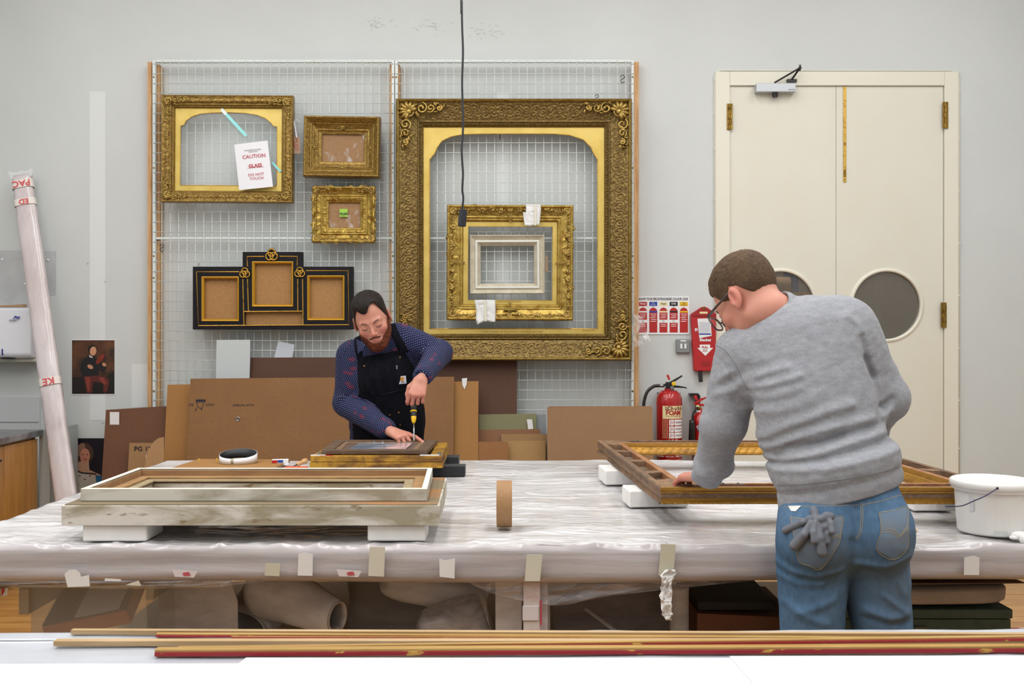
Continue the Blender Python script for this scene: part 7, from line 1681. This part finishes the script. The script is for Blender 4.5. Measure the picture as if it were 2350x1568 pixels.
def hair2(p):
    q = h2(p); x, y, z = q.T; ax = np.abs(x); sc = ell(q, (0, .012, .038), (.0745, .096, .088)); st = noise3(q*V3(220, 90, 120), 3)
    top = np.clip((z-.04)/.06, 0, 1); d = sc-(.0025+.010*top)-.0012*st*(.4+top)
    side = np.interp(y, [-.09, -.068, -.05, -.03, -.012, .0, .012, .045, .07, .11], [.072, .066, .045, .012, -.012, .016, .038, .012, -.040, -.052])
    w_ = np.clip((ax-.040)/.02, 0, 1); lim = np.where(y < -.02, .070*(1-w_)+side*w_, side*w_+np.minimum(side, -.03)*(1-w_)); lim = np.where((y > .03), np.minimum(side, -.045+.02*(ax > .05)), lim)
    lim = np.where(y > .03, np.interp(y, [.03, .05, .07, .11], [.03, -.01, -.045, -.055]), lim)
    return smax(d, (lim-z)*.8, .004)*H2
sdf_obj('hair', hair2, o2-.18, o2+.18, .0025, m_hair2, T2)
# glasses
m_gf = mat('glasses_frame', '3A2A2C', .3, coat=.5)
GL = lambda pts: on_head(pts, o2, R2, H2)
for sx in (-1, 1):
    MB().tube(GL([(sx*.080, .012, .012), (sx*.081, .002, .019), (sx*.077, -.05, .018), (sx*.073, -.098, .014)]), [.0022, .0028, .0030, .0038], 8, flat=1.3).build('glasses_temple', m_gf, T2, smooth=True)
    rim = [(sx*(.036+.029*abs(cos(t))**.7*np.sign(cos(t))), -.114+2.6*(.036+.029*cos(t))**2, -.002+.0215*abs(sin(t))**.8*np.sign(sin(t))) for t in np.linspace(0, 2*pi, 36, endpoint=False)]
    MB().tube(GL(rim), .0026, 8, closed=True).build('glasses_rim', m_gf, T2, smooth=True); MB().add(GL(rim), [tuple(range(36))]).build('lens', m_glass, T2)
MB().tube(GL([(-.010, -.115, .004), (0, -.118, .007), (.010, -.115, .004)]), .0022, 8).build('glasses_bridge', m_gf, T2, smooth=True)
MB().tube(GL([(.020, -.0925, .0215), (.032, -.088, .0255), (.046, -.075, .0225)]), [.0012, .0025, .001], 8).build('eyebrow', m_brow, T2, smooth=True)
# sweatshirt
def Z5(a, b): return (1540+a/2.613, 560+b/2.613)
def PX(pts, D=2.66): return [(P(*Z5(*q), D)[0], P(*Z5(*q), D)[2]) for q in pts]
FOLDS = [(PX(((472, 850), (560, 790), (700, 740))), .007, .012), (PX(((475, 880), (600, 850), (760, 790))), .008, .013), (PX(((480, 915), (590, 925), (760, 860))), .006, .014), (PX(((520, 1020), (640, 1010), (820, 930))), .005, .015),
    (PX(((560, 1180), (700, 1090), (900, 1000), (1060, 960))), .009, .014), (PX(((590, 1235), (760, 1150), (960, 1085), (1200, 1040))), .010, .013), (PX(((600, 1300), (800, 1250), (1020, 1175), (1280, 1120))), .010, .013),
    (PX(((625, 1352), (860, 1320), (1110, 1262), (1340, 1215))), .010, .013), (PX(((700, 1215), (860, 1190), (1000, 1140))), -.007, .010), (PX(((650, 1282), (820, 1215), (1000, 1145), (1240, 1085))), -.007, .009),
    (PX(((640, 1330), (860, 1285), (1080, 1225), (1320, 1170))), -.007, .009), (PX(((1180, 560), (1192, 600), (1205, 680), (1250, 800))), -.010, .010), (PX(((1100, 430), (1160, 480), (1185, 560))), .006, .012),
    (PX(((470, 890), (455, 960), (500, 1040))), -.006, .012), (PX(((262, 600), (330, 640), (395, 740), (440, 850))), -.0035, .005), (PX(((240, 905), (330, 850), (420, 780))), .006, .011), (PX(((240, 980), (340, 930), (440, 895))), .006, .011),
    (PX(((235, 945), (335, 890), (430, 840))), -.005, .009), (PX(((1285, 990), (1330, 985), (1390, 940))), -.009, .010), (PX(((1290, 1040), (1340, 1040), (1380, 1010))), .006, .010), (PX(((1200, 690), (1260, 800), (1290, 960))), -.008, .012)]
HL = lambda x, off: (1.016+off)+(x-.689)*.245            # hem line in x,z
def sweat2(p):
    t = torso2(p, .014); a = arms2(p, .016); d = su(t, a, .045); x, z = p[:, 0], p[:, 2]
    bk = np.clip((2.86-p[:, 1])/.06, 0, 1)
    for pl, A, w_ in FOLDS:
        dd = pdist(x, z, pl); m = dd < 3*w_; e = np.zeros(len(x)); e[m] = np.exp(-(dd[m]/w_)**2); d = d-A*e*bk
    q = np.stack([x*6+z*5, p[:, 1]*5, z*16-x*7], -1); d = d-.0020*ridge(q, 2, 11)-.0015*noise3(p*45, 12)
    hz = HL(x, 0); band = np.clip((hz+.052-z)/.006, 0, 1); d = d+.004*band-.012*np.exp(-((z-hz-.085)/.028)**2)-.003*np.exp(-((z-hz-.025)/.02)**2); seam = np.exp(-((z-hz-.053)/.0022)**2); d = d+.0022*seam
    kL = nrm(S2['lw']-S2['le']); s = (p-S2['lw'])@kL; m = cap(p, S2['le'], S2['lw'], .05, .045) < .03
    d = d+np.where(m, .004*np.clip((s+.045)/.006, 0, 1)-.006*np.exp(-((s+.062)/.015)**2), 0); d = smax(d, np.where(m, s-.022, -1), .004)
    kR = nrm(S2['rw']-S2['re']); m = cap(p, S2['re'], S2['rw'], .05, .045) < .03; d = smax(d, np.where(m, (p-S2['rw'])@kR-.01, -1), .004)
    kN = nrm(N1-N0); cN = cap(p, N0-kN*.03, N0+kN*.06, .084, .0700); d = su(d, smax(cN, (p-N0)@kN-.062, .003), .008)
    d = d+.002*np.exp(-(((p-N0)@kN-.038)/.0026)**2)*(cN < .02)
    d = smax(d, -(cap(p, N0-kN*.0, N0+kN*.2, .058, .058)), .002)
    return smax(d, (hz-z)*.98, .004)
m_sw = mat('grey_marl', '97999F', .95, spec=.15, mix=('888A91', 42, (1, 1, 2.6), .35, .65), fine=('A0A2A8', 110, (3, 1, 1), .5, .75), bump=(420, .25, U, .0008), sheen=.05)
swo = sdf_obj('sweatshirt', sweat2, (.50, 2.50, 1.02), (1.15, 3.1, 1.66), .0038, m_sw, T2, slack=2.3)
kN_ = nrm(N1-N0); u_ = nrm(np.cross(kN_, (0, 0, 1))); v_ = np.cross(kN_, u_); cc_ = N0+kN_*.055
MB().tube([cc_+(u_*cos(t)+v_*sin(t))*.0665 for t in np.linspace(0, 2*pi, 40, endpoint=False)], .0065, 10, closed=True, flat=2.6, up=kN_).build('collar', m_sw, T2, smooth=True)
m_seam = mat('seam_grey', '74767C', .9)
for pl in ([(265, 605), (330, 645), (395, 740), (435, 830), (460, 880)], [(640, 1446), (760, 1444), (900, 1430), (1050, 1410), (1180, 1388), (1300, 1358), (1370, 1334)]):
    MB().tube(hit(sweat2, [Z5(v[0], v[1]) for v in curve_pts([(*a, 0) for a in pl], 8)], 2.3), .0011, 5).build('seam', m_seam, swo)
# jeans
def Z6(a, b): return (1620+a/3.219, 1100+b/3.219)
def PJ(pts, D=2.58): return [(P(*Z6(*q), D)[0], P(*Z6(*q), D)[2]) for q in pts]
JF = [(PJ(((545, 640), (640, 700), (800, 720), (1000, 660))), .006, .010), (PJ(((550, 740), (680, 790), (860, 780))), .005, .010), (PJ(((1050, 450), (1060, 600), (1020, 690))), -.006, .012), (PJ(((1100, 620), (1300, 640), (1500, 560))), .006, .011),
      (PJ(((700, 1010), (820, 960), (960, 900))), .006, .012), (PJ(((640, 960), (760, 1040), (900, 1080))), .005, .012), (PJ(((1220, 1000), (1380, 1050), (1530, 1020))), .009, .014), (PJ(((1440, 780), (1500, 880), (1490, 960))), .005, .010), (PJ(((1340, 880), (1440, 960), (1500, 1000))), .006, .009), (PJ(((1240, 1060), (1400, 1085), (1540, 1090))), -.006, .010)]
def jeans2(p):
    d = legs2(p, .012); x, z = p[:, 0], p[:, 2]; bk = np.clip((2.72-p[:, 1])/.05, 0, 1)
    for pl, A, w_ in JF:
        dd = pdist(x, z, pl); m = dd < 3*w_; e = np.zeros(len(x)); e[m] = np.exp(-(dd[m]/w_)**2); d = d-A*e*bk
    d = d-.003*ridge(np.stack([x*9, p[:, 1]*9, z*12], -1), 2, 21); sm_ = np.exp(-((x-.887-.03*(z-1.0))/.0030)**2)*bk*np.clip((z-.93)/.02, 0, 1); d = d-.0016*sm_
    d = d+.006*np.exp(-((x-.889)/.012)**2)*bk*np.clip((1.09-z)/.03, 0, 1)*np.clip((z-.93)/.03, 0, 1)
    return smax(smax(d, z-1.14-(x-.889)*.16, .004), .03-z, .004)
DB, DF_, DG = lin('44617F')[:3], lin('6F8CAA')[:3], lin('5C656F')[:3]
def jcol(V):
    x, y, z = V.T; n = fbm(V*V3(7, 7, 5), 3, 31); f = np.clip(.5+.9*n, 0, 1); f = np.clip(f+.35*noise3(V*V3(150, 150, 70), 37), 0, 1); c = np.array(DB)[None]*(1-f[:, None]*.45)+np.array(DF_)[None]*f[:, None]*.45
    w_ = (gau(np.stack([x, z], 1), (.835, .94), (.055, .07))+gau(np.stack([x, z], 1), (1.0, .93), (.06, .08))+.7*gau(np.stack([x, z], 1), (1.02, .80), (.06, .10)))*np.clip((2.72-y)/.05, 0, 1)
    w_ = np.clip(w_*(.55+.5*fbm(V*14, 2, 33)), 0, .75); return c*(1-w_[:, None])+np.array(DG)[None]*w_[:, None]
m_jn = mat('blue_denim', '4A7198', .9, attr='Col', spec=.12, bump=(260, .5, (1, 1, .5), .0015))
jn = sdf_obj('jeans', jeans2, (.62, 2.46, .01), (1.16, 2.86, 1.18), .0038, m_jn, T2, col=jcol, slack=1.8)
m_jp = mat('denim_pocket', '5A7590', .85, mix=('6A7480', 9, U, .35, .6), bump=(420, .3, (1, 1, .6), .0008)); m_thr = mat('tan_thread', 'A08F6A', .8)
PKL = ((615, 272), (700, 285), (880, 285), (1018, 270), (1005, 400), (985, 490), (855, 672), (760, 650), (680, 612), (650, 450)); PKR = ((1275, 240), (1380, 225), (1492, 200), (1500, 350), (1496, 510), (1388, 606), (1258, 530), (1290, 380))
for pts in (PKL, PKR):
    pg = [Z6(*q) for q in pts]; oz = sdf_obj('back_pocket', lambda p, pg=pg: smax(smax(jeans2(p)-.0022, poly2(CX+p[:, 0]*F/p[:, 1], HY-(p[:, 2]-EYE)*F/p[:, 1], pg)/880, .0015), p[:, 1]-2.66, .004), (.66, 2.46, .84), (1.1, 2.7, 1.1), .003, m_jp, T2)
    inner = [(np.mean([q[0] for q in pts])+(a-np.mean([q[0] for q in pts]))*.95, np.mean([q[1] for q in pts])+(b-np.mean([q[1] for q in pts]))*.95) for a, b in pts]
    ff = lambda p: jeans2(p)-.0024
    q = hit(ff, [Z6(v[0], v[1]) for v in curve_pts([(*a, 0) for a in inner+inner[:1]], 8)], 2.35); MB().tube(q, .0007, 5).build('stitching', m_thr, oz)
    if pts is PKR: cv = [[(1300, 378), (1350, 372), (1395, 378), (1430, 415), (1490, 345)], [(1298, 395), (1350, 390), (1390, 400), (1425, 432), (1490, 365)]]
    else: cv = [[(905, 448), (960, 435), (1000, 425)], [(905, 432), (960, 420), (1000, 410)], [(700, 450), (760, 465), (800, 490)]]
    for c_ in cv: MB().tube(hit(ff, [Z6(v[0], v[1]) for v in curve_pts([(*a, 0) for a in c_], 8)], 2.35), .0007, 5).build('stitching', m_thr, oz)
for c_ in ([(1140, 170), (1145, 260), (1135, 380), (1105, 450)], [(1154, 175), (1160, 265), (1150, 380), (1120, 450)], [(1155, 190), (1300, 160), (1460, 110)], [(560, 205), (800, 200), (1130, 190)]): MB().tube(hit(jeans2, [Z6(v[0], v[1]) for v in curve_pts([(*a, 0) for a in c_], 8)], 2.35), .0008, 5).build('stitching', m_thr, jn)
for cx in (.795, 1.03): shoe(cx, 2.70, 1, T2, m_shoe)
# gloves in the pocket
m_glv = mat('grey_rubber', '6E727B', .65, spec=.25, mix=('646872', 20, U, .4, .6))
GF = [((780, 290), (700, 318), (580, 372), .006, .0105), ((760, 320), (715, 400), (645, 480), .008, .0145), ((790, 310), (775, 380), (785, 445), .007, .0095), ((820, 300), (850, 320), (868, 345), .010, .0125), ((820, 330), (830, 430), (842, 530), .008, .0125),
      ((880, 280), (905, 320), (912, 375), .008, .0085), ((860, 300), (890, 400), (888, 455), .008, .0085), ((800, 290), (790, 240), (780, 222), .010, .0105), ((830, 285), (870, 262), (900, 262), .010, .0110), ((750, 290), (800, 285), (860, 285), .009, .011)]
gs = []
for i, (a, b, c, r0, r1) in enumerate(GF):
    q = hit(jeans2, [Z6(*a), Z6(*b), Z6(*c)], 2.35); q[:, 1] -= .010+.006*(i % 3); gs.append((q, r0, r1))
def glove(p):
    d = None
    for q, r0, r1 in gs:
        s = su(cap(p, q[0], q[1], r0, (r0+r1)/2), cap(p, q[1], q[2], (r0+r1)/2, r1), .004); d = s if d is None else su(d, s, .003)
    return d-.0008*noise3(p*70, 41)
c0 = np.mean([g[0] for g in gs], axis=(0, 1))
gv = sdf_obj('work_gloves', glove, c0-V3(.12, .09, .12), c0+V3(.12, .09, .12), .0022, m_glv); tag(gv, 'pair of grey rubber gloves hanging out of the jeans back pocket', 'gloves')
q = hit(jeans2, [Z6(x, y) for x, y in ((605, 196), (700, 194), (660, 235), (625, 232))], 2.35); q[:, 1] -= .004
MB().slab(q, (0, .002, 0)).build('tissue_end', mat('tissue', 'E3E4E4', .9), T2)
